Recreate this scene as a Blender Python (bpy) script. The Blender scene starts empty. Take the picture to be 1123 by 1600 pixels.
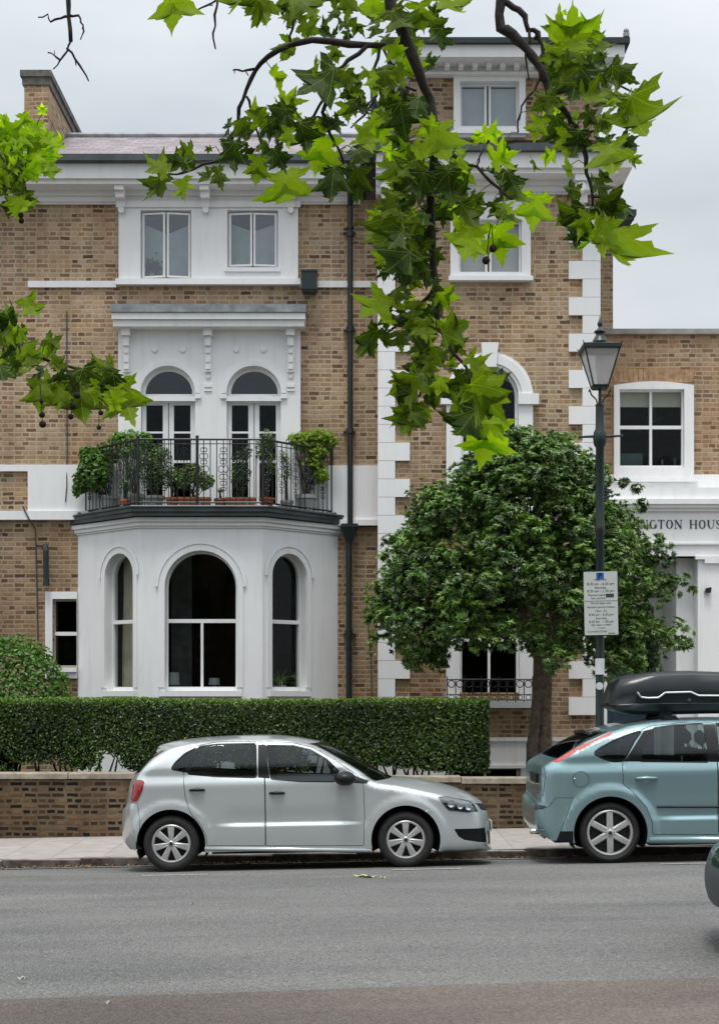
import bpy, math, random
import numpy as np
from mathutils import Vector, Matrix
from mathutils.geometry import tessellate_polygon, delaunay_2d_cdt
random.seed(7)
R = math.radians
S = bpy.context.scene
COL = S.collection

# ---------------------------------------------------------------- camera
F = 2390.0            # focal length in pixels of the 1123x1600 photograph
CAMZ = 1.84
HX, HY = 561.5, 1088.0
cam_d = bpy.data.cameras.new('camera')
cam = bpy.data.objects.new('camera', cam_d)
COL.objects.link(cam)
cam.location = (0, 0, CAMZ)
cam.rotation_euler = (R(90), 0, 0)
cam_d.sensor_fit = 'VERTICAL'
cam_d.sensor_height = 36.0
cam_d.lens = 36.0 * F / 1600.0
cam_d.shift_y = (HY - 800.0) / 1600.0
cam_d.clip_end = 2000
S.camera = cam

# ---------------------------------------------------------------- sky and sun
SUN_EL, SUN_AZ = R(73), R(192)
world = bpy.data.worlds.new('World')
S.world = world
world.use_nodes = True
wn, wl = world.node_tree.nodes, world.node_tree.links
wn.clear()
w_out = wn.new('ShaderNodeOutputWorld')
w_bg = wn.new('ShaderNodeBackground')
w_bg.inputs['Strength'].default_value = 0.10
sky = wn.new('ShaderNodeTexSky')
sky.sky_type = 'NISHITA'
sky.sun_disc = False
sky.sun_elevation = SUN_EL
sky.sun_rotation = SUN_AZ
tc = wn.new('ShaderNodeTexCoord')
sep = wn.new('ShaderNodeSeparateXYZ')
wl.new(tc.outputs['Generated'], sep.inputs[0])
# cloud deck: brighter towards the zenith, uneven
mp = wn.new('ShaderNodeMapping')
mp.inputs['Scale'].default_value = (1.6, 1.6, 4.5)
wl.new(tc.outputs['Generated'], mp.inputs['Vector'])
cn = wn.new('ShaderNodeTexNoise')
cn.inputs['Scale'].default_value = 1.6
cn.inputs['Detail'].default_value = 6
cn.inputs['Roughness'].default_value = 0.5
wl.new(mp.outputs[0], cn.inputs['Vector'])
cr = wn.new('ShaderNodeValToRGB')
cr.color_ramp.elements[0].position = 0.36
cr.color_ramp.elements[0].color = (3.65, 3.92, 4.1, 1)
cr.color_ramp.elements[1].position = 0.62
cr.color_ramp.elements[1].color = (4.8, 4.97, 5.05, 1)
wl.new(cn.outputs['Fac'], cr.inputs['Fac'])
mr = wn.new('ShaderNodeMapRange')
mr.inputs['From Min'].default_value = 0.30
mr.inputs['From Max'].default_value = 1.0
mr.inputs['To Min'].default_value = 1.0
mr.inputs['To Max'].default_value = 3.1
wl.new(sep.outputs['Z'], mr.inputs['Value'])
mul = wn.new('ShaderNodeVectorMath'); mul.operation = 'SCALE'
wl.new(cr.outputs['Color'], mul.inputs[0]); wl.new(mr.outputs[0], mul.inputs['Scale'])
mx = wn.new('ShaderNodeMix'); mx.data_type = 'RGBA'
mx.inputs['Factor'].default_value = 0.86
wl.new(sky.outputs['Color'], mx.inputs['A']); wl.new(mul.outputs[0], mx.inputs['B'])
wl.new(mx.outputs['Result'], w_bg.inputs['Color'])
wl.new(w_bg.outputs[0], w_out.inputs['Surface'])

sun_d = bpy.data.lights.new('sun', 'SUN')
sun_d.energy = 1.5
sun_d.angle = R(16)
sun_d.color = (1.0, 0.97, 0.92)
sun = bpy.data.objects.new('sun', sun_d)
COL.objects.link(sun)
# light travels from the sky's sun towards the scene
sd = Vector((math.sin(SUN_AZ) * math.cos(SUN_EL), math.cos(SUN_AZ) * math.cos(SUN_EL), math.sin(SUN_EL)))
sun.rotation_euler = sd.to_track_quat('Z', 'Y').to_euler()
sun.location = (0, 0, 40)

S.view_settings.view_transform = 'Standard'
S.view_settings.look = 'None'
S.view_settings.exposure = 0.68
S.view_settings.gamma = 1.0
S.view_settings.use_curve_mapping = False

# ---------------------------------------------------------------- measuring helpers
def X(px, D): return (px - HX) / F * D
def Z(py, D): return CAMZ + (HY - py) / F * D
def P(px, py, D): return Vector((X(px, D), D, Z(py, D)))
XR = X(268, 16)
def slope(x): return 0.02 * max(-22.0, min(22.0, x - XR))

# ---------------------------------------------------------------- mesh builder
ORG = {}
def tag(o, label=None, cat=None, group=None, kind=None):
    if label: o['label'] = label
    if cat: o['category'] = cat
    if group: o['group'] = group
    if kind: o['kind'] = kind
    return o
def thing(name, loc, label, cat, group=None):
    o = bpy.data.objects.new(name, None)
    o.empty_display_size = 0.2
    COL.objects.link(o)
    o.location = loc
    ORG[o.name] = Vector(loc)
    return tag(o, label, cat, group)

class MB:
    def __init__(s):
        s.v, s.f, s.m = [], [], []
        s.T = None
        s.col = None; s.uv = None
    def add(s, vs, fs, mi=0):
        b = len(s.v)
        if s.T is not None: vs = [s.T @ Vector(p) for p in vs]
        s.v += [tuple(p) for p in vs]
        s.f += [tuple(b + i for i in f) for f in fs]
        s.m += [mi] * len(fs)
        return s
    def box(s, x0, x1, y0, y1, z0, z1, mi=0):
        vs = [(x0,y0,z0),(x1,y0,z0),(x1,y1,z0),(x0,y1,z0),(x0,y0,z1),(x1,y0,z1),(x1,y1,z1),(x0,y1,z1)]
        fs = [(0,3,2,1),(4,5,6,7),(0,1,5,4),(1,2,6,5),(2,3,7,6),(3,0,4,7)]
        return s.add(vs, fs, mi)
    def prism(s, poly, y0, y1, holes=(), mi=0, back=True):
        """polygon in (x,z), extruded from y0 (front) to y1, holes get reveals"""
        loops = [list(poly)] + [list(h) for h in holes]
        tri = tessellate_polygon([[Vector((p[0], p[1], 0)) for p in l] for l in loops])
        flat = [p for l in loops for p in l]
        n = len(flat)
        vs = [(p[0], y0, p[1]) for p in flat] + [(p[0], y1, p[1]) for p in flat]
        fs = []
        for t in tri:
            a, b, c = (flat[i] for i in t)
            cr_ = (b[0]-a[0])*(c[1]-a[1]) - (b[1]-a[1])*(c[0]-a[0])
            if abs(cr_) < 1e-12: continue
            t = tuple(t) if cr_ > 0 else tuple(reversed(t))
            fs.append(t)
            if back: fs.append(tuple(n + i for i in reversed(t)))
        o = 0
        for k, l in enumerate(loops):
            A = sum(l[i][0]*l[(i+1)%len(l)][1] - l[(i+1)%len(l)][0]*l[i][1] for i in range(len(l)))
            ccw = (A > 0)
            if k > 0: ccw = not ccw
            for i in range(len(l)):
                a, b = o + i, o + (i+1) % len(l)
                q = (a, a+n, b+n, b) if ccw else (a, b, b+n, a+n)
                fs.append(q)
            o += len(l)
        return s.add(vs, fs, mi)
    def hprism(s, poly, z0, z1, mi=0):
        """polygon in (x,y), extruded vertically; give it counter-clockwise seen from above"""
        n = len(poly)
        tri = tessellate_polygon([[Vector((p[0], p[1], 0)) for p in poly]])
        vs = [(p[0], p[1], z0) for p in poly] + [(p[0], p[1], z1) for p in poly]
        fs = []
        for t in tri:
            a, b, c = (poly[i] for i in t)
            cr_ = (b[0]-a[0])*(c[1]-a[1]) - (b[1]-a[1])*(c[0]-a[0])
            t = tuple(t) if cr_ > 0 else tuple(reversed(t))
            fs.append(tuple(n+i for i in t)); fs.append(tuple(reversed(t)))
        for i in range(n):
            j = (i+1) % n
            fs.append((i, j, j+n, i+n))
        return s.add(vs, fs, mi)
    def tube(s, pts, r, n=6, mi=0, cap=True):
        pts = [Vector(p) for p in pts]
        m = len(pts)
        rs = r if isinstance(r, (list, tuple)) else [r]*m
        vs, fs = [], []
        ref = Vector((0.13, 0.21, 1)).normalized()
        d0 = (pts[-1]-pts[0])
        if d0.length > 0 and abs(d0.normalized().dot(ref)) > 0.9: ref = Vector((0, 1, 0))
        for i, p in enumerate(pts):
            d = (pts[min(i+1, m-1)] - pts[max(i-1, 0)])
            if d.length < 1e-9: d = Vector((0,0,1))
            d.normalize()
            u = d.cross(ref)
            if u.length < 1e-4: u = d.cross(Vector((1, 0, 0)))
            u.normalize(); w = u.cross(d)
            for k in range(n):
                a = 2*math.pi*k/n
                vs.append(p + u*math.cos(a)*rs[i] + w*math.sin(a)*rs[i])
        for i in range(m-1):
            for k in range(n):
                a, b = i*n+k, i*n+(k+1)%n
                fs.append((a, b, b+n, a+n))
        if cap:
            fs.append(tuple(range(n))[::-1]); fs.append(tuple((m-1)*n+k for k in range(n)))
        return s.add(vs, fs, mi)
    def lathe(s, prof, c, n=24, axis='z', mi=0):
        """prof = (radius, height) pairs"""
        vs, fs = [], []
        for (r, h) in prof:
            for k in range(n):
                a = 2*math.pi*k/n
                if axis == 'z': vs.append((c[0]+r*math.cos(a), c[1]+r*math.sin(a), c[2]+h))
                else: vs.append((c[0]+r*math.cos(a), c[1]+h, c[2]+r*math.sin(a)))
        for i in range(len(prof)-1):
            for k in range(n):
                a, b = i*n+k, i*n+(k+1)%n
                fs.append((a, b, b+n, a+n) if axis == 'z' else (a, a+n, b+n, b))
        return s.add(vs, fs, mi)
    def ball(s, c, r, n=10, mi=0, sq=(1,1,1)):
        vs, fs = [], []
        m = n//2+1
        for i in range(m+1):
            th = math.pi*i/m
            for k in range(n):
                a = 2*math.pi*k/n
                vs.append((c[0]+r*sq[0]*math.sin(th)*math.cos(a), c[1]+r*sq[1]*math.sin(th)*math.sin(a), c[2]+r*sq[2]*math.cos(th)))
        for i in range(m):
            for k in range(n):
                a, b = i*n+k, i*n+(k+1)%n
                fs.append((a, a+n, b+n, b))
        return s.add(vs, fs, mi)
    def build(s, name, mats, parent=None, smooth=False, local=False):
        me = bpy.data.meshes.new(name)
        o = None
        off = Vector((0,0,0))
        if parent is not None and not local: off = ORG[parent.name]
        V = np.array(s.v, dtype=float).reshape(-1, 3) - np.array(off)
        me.from_pydata([tuple(p) for p in V], [], s.f)
        if not isinstance(mats, (list, tuple)): mats = [mats]
        for m_ in mats: me.materials.append(m_)
        if len(mats) > 1: me.polygons.foreach_set('material_index', s.m)
        if smooth:
            me.polygons.foreach_set('use_smooth', [True]*len(me.polygons))
            if smooth == 'auto':
                try: me.set_sharp_from_angle(angle=R(40))
                except Exception: pass
        if s.col is not None:
            ca = me.color_attributes.new('tint', 'FLOAT_COLOR', 'POINT')
            ca.data.foreach_set('color', np.array(s.col, dtype=np.float32).ravel())
        if s.uv is not None:
            ul = me.uv_layers.new(name='leaf')
            li = np.zeros(len(me.loops), dtype=np.int32)
            me.loops.foreach_get('vertex_index', li)
            ul.data.foreach_set('uv', np.array(s.uv, dtype=np.float32)[li].ravel())
        me.update()
        o = bpy.data.objects.new(name, me)
        COL.objects.link(o)
        if parent is not None:
            o.parent = parent
            ORG[o.name] = off.copy() if not local else Vector((0,0,0))
        else:
            ORG[o.name] = Vector((0,0,0))
        return o

def build_split(mb, name, mats, parent, gap=0.004, smooth=False):
    """every separate piece of the builder becomes an object of its own"""
    n = len(mb.v); par = list(range(n))
    def find(i):
        while par[i] != i: par[i] = par[par[i]]; i = par[i]
        return i
    for f in mb.f:
        a = find(f[0])
        for j in f[1:]: par[find(j)] = a
    isl = {}
    for i in range(n): isl.setdefault(find(i), []).append(i)
    V = np.array(mb.v); bb = [(V[ix].min(0)-gap, V[ix].max(0)+gap, r) for r, ix in isl.items()]
    for i in range(len(bb)):
        for j in range(i):
            if (bb[i][0] <= bb[j][1]).all() and (bb[j][0] <= bb[i][1]).all(): par[find(bb[j][2])] = find(bb[i][2])
    out = {}
    for f, m in zip(mb.f, mb.m): out.setdefault(find(f[0]), []).append((f, m))
    res = []
    for r, fl in out.items():
        s = MB(); mp = {}
        for f, m in fl:
            g = []
            for i in f:
                if i not in mp: mp[i] = len(s.v); s.v.append(mb.v[i])
                g.append(mp[i])
            s.f.append(tuple(g)); s.m.append(m)
        res.append(s.build(name, mats, parent, smooth=smooth))
    return res

def arch(cx, hw, z0, zs, n=18, rise=None):
    rise = hw if rise is None else rise
    pts = [(cx-hw, z0), (cx+hw, z0)]
    for i in range(n+1):
        a = math.pi*i/n
        pts.append((cx+hw*math.cos(a), zs+rise*math.sin(a)))
    return pts
def rect(x0, x1, z0, z1): return [(x0,z0),(x1,z0),(x1,z1),(x0,z1)]

# ---------------------------------------------------------------- materials
def nt(name):
    m = bpy.data.materials.new(name); m.use_nodes = True
    n, l = m.node_tree.nodes, m.node_tree.links
    return m, n, l, n['Principled BSDF']
def noise(n, l, scale, detail=4, vec=None, rough=0.55):
    t = n.new('ShaderNodeTexNoise'); t.inputs['Scale'].default_value = scale
    t.inputs['Detail'].default_value = detail; t.inputs['Roughness'].default_value = rough
    if vec is not None: l.new(vec, t.inputs['Vector'])
    return t.outputs['Fac']
def ramp(n, l, src, stops):
    r = n.new('ShaderNodeValToRGB')
    e = r.color_ramp.elements
    while len(e) < len(stops): e.new(0.5)
    for i, (p, c) in enumerate(stops):
        e[i].position = p; e[i].color = (*c, 1) if len(c) == 3 else c
    l.new(src, r.inputs['Fac'])
    return r.outputs['Color']
def mixc(n, l, fac, a, b, mode='MIX'):
    m = n.new('ShaderNodeMix'); m.data_type = 'RGBA'; m.blend_type = mode
    for k, v in (('Factor', fac), ('A', a), ('B', b)):
        if hasattr(v, 'links') or isinstance(v, bpy.types.NodeSocket): l.new(v, m.inputs[k])
        elif isinstance(v, (int, float)): m.inputs[k].default_value = v
        else: m.inputs[k].default_value = (*v, 1)
    return m.outputs['Result']
def math_(n, l, op, a, b=0.0, c=None):
    m = n.new('ShaderNodeMath'); m.operation = op
    for i, v in enumerate((a, b, c)):
        if v is None: continue
        if isinstance(v, (int, float)): m.inputs[i].default_value = v
        else: l.new(v, m.inputs[i])
    return m.outputs[0]
def bump(n, l, b, h, strength=0.3, dist=0.01):
    bp = n.new('ShaderNodeBump'); bp.inputs['Strength'].default_value = strength
    bp.inputs['Distance'].default_value = dist
    l.new(h, bp.inputs['Height']); l.new(bp.outputs[0], b.inputs['Normal'])
def simple(name, c, rough=0.6, metal=0.0, var=0.15, vscale=6.0, bmp=0.0, bscale=40.0, spec=0.5, coat=0.0):
    m, n, l, b = nt(name)
    g = n.new('ShaderNodeNewGeometry')
    f = noise(n, l, vscale, 5, g.outputs['Position'])
    dark = tuple(v*(1-var) for v in c); lite = tuple(min(1, v*(1+var)) for v in c)
    l.new(ramp(n, l, f, [(0.3, dark), (0.7, lite)]), b.inputs['Base Color'])
    b.inputs['Roughness'].default_value = rough
    b.inputs['Metallic'].default_value = metal
    b.inputs['Specular IOR Level'].default_value = spec
    b.inputs['Coat Weight'].default_value = coat
    b.inputs['Coat Roughness'].default_value = 0.04
    if bmp: bump(n, l, b, noise(n, l, bscale, 4, g.outputs['Position']), bmp, 0.01)
    return m

def brick_mat(name, stops, mortar, dirt=0.3, w=0.185, h=0.0745, msize=0.013, topdown=None):
    m, n, l, b = nt(name)
    g = n.new('ShaderNodeNewGeometry')
    s = n.new('ShaderNodeSeparateXYZ'); l.new(g.outputs['Position'], s.inputs[0])
    u = math_(n, l, 'ADD', s.outputs['X'], s.outputs['Y'])
    # slightly wandering joints
    wob = noise(n, l, 3.0, 3, g.outputs['Position'])
    u2 = math_(n, l, 'MULTIPLY_ADD', noise(n, l, 11.0, 3, g.outputs['Position']), 0.05, math_(n, l, 'MULTIPLY_ADD', wob, 0.08, u))
    wv = noise(n, l, 2.0, 2, g.outputs['Position'])
    v2 = math_(n, l, 'MULTIPLY_ADD', noise(n, l, 9.0, 3, g.outputs['Position']), 0.022, math_(n, l, 'MULTIPLY_ADD', wv, 0.03, s.outputs['Z']))
    c = n.new('ShaderNodeCombineXYZ'); l.new(u2, c.inputs[0]); l.new(v2, c.inputs[1])
    bt = n.new('ShaderNodeTexBrick')
    l.new(c.outputs[0], bt.inputs['Vector'])
    bt.inputs['Scale'].default_value = 1.0
    bt.inputs['Color1'].default_value = (0, 0, 0, 1); bt.inputs['Color2'].default_value = (1, 1, 1, 1)
    bt.inputs['Mortar'].default_value = (0.5, 0.5, 0.5, 1)
    bt.inputs['Brick Width'].default_value = w; bt.inputs['Row Height'].default_value = h
    bt.inputs['Mortar Size'].default_value = msize; bt.inputs['Mortar Smooth'].default_value = 0.35
    bt.offset = 0.5; bt.squash = 0.62; bt.squash_frequency = 2; bt.offset_frequency = 2
    col = ramp(n, l, bt.outputs['Color'], stops)
    fine = noise(n, l, 60, 4, g.outputs['Position'])
    col = mixc(n, l, 0.45, col, ramp(n, l, fine, [(0.3, (0.32, 0.3, 0.28)), (0.7, (0.75, 0.72, 0.7))]), 'OVERLAY')
    mort = mixc(n, l, noise(n, l, 25, 3, g.outputs['Position']), tuple(v*0.7 for v in mortar), tuple(min(1, v*1.3) for v in mortar))
    smear = ramp(n, l, noise(n, l, 1.7, 5, g.outputs['Position'], 0.7), [(0.36, (0.45, 0.45, 0.45)), (0.56, (1, 1, 1))])
    col = mixc(n, l, math_(n, l, 'MULTIPLY', bt.outputs['Fac'], smear), col, mort)
    hue = ramp(n, l, noise(n, l, 0.9, 4, g.outputs['Position'], 0.6), [(0.33, (1.06, 0.97, 0.90)), (0.5, (1, 1, 1)), (0.68, (1.02, 1.0, 1.05))])
    col = mixc(n, l, 0.8, col, hue, 'MULTIPLY')
    big = noise(n, l, 0.55, 6, g.outputs['Position'], 0.6)
    bigm = ramp(n, l, big, [(0.38, (1, 1, 1)), (0.66, (1-dirt, 1-dirt*1.03, 1-dirt*1.08))])
    col = mixc(n, l, 1.0, col, bigm, 'MULTIPLY')
    mps = n.new('ShaderNodeMapping'); mps.inputs['Scale'].default_value = (3.2, 3.2, 0.35); l.new(g.outputs['Position'], mps.inputs[0])
    col = mixc(n, l, 1.0, col, ramp(n, l, noise(n, l, 1.0, 7, mps.outputs[0], 0.65), [(0.42, (1, 1, 1)), (0.70, (0.70, 0.69, 0.68))]), 'MULTIPLY')
    if topdown:  # weathering: soot on the lower courses
        z0, z1, k = topdown
        mrg = n.new('ShaderNodeMapRange'); mrg.inputs['From Min'].default_value = z0; mrg.inputs['From Max'].default_value = z1
        l.new(math_(n, l, 'MULTIPLY_ADD', big, 1.5, s.outputs['Z']), mrg.inputs['Value'])
        col = mixc(n, l, mrg.outputs[0], mixc(n, l, 1.0, col, (k, k*0.95, k*0.9), 'MULTIPLY'), col)
    l.new(col, b.inputs['Base Color'])
    b.inputs['Roughness'].default_value = 0.9; b.inputs['Specular IOR Level'].default_value = 0.2
    hgt = math_(n, l, 'SUBTRACT', math_(n, l, 'MULTIPLY', fine, 0.5), bt.outputs['Fac'])
    bump(n, l, b, hgt, 0.6, 0.008)
    return m

M = {}
M['brick'] = brick_mat('stock_brick', [(0.0, (0.12, 0.075, 0.048)), (0.12, (0.28, 0.180, 0.108)), (0.5, (0.415, 0.285, 0.168)), (0.75, (0.46, 0.335, 0.205)), (1.0, (0.50, 0.38, 0.245))],
                       (0.55, 0.47, 0.365), 0.24, topdown=(3.5, 8.0, 0.72))
M['brick_side'] = brick_mat('orange_stock_brick', [(0.0, (0.17, 0.10, 0.055)), (0.3, (0.33, 0.20, 0.115)), (0.7, (0.42, 0.27, 0.155)), (1.0, (0.45, 0.32, 0.20))],
                            (0.45, 0.38, 0.29), 0.15)
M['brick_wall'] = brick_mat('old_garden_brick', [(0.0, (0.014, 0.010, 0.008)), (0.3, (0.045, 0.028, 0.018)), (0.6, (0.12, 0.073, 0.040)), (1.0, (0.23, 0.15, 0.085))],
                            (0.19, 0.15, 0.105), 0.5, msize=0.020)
def stucco(name, c, stain=0.35):
    m, n, l, b = nt(name)
    g = n.new('ShaderNodeNewGeometry')
    mpn = n.new('ShaderNodeMapping'); mpn.inputs['Scale'].default_value = (5, 5, 0.7)
    l.new(g.outputs['Position'], mpn.inputs[0])
    st = noise(n, l, 1.4, 8, mpn.outputs[0], 0.65)
    fac = ramp(n, l, st, [(0.50, (0, 0, 0)), (0.80, (stain, stain, stain))])
    base = ramp(n, l, noise(n, l, 0.8, 5, g.outputs['Position']), [(0.3, tuple(v*0.94 for v in c)), (0.7, c)])
    l.new(mixc(n, l, fac, base, (0.40, 0.38, 0.33)), b.inputs['Base Color'])
    b.inputs['Roughness'].default_value = 0.55
    bump(n, l, b, noise(n, l, 30, 5, g.outputs['Position']), 0.12, 0.01)
    return m
M['white'] = stucco('white_stucco', (0.82, 0.82, 0.825), 0.24)
M['white_old'] = stucco('aged_white_stucco', (0.72, 0.71, 0.69), 0.8)
M['wood_white'] = simple('white_joinery', (0.80, 0.80, 0.80), 0.35, var=0.04)
M['sill'] = simple('sill_paint', (0.72, 0.72, 0.72), 0.5, var=0.08)
M['lead'] = simple('lead_grey', (0.22, 0.235, 0.25), 0.55, var=0.35, vscale=5, bmp=0.2, bscale=8)
M['lead_dark'] = simple('dark_lead', (0.045, 0.055, 0.06), 0.45, var=0.35, vscale=4)
M['black_iron'] = simple('black_iron', (0.012, 0.014, 0.015), 0.4, var=0.3, spec=0.5)
M['pipe'] = simple('black_pipe_paint', (0.014, 0.019, 0.021), 0.35, var=0.3)
M['dkgreen'] = simple('dark_green_paint', (0.006, 0.016, 0.016), 0.4, var=0.25, vscale=12)
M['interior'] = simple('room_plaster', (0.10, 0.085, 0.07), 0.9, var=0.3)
M['interior_lt'] = simple('pale_room_plaster', (0.42, 0.42, 0.40), 0.9, var=0.1)
M['curtain'] = simple('cream_curtain', (0.62, 0.57, 0.48), 0.9, var=0.12)
M['blind'] = simple('cream_blind', (0.62, 0.60, 0.52), 0.8, var=0.06)
M['voile_and_sheen'] = simple('grey_net_and_sky_sheen', (0.45, 0.49, 0.53), 0.85, var=0.08)  # net cloth, also the tone of the sheets that imitate sky reflection
M['terracotta'] = simple('terracotta', (0.36, 0.125, 0.065), 0.8, var=0.3, vscale=14)
M['pot_grey'] = simple('grey_glazed_pot', (0.30, 0.32, 0.30), 0.6, var=0.2)
M['soil'] = simple('garden_soil', (0.035, 0.026, 0.018), 0.95, var=0.4, bmp=0.5, bscale=20)
M['bark'] = simple('bark', (0.13, 0.10, 0.072), 0.9, var=0.5, vscale=16, bmp=0.9, bscale=22)
M['twig'] = simple('twig_bark', (0.028, 0.020, 0.020), 0.85, var=0.4, vscale=30, bmp=0.5, bscale=60)
M['blue_door'] = simple('blue_door_paint', (0.045, 0.085, 0.125), 0.3, var=0.1)
M['slate'] = None
def slate():
    m, n, l, b = nt('purple_slate')
    g = n.new('ShaderNodeNewGeometry')
    s = n.new('ShaderNodeSeparateXYZ'); l.new(g.outputs['Position'], s.inputs[0])
    c = n.new('ShaderNodeCombineXYZ'); l.new(s.outputs['X'], c.inputs[0]); l.new(s.outputs['Y'], c.inputs[1])
    bt = n.new('ShaderNodeTexBrick'); l.new(c.outputs[0], bt.inputs['Vector'])
    bt.inputs['Scale'].default_value = 1; bt.inputs['Brick Width'].default_value = 0.25; bt.inputs['Row Height'].default_value = 0.2
    bt.inputs['Mortar Size'].default_value = 0.006
    bt.inputs['Color1'].default_value = (0.155, 0.125, 0.135, 1); bt.inputs['Color2'].default_value = (0.26, 0.225, 0.235, 1)
    bt.inputs['Mortar'].default_value = (0.05, 0.045, 0.05, 1)
    l.new(mixc(n, l, 0.5, bt.outputs['Color'], ramp(n, l, noise(n, l, 3, 6, g.outputs['Position']), [(0.3, (0.3, 0.3, 0.3)), (0.7, (0.75, 0.7, 0.72))]), 'OVERLAY'), b.inputs['Base Color'])
    b.inputs['Roughness'].default_value = 0.6
    bump(n, l, b, bt.outputs['Fac'], -0.5, 0.01)
    return m
M['slate'] = slate()

def glass_mat(name, tint=(0.9, 0.93, 0.92), refl=0.07, graz=0.5, wave=0.0):
    m = bpy.data.materials.new(name); m.use_nodes = True
    n, l = m.node_tree.nodes, m.node_tree.links
    n.clear()
    o = n.new('ShaderNodeOutputMaterial')
    tr = n.new('ShaderNodeBsdfTransparent'); tr.inputs['Color'].default_value = (*tint, 1)
    gl = n.new('ShaderNodeBsdfGlossy'); gl.inputs['Roughness'].default_value = 0.02
    gl.inputs['Color'].default_value = (0.92, 0.97, 1.0, 1)
    lw = n.new('ShaderNodeLayerWeight'); lw.inputs['Blend'].default_value = 0.25
    f = math_(n, l, 'MULTIPLY_ADD', lw.outputs['Fresnel'], graz, refl)
    if wave:
        g = n.new('ShaderNodeNewGeometry')
        bp = n.new('ShaderNodeBump'); bp.inputs['Strength'].default_value = wave; bp.inputs['Distance'].default_value = 0.05
        l.new(noise(n, l, 1.5, 2, g.outputs['Position']), bp.inputs['Height'])
        l.new(bp.outputs[0], gl.inputs['Normal'])
    mxs = n.new('ShaderNodeMixShader')
    l.new(f, mxs.inputs[0]); l.new(tr.outputs[0], mxs.inputs[1]); l.new(gl.outputs[0], mxs.inputs[2])
    l.new(mxs.outputs[0], o.inputs['Surface'])
    return m
M['glass'] = glass_mat('window_glass', (0.72, 0.75, 0.74), 0.012, 0.25, 0.10)
M['glass_sky'] = glass_mat('coated_window_glass', (0.75, 0.8, 0.8), 0.14, 0.3, 0.06)
M['glass_fan'] = glass_mat('old_fanlight_glass', (0.45, 0.6, 0.58), 0.06, 0.3, 0.3)
M['car_glass'] = glass_mat('car_glass', (0.50, 0.58, 0.56), 0.03, 0.55)
def milky():
    m = glass_mat('lantern_glass', (0.9, 0.91, 0.91), 0.10, 0.4)
    n, l = m.node_tree.nodes, m.node_tree.links
    o = [q for q in n if q.type == 'OUTPUT_MATERIAL'][0]; src = o.inputs['Surface'].links[0].from_socket
    d = n.new('ShaderNodeBsdfDiffuse'); d.inputs['Color'].default_value = (.88, .86, .86, 1)
    t = n.new('ShaderNodeBsdfTranslucent'); t.inputs['Color'].default_value = (.9, .88, .88, 1)
    a = n.new('ShaderNodeMixShader'); l.new(d.outputs[0], a.inputs[1]); l.new(t.outputs[0], a.inputs[2])
    b = n.new('ShaderNodeMixShader'); b.inputs[0].default_value = .5; l.new(src, b.inputs[1]); l.new(a.outputs[0], b.inputs[2]); l.new(b.outputs[0], o.inputs['Surface'])
    return m
M['lantern_glass'] = milky()

def asphalt(name, c, grain=0.5):
    m, n, l, b = nt(name)
    g = n.new('ShaderNodeNewGeometry')
    sp = noise(n, l, 75, 5, g.outputs['Position'], 0.85)
    vor = n.new('ShaderNodeTexVoronoi'); vor.inputs['Scale'].default_value = 95
    l.new(g.outputs['Position'], vor.inputs['Vector'])
    agg = ramp(n, l, vor.outputs['Color'], [(0.15, (0.25, 0.25, 0.25)), (0.85, (0.85, 0.85, 0.85))])
    base = ramp(n, l, sp, [(0.33, tuple(v*(1-grain) for v in c)), (0.5, c), (0.68, tuple(v*(1+grain*1.6) for v in c))])
    mpn = n.new('ShaderNodeMapping'); mpn.inputs['Scale'].default_value = (0.25, 1.1, 1)
    l.new(g.outputs['Position'], mpn.inputs[0])
    big = noise(n, l, 0.9, 6, mpn.outputs[0], 0.6)
    col = mixc(n, l, 0.55, base, agg, 'OVERLAY')
    col = mixc(n, l, 1.0, col, ramp(n, l, big, [(0.35, (0.76, 0.76, 0.77)), (0.65, (1.14, 1.14, 1.12))]), 'MULTIPLY')
    l.new(col, b.inputs['Base Color'])
    b.inputs['Roughness'].default_value = 0.85; b.inputs['Specular IOR Level'].default_value = 0.25
    bump(n, l, b, vor.outputs['Distance'], 0.7, 0.006)
    return m
M['asphalt'] = asphalt('asphalt', (0.128, 0.126, 0.123), 0.65)
M['tarmac'] = asphalt('brown_tarmac', (0.120, 0.103, 0.090), 0.35)
M['gutter'] = asphalt('gutter_concrete', (0.19, 0.18, 0.17), 0.3)
def paving():
    m, n, l, b = nt('paving_flags')
    g = n.new('ShaderNodeNewGeometry')
    s = n.new('ShaderNodeSeparateXYZ'); l.new(g.outputs['Position'], s.inputs[0])
    c = n.new('ShaderNodeCombineXYZ'); l.new(s.outputs['Y'], c.inputs[0]); l.new(s.outputs['X'], c.inputs[1])
    bt = n.new('ShaderNodeTexBrick'); l.new(c.outputs[0], bt.inputs['Vector'])
    bt.inputs['Scale'].default_value = 1; bt.inputs['Brick Width'].default_value = 0.9; bt.inputs['Row Height'].default_value = 0.6
    bt.inputs['Mortar Size'].default_value = 0.008
    bt.inputs['Color1'].default_value = (0.30, 0.275, 0.26, 1); bt.inputs['Color2'].default_value = (0.325, 0.30, 0.28, 1)
    bt.inputs['Mortar'].default_value = (0.22, 0.20, 0.18, 1)
    l.new(mixc(n, l, 0.6, bt.outputs['Color'], ramp(n, l, noise(n, l, 5, 8, g.outputs['Position'], 0.7), [(0.3, (0.38, 0.37, 0.36)), (0.7, (0.66, 0.65, 0.64))]), 'OVERLAY'), b.inputs['Base Color'])
    b.inputs['Roughness'].default_value = 0.85
    return m
M['paving'] = paving()
M['kerb'] = simple('old_kerb_stone', (0.10, 0.085, 0.07), 0.9, var=0.7, vscale=9, bmp=0.5, bscale=30)
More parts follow.
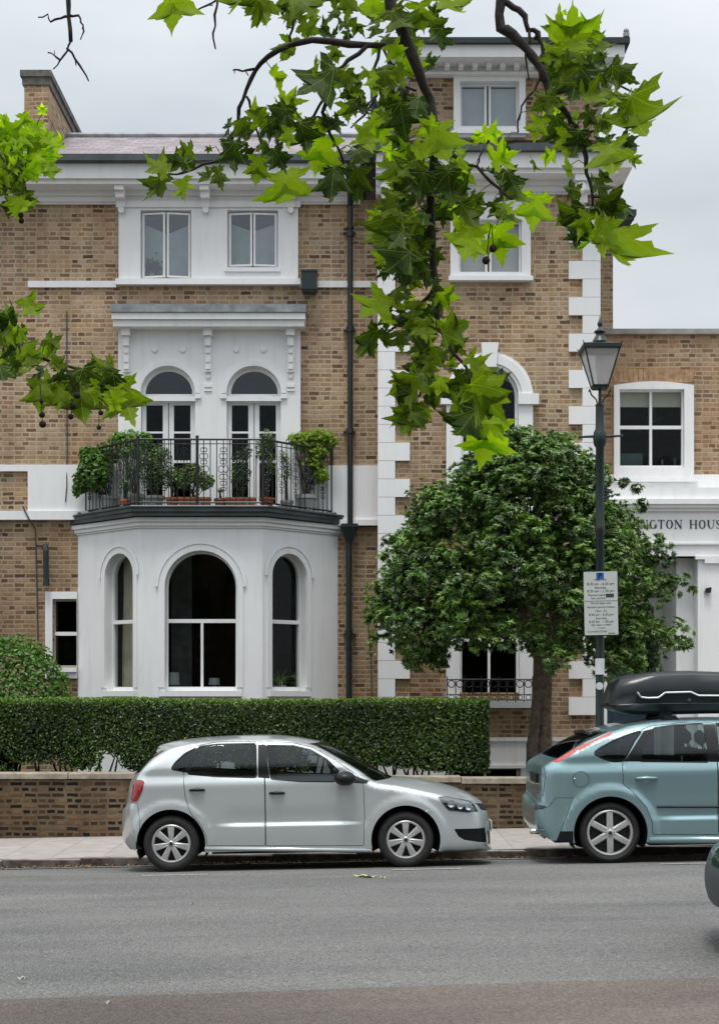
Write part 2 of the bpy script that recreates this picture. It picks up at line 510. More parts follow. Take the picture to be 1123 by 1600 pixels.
M['kerb_top'] = simple('kerb_top_stone', (0.27, 0.25, 0.23), 0.9, var=0.3, vscale=8, bmp=0.3)
M['coping'] = simple('coping_stone', (0.30, 0.26, 0.205), 0.9, var=0.35, vscale=7, bmp=0.5, bscale=25)
M['coping_grey'] = simple('parapet_stone', (0.30, 0.29, 0.27), 0.9, var=0.3, vscale=4, bmp=0.3)
def worn_paint():
    m, n, l, b = nt('worn_road_paint')
    g = n.new('ShaderNodeNewGeometry')
    f = ramp(n, l, noise(n, l, 35, 6, g.outputs['Position'], 0.8), [(0.42, (0.17, 0.17, 0.17)), (0.60, (0.50, 0.50, 0.49))])
    l.new(f, b.inputs['Base Color']); b.inputs['Roughness'].default_value = 0.8
    return m
M['line'] = worn_paint()

def leaf_mat(name, dark, lite, trans=0.35, rough=0.45, spec=0.4, veins=False):
    """leaf colour comes from each leaf's own tint value"""
    m = bpy.data.materials.new(name); m.use_nodes = True
    n, l = m.node_tree.nodes, m.node_tree.links
    b = n['Principled BSDF']; o = n['Material Output']
    at = n.new('ShaderNodeAttribute'); at.attribute_name = 'tint'
    sx = n.new('ShaderNodeSeparateColor'); l.new(at.outputs['Color'], sx.inputs[0])
    col = mixc(n, l, sx.outputs[0], dark, lite)
    if veins:
        uv = n.new('ShaderNodeUVMap'); uv.uv_map = 'leaf'
        s = n.new('ShaderNodeSeparateXYZ'); l.new(uv.outputs[0], s.inputs[0])
        ax = math_(n, l, 'ABSOLUTE', s.outputs['X'])
        d = ax
        for ang in (43, 82):
            ca, sa = math.cos(R(ang)), math.sin(R(ang))
            dd = math_(n, l, 'ABSOLUTE', math_(n, l, 'SUBTRACT', math_(n, l, 'MULTIPLY', ax, ca), math_(n, l, 'MULTIPLY', s.outputs['Y'], sa)))
            d = math_(n, l, 'MINIMUM', d, dd)
        vm = math_(n, l, 'LESS_THAN', d, 0.007)
        # side veins
        wv = math_(n, l, 'SINE', math_(n, l, 'MULTIPLY', math_(n, l, 'SUBTRACT', s.outputs['Y'], math_(n, l, 'MULTIPLY', ax, 0.9)), 55.0))
        vm2 = math_(n, l, 'MULTIPLY', math_(n, l, 'GREATER_THAN', wv, 0.93), 0.3)
        vm = math_(n, l, 'MAXIMUM', vm, vm2)
        col = mixc(n, l, math_(n, l, 'MULTIPLY', vm, 0.40), col, mixc(n, l, 0.5, lite, (0.45, 0.55, 0.2)))
    l.new(col, b.inputs['Base Color'])
    b.inputs['Roughness'].default_value = rough; b.inputs['Specular IOR Level'].default_value = spec
    t = n.new('ShaderNodeBsdfTranslucent')
    l.new(mixc(n, l, 1.0, col, (1.5, 1.7, 0.55), 'MULTIPLY'), t.inputs['Color'])
    ms = n.new('ShaderNodeMixShader')
    l.new(b.outputs[0], ms.inputs[1]); l.new(t.outputs[0], ms.inputs[2])
    if veins: l.new(math_(n, l, 'MULTIPLY_ADD', sx.outputs[0], 0.45, trans), ms.inputs[0])
    else: ms.inputs[0].default_value = trans
    l.new(ms.outputs[0], o.inputs['Surface'])
    return m
M['plane_leaf'] = leaf_mat('plane_leaf', (0.006, 0.030, 0.005), (0.40, 0.56, 0.014), 0.28, 0.55, 0.16, True)
M['hedge_leaf'] = leaf_mat('hedge_leaf', (0.010, 0.028, 0.007), (0.13, 0.235, 0.028), 0.18, 0.42, 0.45)
M['bay_leaf'] = leaf_mat('evergreen_leaf', (0.006, 0.022, 0.008), (0.18, 0.33, 0.05), 0.16, 0.33, 0.5)
M['shrub_leaf'] = leaf_mat('shrub_leaf', (0.03, 0.085, 0.015), (0.13, 0.27, 0.035), 0.25, 0.45, 0.4)
M['pale_leaf'] = leaf_mat('pale_leaf', (0.06, 0.15, 0.02), (0.26, 0.36, 0.04), 0.35, 0.5, 0.3)
M['dry_leaf'] = simple('fallen_leaf', (0.36, 0.36, 0.14), 0.7, var=0.3, vscale=20)
M['seed'] = simple('seed_ball_brown', (0.020, 0.012, 0.010), 0.95, var=0.3, vscale=60, bmp=1.0, bscale=150)

# scattered small leaves: arrays of positions / normals -> one mesh of folded leaf quads
def leaf_cloud(name, mat, pos, nrm, length, width, tint, parent=None, rng=None, jitter=0.6, axis=None):
    rng = rng or np.random.default_rng(1)
    n = len(pos)
    d = nrm + rng.normal(0, jitter, (n, 3)); d /= np.linalg.norm(d, axis=1)[:, None] + 1e-9
    a = rng.normal(0, 1, (n, 3))
    if axis is not None: a = axis+a*.28
    a -= (a*d).sum(1)[:, None]*d; a /= np.linalg.norm(a, axis=1)[:, None] + 1e-9
    b = np.cross(d, a)
    L = (length*rng.uniform(0.65, 1.3, n))[:, None]; W = (width*rng.uniform(0.7, 1.25, n))[:, None]
    p0 = pos - a*L*0.5
    tip = pos + a*L*0.5 - d*L*0.12
    l1 = pos + b*W*0.5 + d*W*0.22 - a*L*0.08; r1 = pos - b*W*0.5 + d*W*0.22 - a*L*0.08
    V = np.stack([p0, r1, tip, l1], 1).reshape(-1, 3)
    me = bpy.data.meshes.new(name)
    off = ORG[parent.name] if parent is not None else Vector((0, 0, 0))
    V = V - np.array(off)
    me.vertices.add(4*n); me.vertices.foreach_set('co', V.ravel().astype(np.float32))
    idx = np.arange(4*n).reshape(-1, 4)
    tri = np.concatenate([idx[:, [0, 1, 2]], idx[:, [0, 2, 3]]], 1).reshape(-1)
    me.loops.add(6*n); me.loops.foreach_set('vertex_index', tri.astype(np.int32))
    me.polygons.add(2*n); me.polygons.foreach_set('loop_start', np.arange(0, 6*n, 3).astype(np.int32))
    try: me.polygons.foreach_set('loop_total', np.full(2*n, 3, dtype=np.int32))
    except Exception: pass
    me.update(calc_edges=True)
    ca = me.color_attributes.new('tint', 'FLOAT_COLOR', 'POINT')
    c4 = np.repeat(np.stack([tint, tint, tint, np.ones(n)], 1), 4, axis=0)
    ca.data.foreach_set('color', c4.astype(np.float32).ravel())
    me.materials.append(mat)
    o = bpy.data.objects.new(name, me); COL.objects.link(o)
    if parent is not None: o.parent = parent
    ORG[o.name] = off.copy() if parent is not None else Vector((0,0,0))
    return o
def vnoise(p, scale, seed=0):
    """cheap smooth 3-D value field for clumping, -1..1"""
    r = np.random.default_rng(seed); s = np.zeros(len(p))
    for k in range(7):
        d = r.normal(0, 1, 3); d /= np.linalg.norm(d)
        s += np.sin(p @ d*scale*r.uniform(0.6, 1.7) + r.uniform(0, 6.28))
    return s/3.5
# ================================================================ ground
def sheet(name, ys, zs, mat, x0=-40, x1=40, nx=40, kind='structure'):
    mb = MB()
    vs, fs = [], []
    for i in range(nx+1):
        x = x0 + (x1-x0)*i/nx
        for y, z in zip(ys, zs): vs.append((x, y, z + slope(x)))
    m = len(ys)
    for i in range(nx):
        for j in range(m-1):
            a = i*m+j
            fs.append((a, a+m, a+m+1, a+1))
    mb.add(vs, fs)
    return tag(mb.build(name, mat, smooth=True), kind=kind)
sheet('ground', [-200, -60, 0, 24, 60, 400], [-0.45]*6, M['soil'], -300, 300, 60)
sheet('road', [7.4, 9.0, 9.6, 11, 12.5, 14, 15, 16, 16.9, 17.72], [0.0, 0.022, 0.035, 0.055, 0.06, 0.05, 0.03, 0.0, -0.06, -0.115], M['asphalt'])
sheet('gutter', [17.45, 17.745], [-0.089, -0.110], M['gutter'])
sheet('far_pavement', [17.86, 20.30], [-0.018, 0.008], M['paving'])
mb = MB(); vs, fs = [], []
for i in range(61):
    x = -30+i; ye = 9.22+0.06*x*(abs(x) < 8)+0.48*(x >= 8)-0.48*(x <= -8)+.02*math.sin(x*1.7)
    vs += [(x, -3.0, 0.035+slope(x)), (x, ye-.4, 0.026+slope(x)), (x, ye, 0.042+slope(x))]
for i in range(60):
    for j in (0, 1): a = i*3+j; fs.append((a, a+3, a+4, a+1))
mb.add(vs, fs); tag(mb.build('near_pavement', M['tarmac'], smooth=True), kind='structure')
def kerb(name, y0, y1, ztop, zbot, wob):
    rng = random.Random(3)
    mb = MB(); x = -30.0
    while x < 30:
        w = 0.9 + rng.random()*0.25
        dy = rng.uniform(-wob, wob); dz = rng.uniform(-wob*0.5, wob*0.5)
        zs = ztop + slope(x+w/2) + dz
        mb.box(x+0.004, x+w-0.004, y0+dy, y1, zbot+slope(x+w/2), zs-0.012)
        mb.box(x+0.012, x+w-0.012, y0+dy+0.012, y1, zs-0.012, zs, 1)
        x += w
    return tag(mb.build(name, [M['kerb'], M['kerb_top']]), kind='structure')
kerb('far_kerb', 17.735, 17.87, -0.016, -0.3, 0.006)
# a patched trench and a few tar-sealed cracks in the carriageway
def strip(name, pts, w, mat, dz):
    mb = MB(); vs, fs = [], []
    ys_ = [7.4, 9.0, 9.6, 11, 12.5, 14, 15, 16, 16.9, 17.72]; zs_ = [0.0, 0.022, 0.035, 0.055, 0.06, 0.05, 0.03, 0.0, -0.06, -0.115]
    for i, (x, y) in enumerate(pts):
        a, b = pts[max(0, i-1)], pts[min(len(pts)-1, i+1)]; L = math.hypot(b[0]-a[0], b[1]-a[1]); nx_, ny_ = -(b[1]-a[1])/L, (b[0]-a[0])/L
        for s in (-1, 1):
            q = (x+s*nx_*w/2, y+s*ny_*w/2); vs.append((q[0], q[1], float(np.interp(q[1], ys_, zs_))+slope(q[0])+dz))
    for i in range(len(pts)-1): fs.append((2*i, 2*i+2, 2*i+3, 2*i+1))
    mb.add(vs, fs); return tag(mb.build(name, mat), kind='structure')
rc = random.Random(9)
M['seal'] = asphalt('tar_seal', (0.085, 0.084, 0.083), 0.35)
def crack(x, y, dx, dy, n):
    pts = []
    for i in range(n): pts.append((x, y)); x += dx+rc.uniform(-.03, .03); y += dy+rc.uniform(-.045, .045)
    return pts
0 and strip('road_crack', crack(-4.5, 12.6, .09, .004, 46), .016, M['seal'], .005)
0 and strip('road_crack', crack(.4, 11.0, .06, .03, 30), .013, M['seal'], .005)
0 and strip('road_crack', crack(2.2, 14.4, .08, -.006, 26), .014, M['seal'], .005)
# parking bay edge marks
for (xa, xb, y) in ((222, 326, 15.62), (612, 720, 15.68), (1030, 1110, 15.72)):
    mb = MB(); x0, x1 = X(xa, y), X(xb, y); vs, fs = [], []
    for i in range(9):
        x = x0 + (x1-x0)*i/8
        z = slope(x) + 0.0165
        vs += [(x, y-0.035, z), (x, y+0.035, z-0.002)]
    for i in range(8): fs.append((2*i, 2*i+2, 2*i+3, 2*i+1))
    mb.add(vs, fs); tag(mb.build('road_marking', M['line']), kind='structure')
# front garden soil behind the wall
sheet('garden_soil', [20.5, 22, 24.6, 30], [0.35, 0.30, 0.18, 0.1], M['soil'], -12, X(935, 24.5), 20)
sheet('entrance_path', [20.0, 24.3], [0.012, 0.05], M['paving'], X(935, 24.5)+0.002, 12, 6)

# litter and fallen leaves
M['scrap'] = simple('bleached_leaf', (0.42, 0.41, 0.36), 0.8)
def fallen(x, y, r, a, label, mat=None):
    mb = MB(); n = 9; vs = [(x, y, 0)]
    z0 = slope(x) + 0.012
    pts = []
    for k in range(n):
        th = a + 2*math.pi*k/n; rr = r*(1.0 if k % 2 else 0.55)
        pts.append((x+rr*math.cos(th), y+rr*math.sin(th), z0 + 0.012*math.sin(k*2.1)+0.014))
    vs = [(x, y, z0+0.006)] + pts
    mb.add(vs, [(0, k+1, (k+1) % n+1) for k in range(n)])
    return tag(mb.build('fallen_leaf', mat or M['dry_leaf']), label, 'fallen leaf', 'leaves fallen on the road')
zc = lambda px, py: None
def on_road(px, py, zr=0.02):
    # ground point seen at this pixel
    D = (CAMZ - zr) * F / (py - HY)
    for _ in range(4):
        D = (CAMZ - zr - slope(X(px, D))) * F / (py - HY)
    return X(px, D), D
for (px, py, r, lb) in ((563, 1367, .075, 'yellow green leaf on the road below the silver car, left one of the pair'),
                        (577, 1368, .085, 'yellow green leaf on the road below the silver car, right one of the pair'),
                        (598, 1370, .03, 'tiny dark leaf scrap on the road right of the two yellow leaves'),
                        (300, 1415, .018, 'small pale leaf on the open grey asphalt below the rear wheel of the silver car'),
                        (34, 1534, .030, 'pale curled leaf on the asphalt near the lower left'),
                        (169, 1573, .022, 'pale leaf lying on the brown near pavement')):
    x, y = on_road(px, py, 0.05)
    o = fallen(x, y, r, px*0.7, lb, M['dry_leaf'] if px > 500 else M['scrap'])
    o.location.z += 0.05
    if py < 1380: o.location.z -= 0.03

# ================================================================ garden wall
YW = 20.30
gw = thing('garden_wall', (X(300, YW), YW, 0.0), 'low dark stock brick garden wall with stone coping under the clipped hedge', 'garden wall')
XE = X(902, YW)
mb = MB()
def wtop(x):  # courses stay level while the pavement climbs
    return 0.755 - 0.011*(x - X(0, YW))
vs = []
n = 24
for i in range(n+1):
    x = -10 + (XE+10)*i/n
    vs += [(x, YW, -0.4), (x, YW, wtop(x)), (x, YW+0.23, wtop(x)), (x, YW+0.23, -0.4)]
fs = []
for i in range(n):
    a = 4*i
    for k in range(4): fs.append((a+k, a+4+k, a+4+(k+1) % 4, a+(k+1) % 4))
fs += [(0, 1, 2, 3), (4*n+3, 4*n+2, 4*n+1, 4*n)]
mb.add(vs, fs)
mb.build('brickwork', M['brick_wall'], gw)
mb = MB(); rr = random.Random(5); x = -10.0
while x < XE:
    w = min(rr.uniform(0.75, 1.25), XE+0.04-x)
    if w < 0.1: break
    z = wtop(x+w/2) + rr.uniform(-0.006, 0.006)
    d = rr.uniform(-0.008, 0.008)
    mb.add([(x+.006, YW-0.035+d, z+.002), (x+w-.006, YW-0.035+d, z+.002), (x+w-.006, YW+.265, z+.002), (x+.006, YW+.265, z+.002),
            (x+.006, YW-0.035+d, z+.066), (x+w-.006, YW-0.035+d, z+.066), (x+w-.01, YW+.265, z+.082), (x+.01, YW+.265, z+.082),
            (x+.012, YW-0.025+d, z+.078), (x+w-.012, YW-0.025+d, z+.078)],
           [(0,3,2,1), (0,1,5,4), (4,5,9,8), (8,9,6,7), (1,2,6,9,5), (3,0,4,8,7), (2,3,7,6)])
    x += w
mb.build('coping', M['coping'], gw)

# ================================================================ house
D1 = 25.0    # left block front
D2 = 24.5    # tower front
X1 = X(592, D2)
house = thing('brick_house', (X(300, D1), D1, 0.0), 'tall yellow stock brick villa with white stucco bay, balcony and corner tower', 'house')
hx = lambda px: X(px, D1)
hz = lambda py: Z(py, D1)
tx = lambda px: X(px, D2)
tz = lambda py: Z(py, D2)
XL = -10.5
# --- walls
holes = [rect(hx(85), hx(121), hz(1041), hz(938)),
         rect(hx(135), hx(515), 1.7, 4.5),              # behind the bay
         rect(hx(192), hx(465), 4.85, hz(545)),         # behind the balcony doors
         rect(hx(192), hx(462), hz(443), hz(322))]
mb = MB(); mb.prism(rect(XL, X1-0.002, -0.8, 9.95), D1, D1+0.33, holes)
mb.box(XL, XL+0.3, D1+0.335, 31, -0.8, 9.95)
mb.build('wall', M['brick'], house)
tower_x0, tower_x1 = tx(592), tx(935)
acx, ahw = tx(764), 0.46
t_holes = [rect(tx(712), tx(818), tz(428), tz(342)),
           arch(acx, ahw+0.1, 5.0, tz(620), rise=ahw+0.1),
           arch(acx, ahw+0.1, tz(1082), tz(920), rise=ahw+0.1),
           rect(tx(703), tx(813), -0.4, tz(1199))]
mb = MB(); mb.prism(rect(tower_x0, tower_x1, -0.8, 9.95), D2, D2+0.33, t_holes)
mb.box(tower_x0, tower_x0+0.3, D2+0.335, D1+0.3, -0.8, 9.95)
mb.box(tower_x1-0.3, tower_x1, D2+0.335, 31, -0.8, 10.8)
# attic storey
ax0 = tx(640)
mb.prism(rect(ax0, tower_x1, 10.75, 11.74), D2+0.004, D2+0.3, [rect(tx(717), tx(811), tz(200), tz(128))])
mb.box(ax0, ax0+0.25, D2+0.305, 28, 10.75, 11.74)
mb.build('wall', M['brick'], house)
mb = MB(); mb.box(3.7, X(957, 29), 29, 32, -0.5, 10.78)
mb.build('rear_wing_wall', M['brick'], house)
mb = MB(); mb.box(3.6, X(993, 28.5), 28.45, 32.4, 10.80, 10.90)
mb.box(3.6, X(990, 28.5), 28.5, 28.6, 10.72, 10.80)
mb.build('rear_wing_eaves', M['pipe'], house)

# --- rooms: floors, ceilings and walls seen through the panes
def room(x0, x1, y0, y1, z0, z1, mat):
    mb = MB(); vs = [(x0,y0,z0),(x1,y0,z0),(x1,y1,z0),(x0,y1,z0),(x0,y0,z1),(x1,y0,z1),(x1,y1,z1),(x0,y1,z1)]
    mb.add(vs, [(0,1,2,3), (4,7,6,5), (1,5,6,2), (2,6,7,3), (3,7,4,0)])
    # chimney breast and a doorway to give the depth something to show
    xm = (x0+x1)/2
    mb.box(xm+0.25, xm+1.3, y1-0.4, y1-0.01, z0+0.01, z1-0.01)
    mb.box(xm-1.3, xm-0.5, y1-0.06, y1-0.01, z0+0.01, z0+2.0)
    return mb.build('room', mat, house)
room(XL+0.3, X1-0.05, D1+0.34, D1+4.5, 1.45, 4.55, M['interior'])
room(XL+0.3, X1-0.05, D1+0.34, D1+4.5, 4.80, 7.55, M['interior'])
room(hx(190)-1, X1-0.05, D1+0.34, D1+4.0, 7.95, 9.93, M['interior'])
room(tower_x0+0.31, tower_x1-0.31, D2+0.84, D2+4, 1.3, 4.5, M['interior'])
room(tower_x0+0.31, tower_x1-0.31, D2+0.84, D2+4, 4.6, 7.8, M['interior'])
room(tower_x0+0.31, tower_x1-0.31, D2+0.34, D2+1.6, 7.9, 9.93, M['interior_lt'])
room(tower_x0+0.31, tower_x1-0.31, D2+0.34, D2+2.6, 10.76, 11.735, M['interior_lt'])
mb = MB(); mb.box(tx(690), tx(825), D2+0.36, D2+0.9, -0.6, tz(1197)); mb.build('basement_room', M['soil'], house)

# --- one function for every window: frame part > pane and sill sub-parts
def window(outer, holes, y, mat_glass, T=None, name='window', depth=0.07, sill=None, sillmat=None, label=None):
    mb = MB(); mb.T = T; mb.prism(outer, y, y+depth, holes)
    for h in holes:   # glazing bead: thin inner step
        pass
    fr = mb.build(name, M['wood_white'], house)
    if label: fr['label'] = label
    mb = MB(); mb.T = T
    for h in holes:
        tri = tessellate_polygon([[Vector((p[0], p[1], 0)) for p in h]])
        vs = [(p[0], y+depth*0.55, p[1]) for p in h]
        fs = []
        for t in tri:
            a, b, c = (h[i] for i in t)
            cr_ = (b[0]-a[0])*(c[1]-a[1]) - (b[1]-a[1])*(c[0]-a[0])
            fs.append(tuple(t) if cr_ > 0 else tuple(reversed(t)))
        mb.add(vs, fs)
    mb.build('pane', mat_glass, fr)
    if sill:
        mb = MB(); mb.T = T; mb.box(*sill); mb.build('sill', sillmat or M['sill'], fr)
    return fr
def halfring(cx, r0, r1, zs, n=20):
    return [(cx+r1*math.cos(math.pi*i/n), zs+r1*math.sin(math.pi*i/n)) for i in range(n+1)]+[(cx+r0*math.cos(math.pi*i/n), zs+r0*math.sin(math.pi*i/n)) for i in range(n, -1, -1)]
def cliparch(cx, hw, z0, zs, xa, xb, za=None):
    """the part of an arched opening between xa and xb (used for panes beside a mullion)"""
    pts = [(xa, z0), (xb, z0)]
    n = 14
    for i in range(n+1):
        x = xb + (xa-xb)*i/n
        pts.append((x, zs + math.sqrt(max(0, hw*hw-(x-cx)**2))))
    return pts

# small ground-floor window left of the bay
mb = MB(); mb.prism(rect(hx(72), hx(121.6), hz(1060), hz(925)), D1-0.05, D1+0.12, [rect(hx(83), hx(121.2), hz(1044), hz(936))])
mb.build('window_surround', M['white'], house)
zt = hz(990)
window(rect(hx(83)+.002, hx(121), hz(1044)+.002, hz(936)-.002), [rect(hx(85.5), hx(120.8), hz(1040), zt-0.03), rect(hx(85.5), hx(120.8), zt+0.03, hz(939))],
       D1+0.05, M['glass'], sill=(hx(74), hx(121.5), D1-0.12, D1-0.05, hz(1050), hz(1043)))

# second-floor stucco surround with two casement windows
mb = MB()
w1 = rect(hx(221), hx(300), hz(438), hz(331)); w2 = rect(hx(356), hx(435), hz(420), hz(331))
mb.prism(rect(hx(187), hx(466), hz(446), 9.90), D1-0.09, D1+0.12, [w1, w2])
mb.box(hx(183), hx(470), D1-0.16, D1-0.09, hz(448), hz(439))
mb.box(hx(183), hx(470), D1-0.13, D1-0.0915, 9.80, 9.90)
mb.prism(rect(hx(352), hx(439), hz(427), hz(421)), D1-0.12, D1-0.091)
mb.build('window_surround', M['white'], house)
def casement(xa, xb, za, zb, D, Y, mat, gap=True, label=None):
    xm = (xa+xb)/2
    f = 0.035
    outer = rect(xa+.002, xb-.002, za+.002, zb-.002)
    hl = [rect(xa+f, xm-0.075, za+f, zb-f), rect(xm+0.03, xb-f, za+f, zb-f)]
    fr = window(outer, hl, Y, mat, label=label)
    mb = MB(); mb.box(xm-0.035, xm-0.008, Y-0.006, Y-0.001, za+f, zb-f)
    mb.build('casement_gap', M['black_iron'], fr)
    return fr
# casements stand slightly ajar, so the two panes are separate leaves
def open_casement(xa, xb, za, zb, Y, mat, ang):
    f = 0.028
    fr = MB().prism(rect(xa+.002, xb-.002, za+.002, zb-.002), Y, Y+0.06, [rect(xa+f, xb-f, za+f, zb-f)]).build('window', M['wood_white'], house)
    xm = (xa+xb)/2; hw = (xb-xa)/2-f-0.004
    for sgn in (-1, 1):
        # hinged at the outer jamb, free edge swung out towards the street
        T = Matrix.Translation((xa+f if sgn < 0 else xb-f, Y, 0)) @ Matrix.Rotation(R(-ang)*(-sgn)*-1, 4, 'Z')
        mb = MB(); mb.T = T
        a, b = (0.002, hw) if sgn < 0 else (-hw, -0.002)
        w = 0.032
        mb.prism(rect(a, b, za+f+.004, zb-f-.004), -0.04, 0.0, [rect(a+w, b-w, za+f+w, zb-f-w)])
        lf = mb.build('casement', M['wood_white'], fr)
        mb = MB(); mb.T = T
        mb.add([(a+w, -0.02, za+f+w), (b-w, -0.02, za+f+w), (b-w, -0.02, zb-f-w), (a+w, -0.02, zb-f-w)], [(0, 1, 2, 3)])
        mb.build('pane', mat, fr)
    return fr
open_casement(hx(221), hx(300), hz(438), hz(331), D1+0.02, M['glass_sky'], -9)
open_casement(hx(356), hx(435), hz(420), hz(331), D1+0.02, M['glass_sky'], -6)
for (a, m_, b, z0, zo, zi) in ((hx(222), hx(261), hx(299), hz(437), hz(345), hz(361)), (hx(357), hx(396), hx(434), hz(419), hz(344), hz(357))):
    mb = MB(); mb.prism([(a, z0), (m_-.03, z0), (m_-.03, zi), (a, zo)], D1+.16, D1+.17); mb.prism([(m_+.01, z0), (b, z0), (b, zo), (m_+.01, zi)], D1+.16, D1+.17)
    build_split(mb, 'sky_sheen_sheet', M['voile_and_sheen'], house)  # pale sheets added behind the panes to imitate the sky's reflection

# string course, white plinth band and patches
mb = MB()
mb.box(hx(45), hx(182.5), D1-0.05, D1, hz(450), hz(440))
mb.box(hx(470.5), X1-0.003, D1-0.05, D1, hz(450), hz(440))
mb.box(hx(45), hx(187), D1-0.06, D1, hz(799), hz(727))
mb.box(XL, hx(45), D1-0.06, D1, hz(737), hz(727))
mb.box(XL, hx(187), D1-0.10, D1, hz(813), hz(799.2))
mb.box(hx(470), X1-0.003, D1-0.06, D1, hz(814), hz(728))
mb.box(hx(470), X1-0.003, D1-0.11, D1-0.0605, hz(822), hz(813))
build_split(mb, 'string_course', M['white'], house)

# balcony door surround
SY = D1-0.14
mb = MB()
cx1, cx2 = hx(264.3), hx(397.5); dhw = hx(306)-hx(264)
zsp = hz(617)
doors = [arch(c, dhw, 4.86, zsp) for c in (cx1, cx2)]
mb.prism(rect(hx(187), hx(470), 4.80, hz(518)), SY, D1+0.12, doors)
for c in (cx1, cx2):   # archivolt
    mb.prism(halfring(c, dhw+.004, dhw+0.085, zsp), SY-0.03, SY)
    mb.box(c-dhw-0.10, c-dhw, SY-0.04, SY, zsp-0.09, zsp-0.0205)
    mb.box(c+dhw, c+dhw+0.10, SY-0.04, SY, zsp-0.09, zsp-0.0205)
mb.build('door_surround', M['white'], house)
def small_relief(mb, x, z, r, y):
    mb.lathe([(0.0, -0.035), (r*0.6, -0.03), (r, -0.004), (r, 0.002)], (x, y, z), 12, 'y')
mb = MB()
for px in (192.5+8, 327, 455):
    xb = hx(px)
    w = 0.10
    mb.box(xb-w/2-.02, xb+w/2+.02, SY-0.16, SY, hz(530), hz(519))
    mb.lathe([(0.0, -0.06), (0.05, -0.06), (0.05, 0.0)], (xb, SY-0.03, hz(537)), 12, 'y')
    mb.box(xb-w/2, xb+w/2, SY-0.10, SY, hz(545), hz(530))
    mb.box(xb-w/2, xb+w/2, SY-0.055, SY, hz(585), hz(545))
    for q in (553, 567, 578): mb.box(xb-w/2+.015, xb+w/2-.015, SY-0.08, SY-0.0551, hz(q+3), hz(q-3))
    small_relief(mb, xb, hz(592), 0.045, SY)
    mb.box(xb-w/2-.01, xb+w/2+.01, SY-0.03, SY, hz(608), hz(603))
    mb.box(xb-w/2-.01, xb+w/2+.01, SY-0.022, SY, hz(614), hz(611))
build_split(mb, 'bracket', M['white'], house, .01)
mb = MB()
for px in (244, 287.5, 370, 413): small_relief(mb, hx(px), hz(550), 0.06, SY)
build_split(mb, 'stucco_rosette', M['white'], house)
mb = MB()
mb.box(hx(183), hx(477), SY-0.26, D1, hz(519), hz(509))
mb.box(hx(181.5), hx(478.5), SY-0.31, D1, hz(508.8), hz(499))
mb.build('door_cornice', M['white'], house)
mb = MB()
zA, zB, zC = hz(498.9), hz(487), hz(485)
mb.add([(hx(180.5), SY-0.34, zA), (hx(479.5), SY-0.34, zA), (hx(479.5), SY-0.34, zB), (hx(180.5), SY-0.34, zB), (hx(180.5), D1-.002, zC+.02), (hx(479.5), D1-.002, zC+.02), (hx(180.5), D1-.002, zA), (hx(479.5), D1-.002, zA)],
       [(0,1,2,3), (3,2,5,4), (1,7,5,2), (0,3,4,6)])
mb.build('lead_flashing', M['lead'], house)
# french doors
for c in (cx1, cx2):
    y = D1-0.01
    fan_z = hz(617); r = hx(264+36.5)-hx(264)
    outer = arch(c, dhw-.003, hz(631), zsp)
    xl0, xl1, xr0, xr1 = c-0.37, c-0.10, c+0.08, c+0.35
    hl = [arch(c, r, fan_z+0.03, zsp+0.03)]
    fan = [(c-r, fan_z+.01), (c+r, fan_z+.01)] + [(c+r*math.cos(math.pi*i/18), zsp+0.02+(r-0.02)*math.sin(math.pi*i/18)) for i in range(1, 18)]
    pz = [(4.98, hz(722)-.02), (hz(720), hz(678)), (hz(675), hz(634))]
    hl = [fan]
    lo = [(rect(a, b, z0, z1)) for a, b in ((c-0.365, c-0.095), (c+0.085, c+0.355)) for z0, z1 in pz]
    fr = window(outer, hl, y, M['glass_fan'], name='fanlight')
    # rebuild door leaves as their own part in front of the fanlight frame opening
    fr.name = 'fanlight'
    dl = window(rect(c-dhw+.005, c+dhw-.005, 4.87, hz(630)), lo, y-0.035, M['glass'], name='french_door', depth=0.034)
    mb = MB(); mb.box(c-dhw-0.02, c+dhw+.02, SY-0.02, y-0.036, hz(629.5), hz(622)); mb.build('transom', M['wood_white'], dl)
    mb = MB(); mb.box(c-0.006, c+0.006, y-0.039, y-0.0352, 4.9, hz(631)); mb.build('leaf_gap', M['lead_dark'], dl)
    mb = MB(); mb.lathe([(0.0, -0.04), (0.02, -0.035), (0.02, 0.0)], (c+0.04, y-0.037, 5.75), 8, 'y'); mb.build('handle', M['black_iron'], dl)

# main cornice and gutter (left block, tower)
def cornice(x0, x1, D, wrap=False, zg=10.475):
    mb = MB()
    e0, e1 = x0, x1
    mb.box(e0, e1, D-0.50, D+0.2, 10.14, 10.375)
    mb.box(e0, e1, D-0.44, D+0.2, 10.07, 10.139)
    mb.box(e0, e1, D-0.12, D+0.2, 9.99, 10.069)
    mb.box(e0, e1, D-0.07, D+0.2, 9.90, 9.989)
    mb.box(e0, e1, D-0.045, D+0.2, 9.87+0.0, 9.899)
    mb.box(e0, e1, D-0.09, D-0.0451, 9.862, 9.879)
    return mb
mb = cornice(XL, X1-0.30, D1); mb.build('cornice', M['white'], house)
mb = cornice(X1-0.05, tower_x1+0.25, D2)
mb.box(tower_x1+0.0, tower_x1+0.45, D2-0.50, D2+3, 10.141, 10.374)
mb.build('cornice', M['white'], house)
mb = MB(); mb.box(XL, X1-0.31, D1-0.62, D1-0.45, 10.385, 10.49)
mb.box(X1-0.30, tower_x1+0.50, D2-0.60, D2-0.43, 10.376, 10.475)
mb.box(XL, X1-.31, D1-0.60, D1-0.4, 10.376, 10.384)
mb.box(tx(760), tx(855), D2-0.25, D2-0.12, 10.49, 10.62)
build_split(mb, 'gutter', M['lead_dark'], house, .02)
mb = MB()
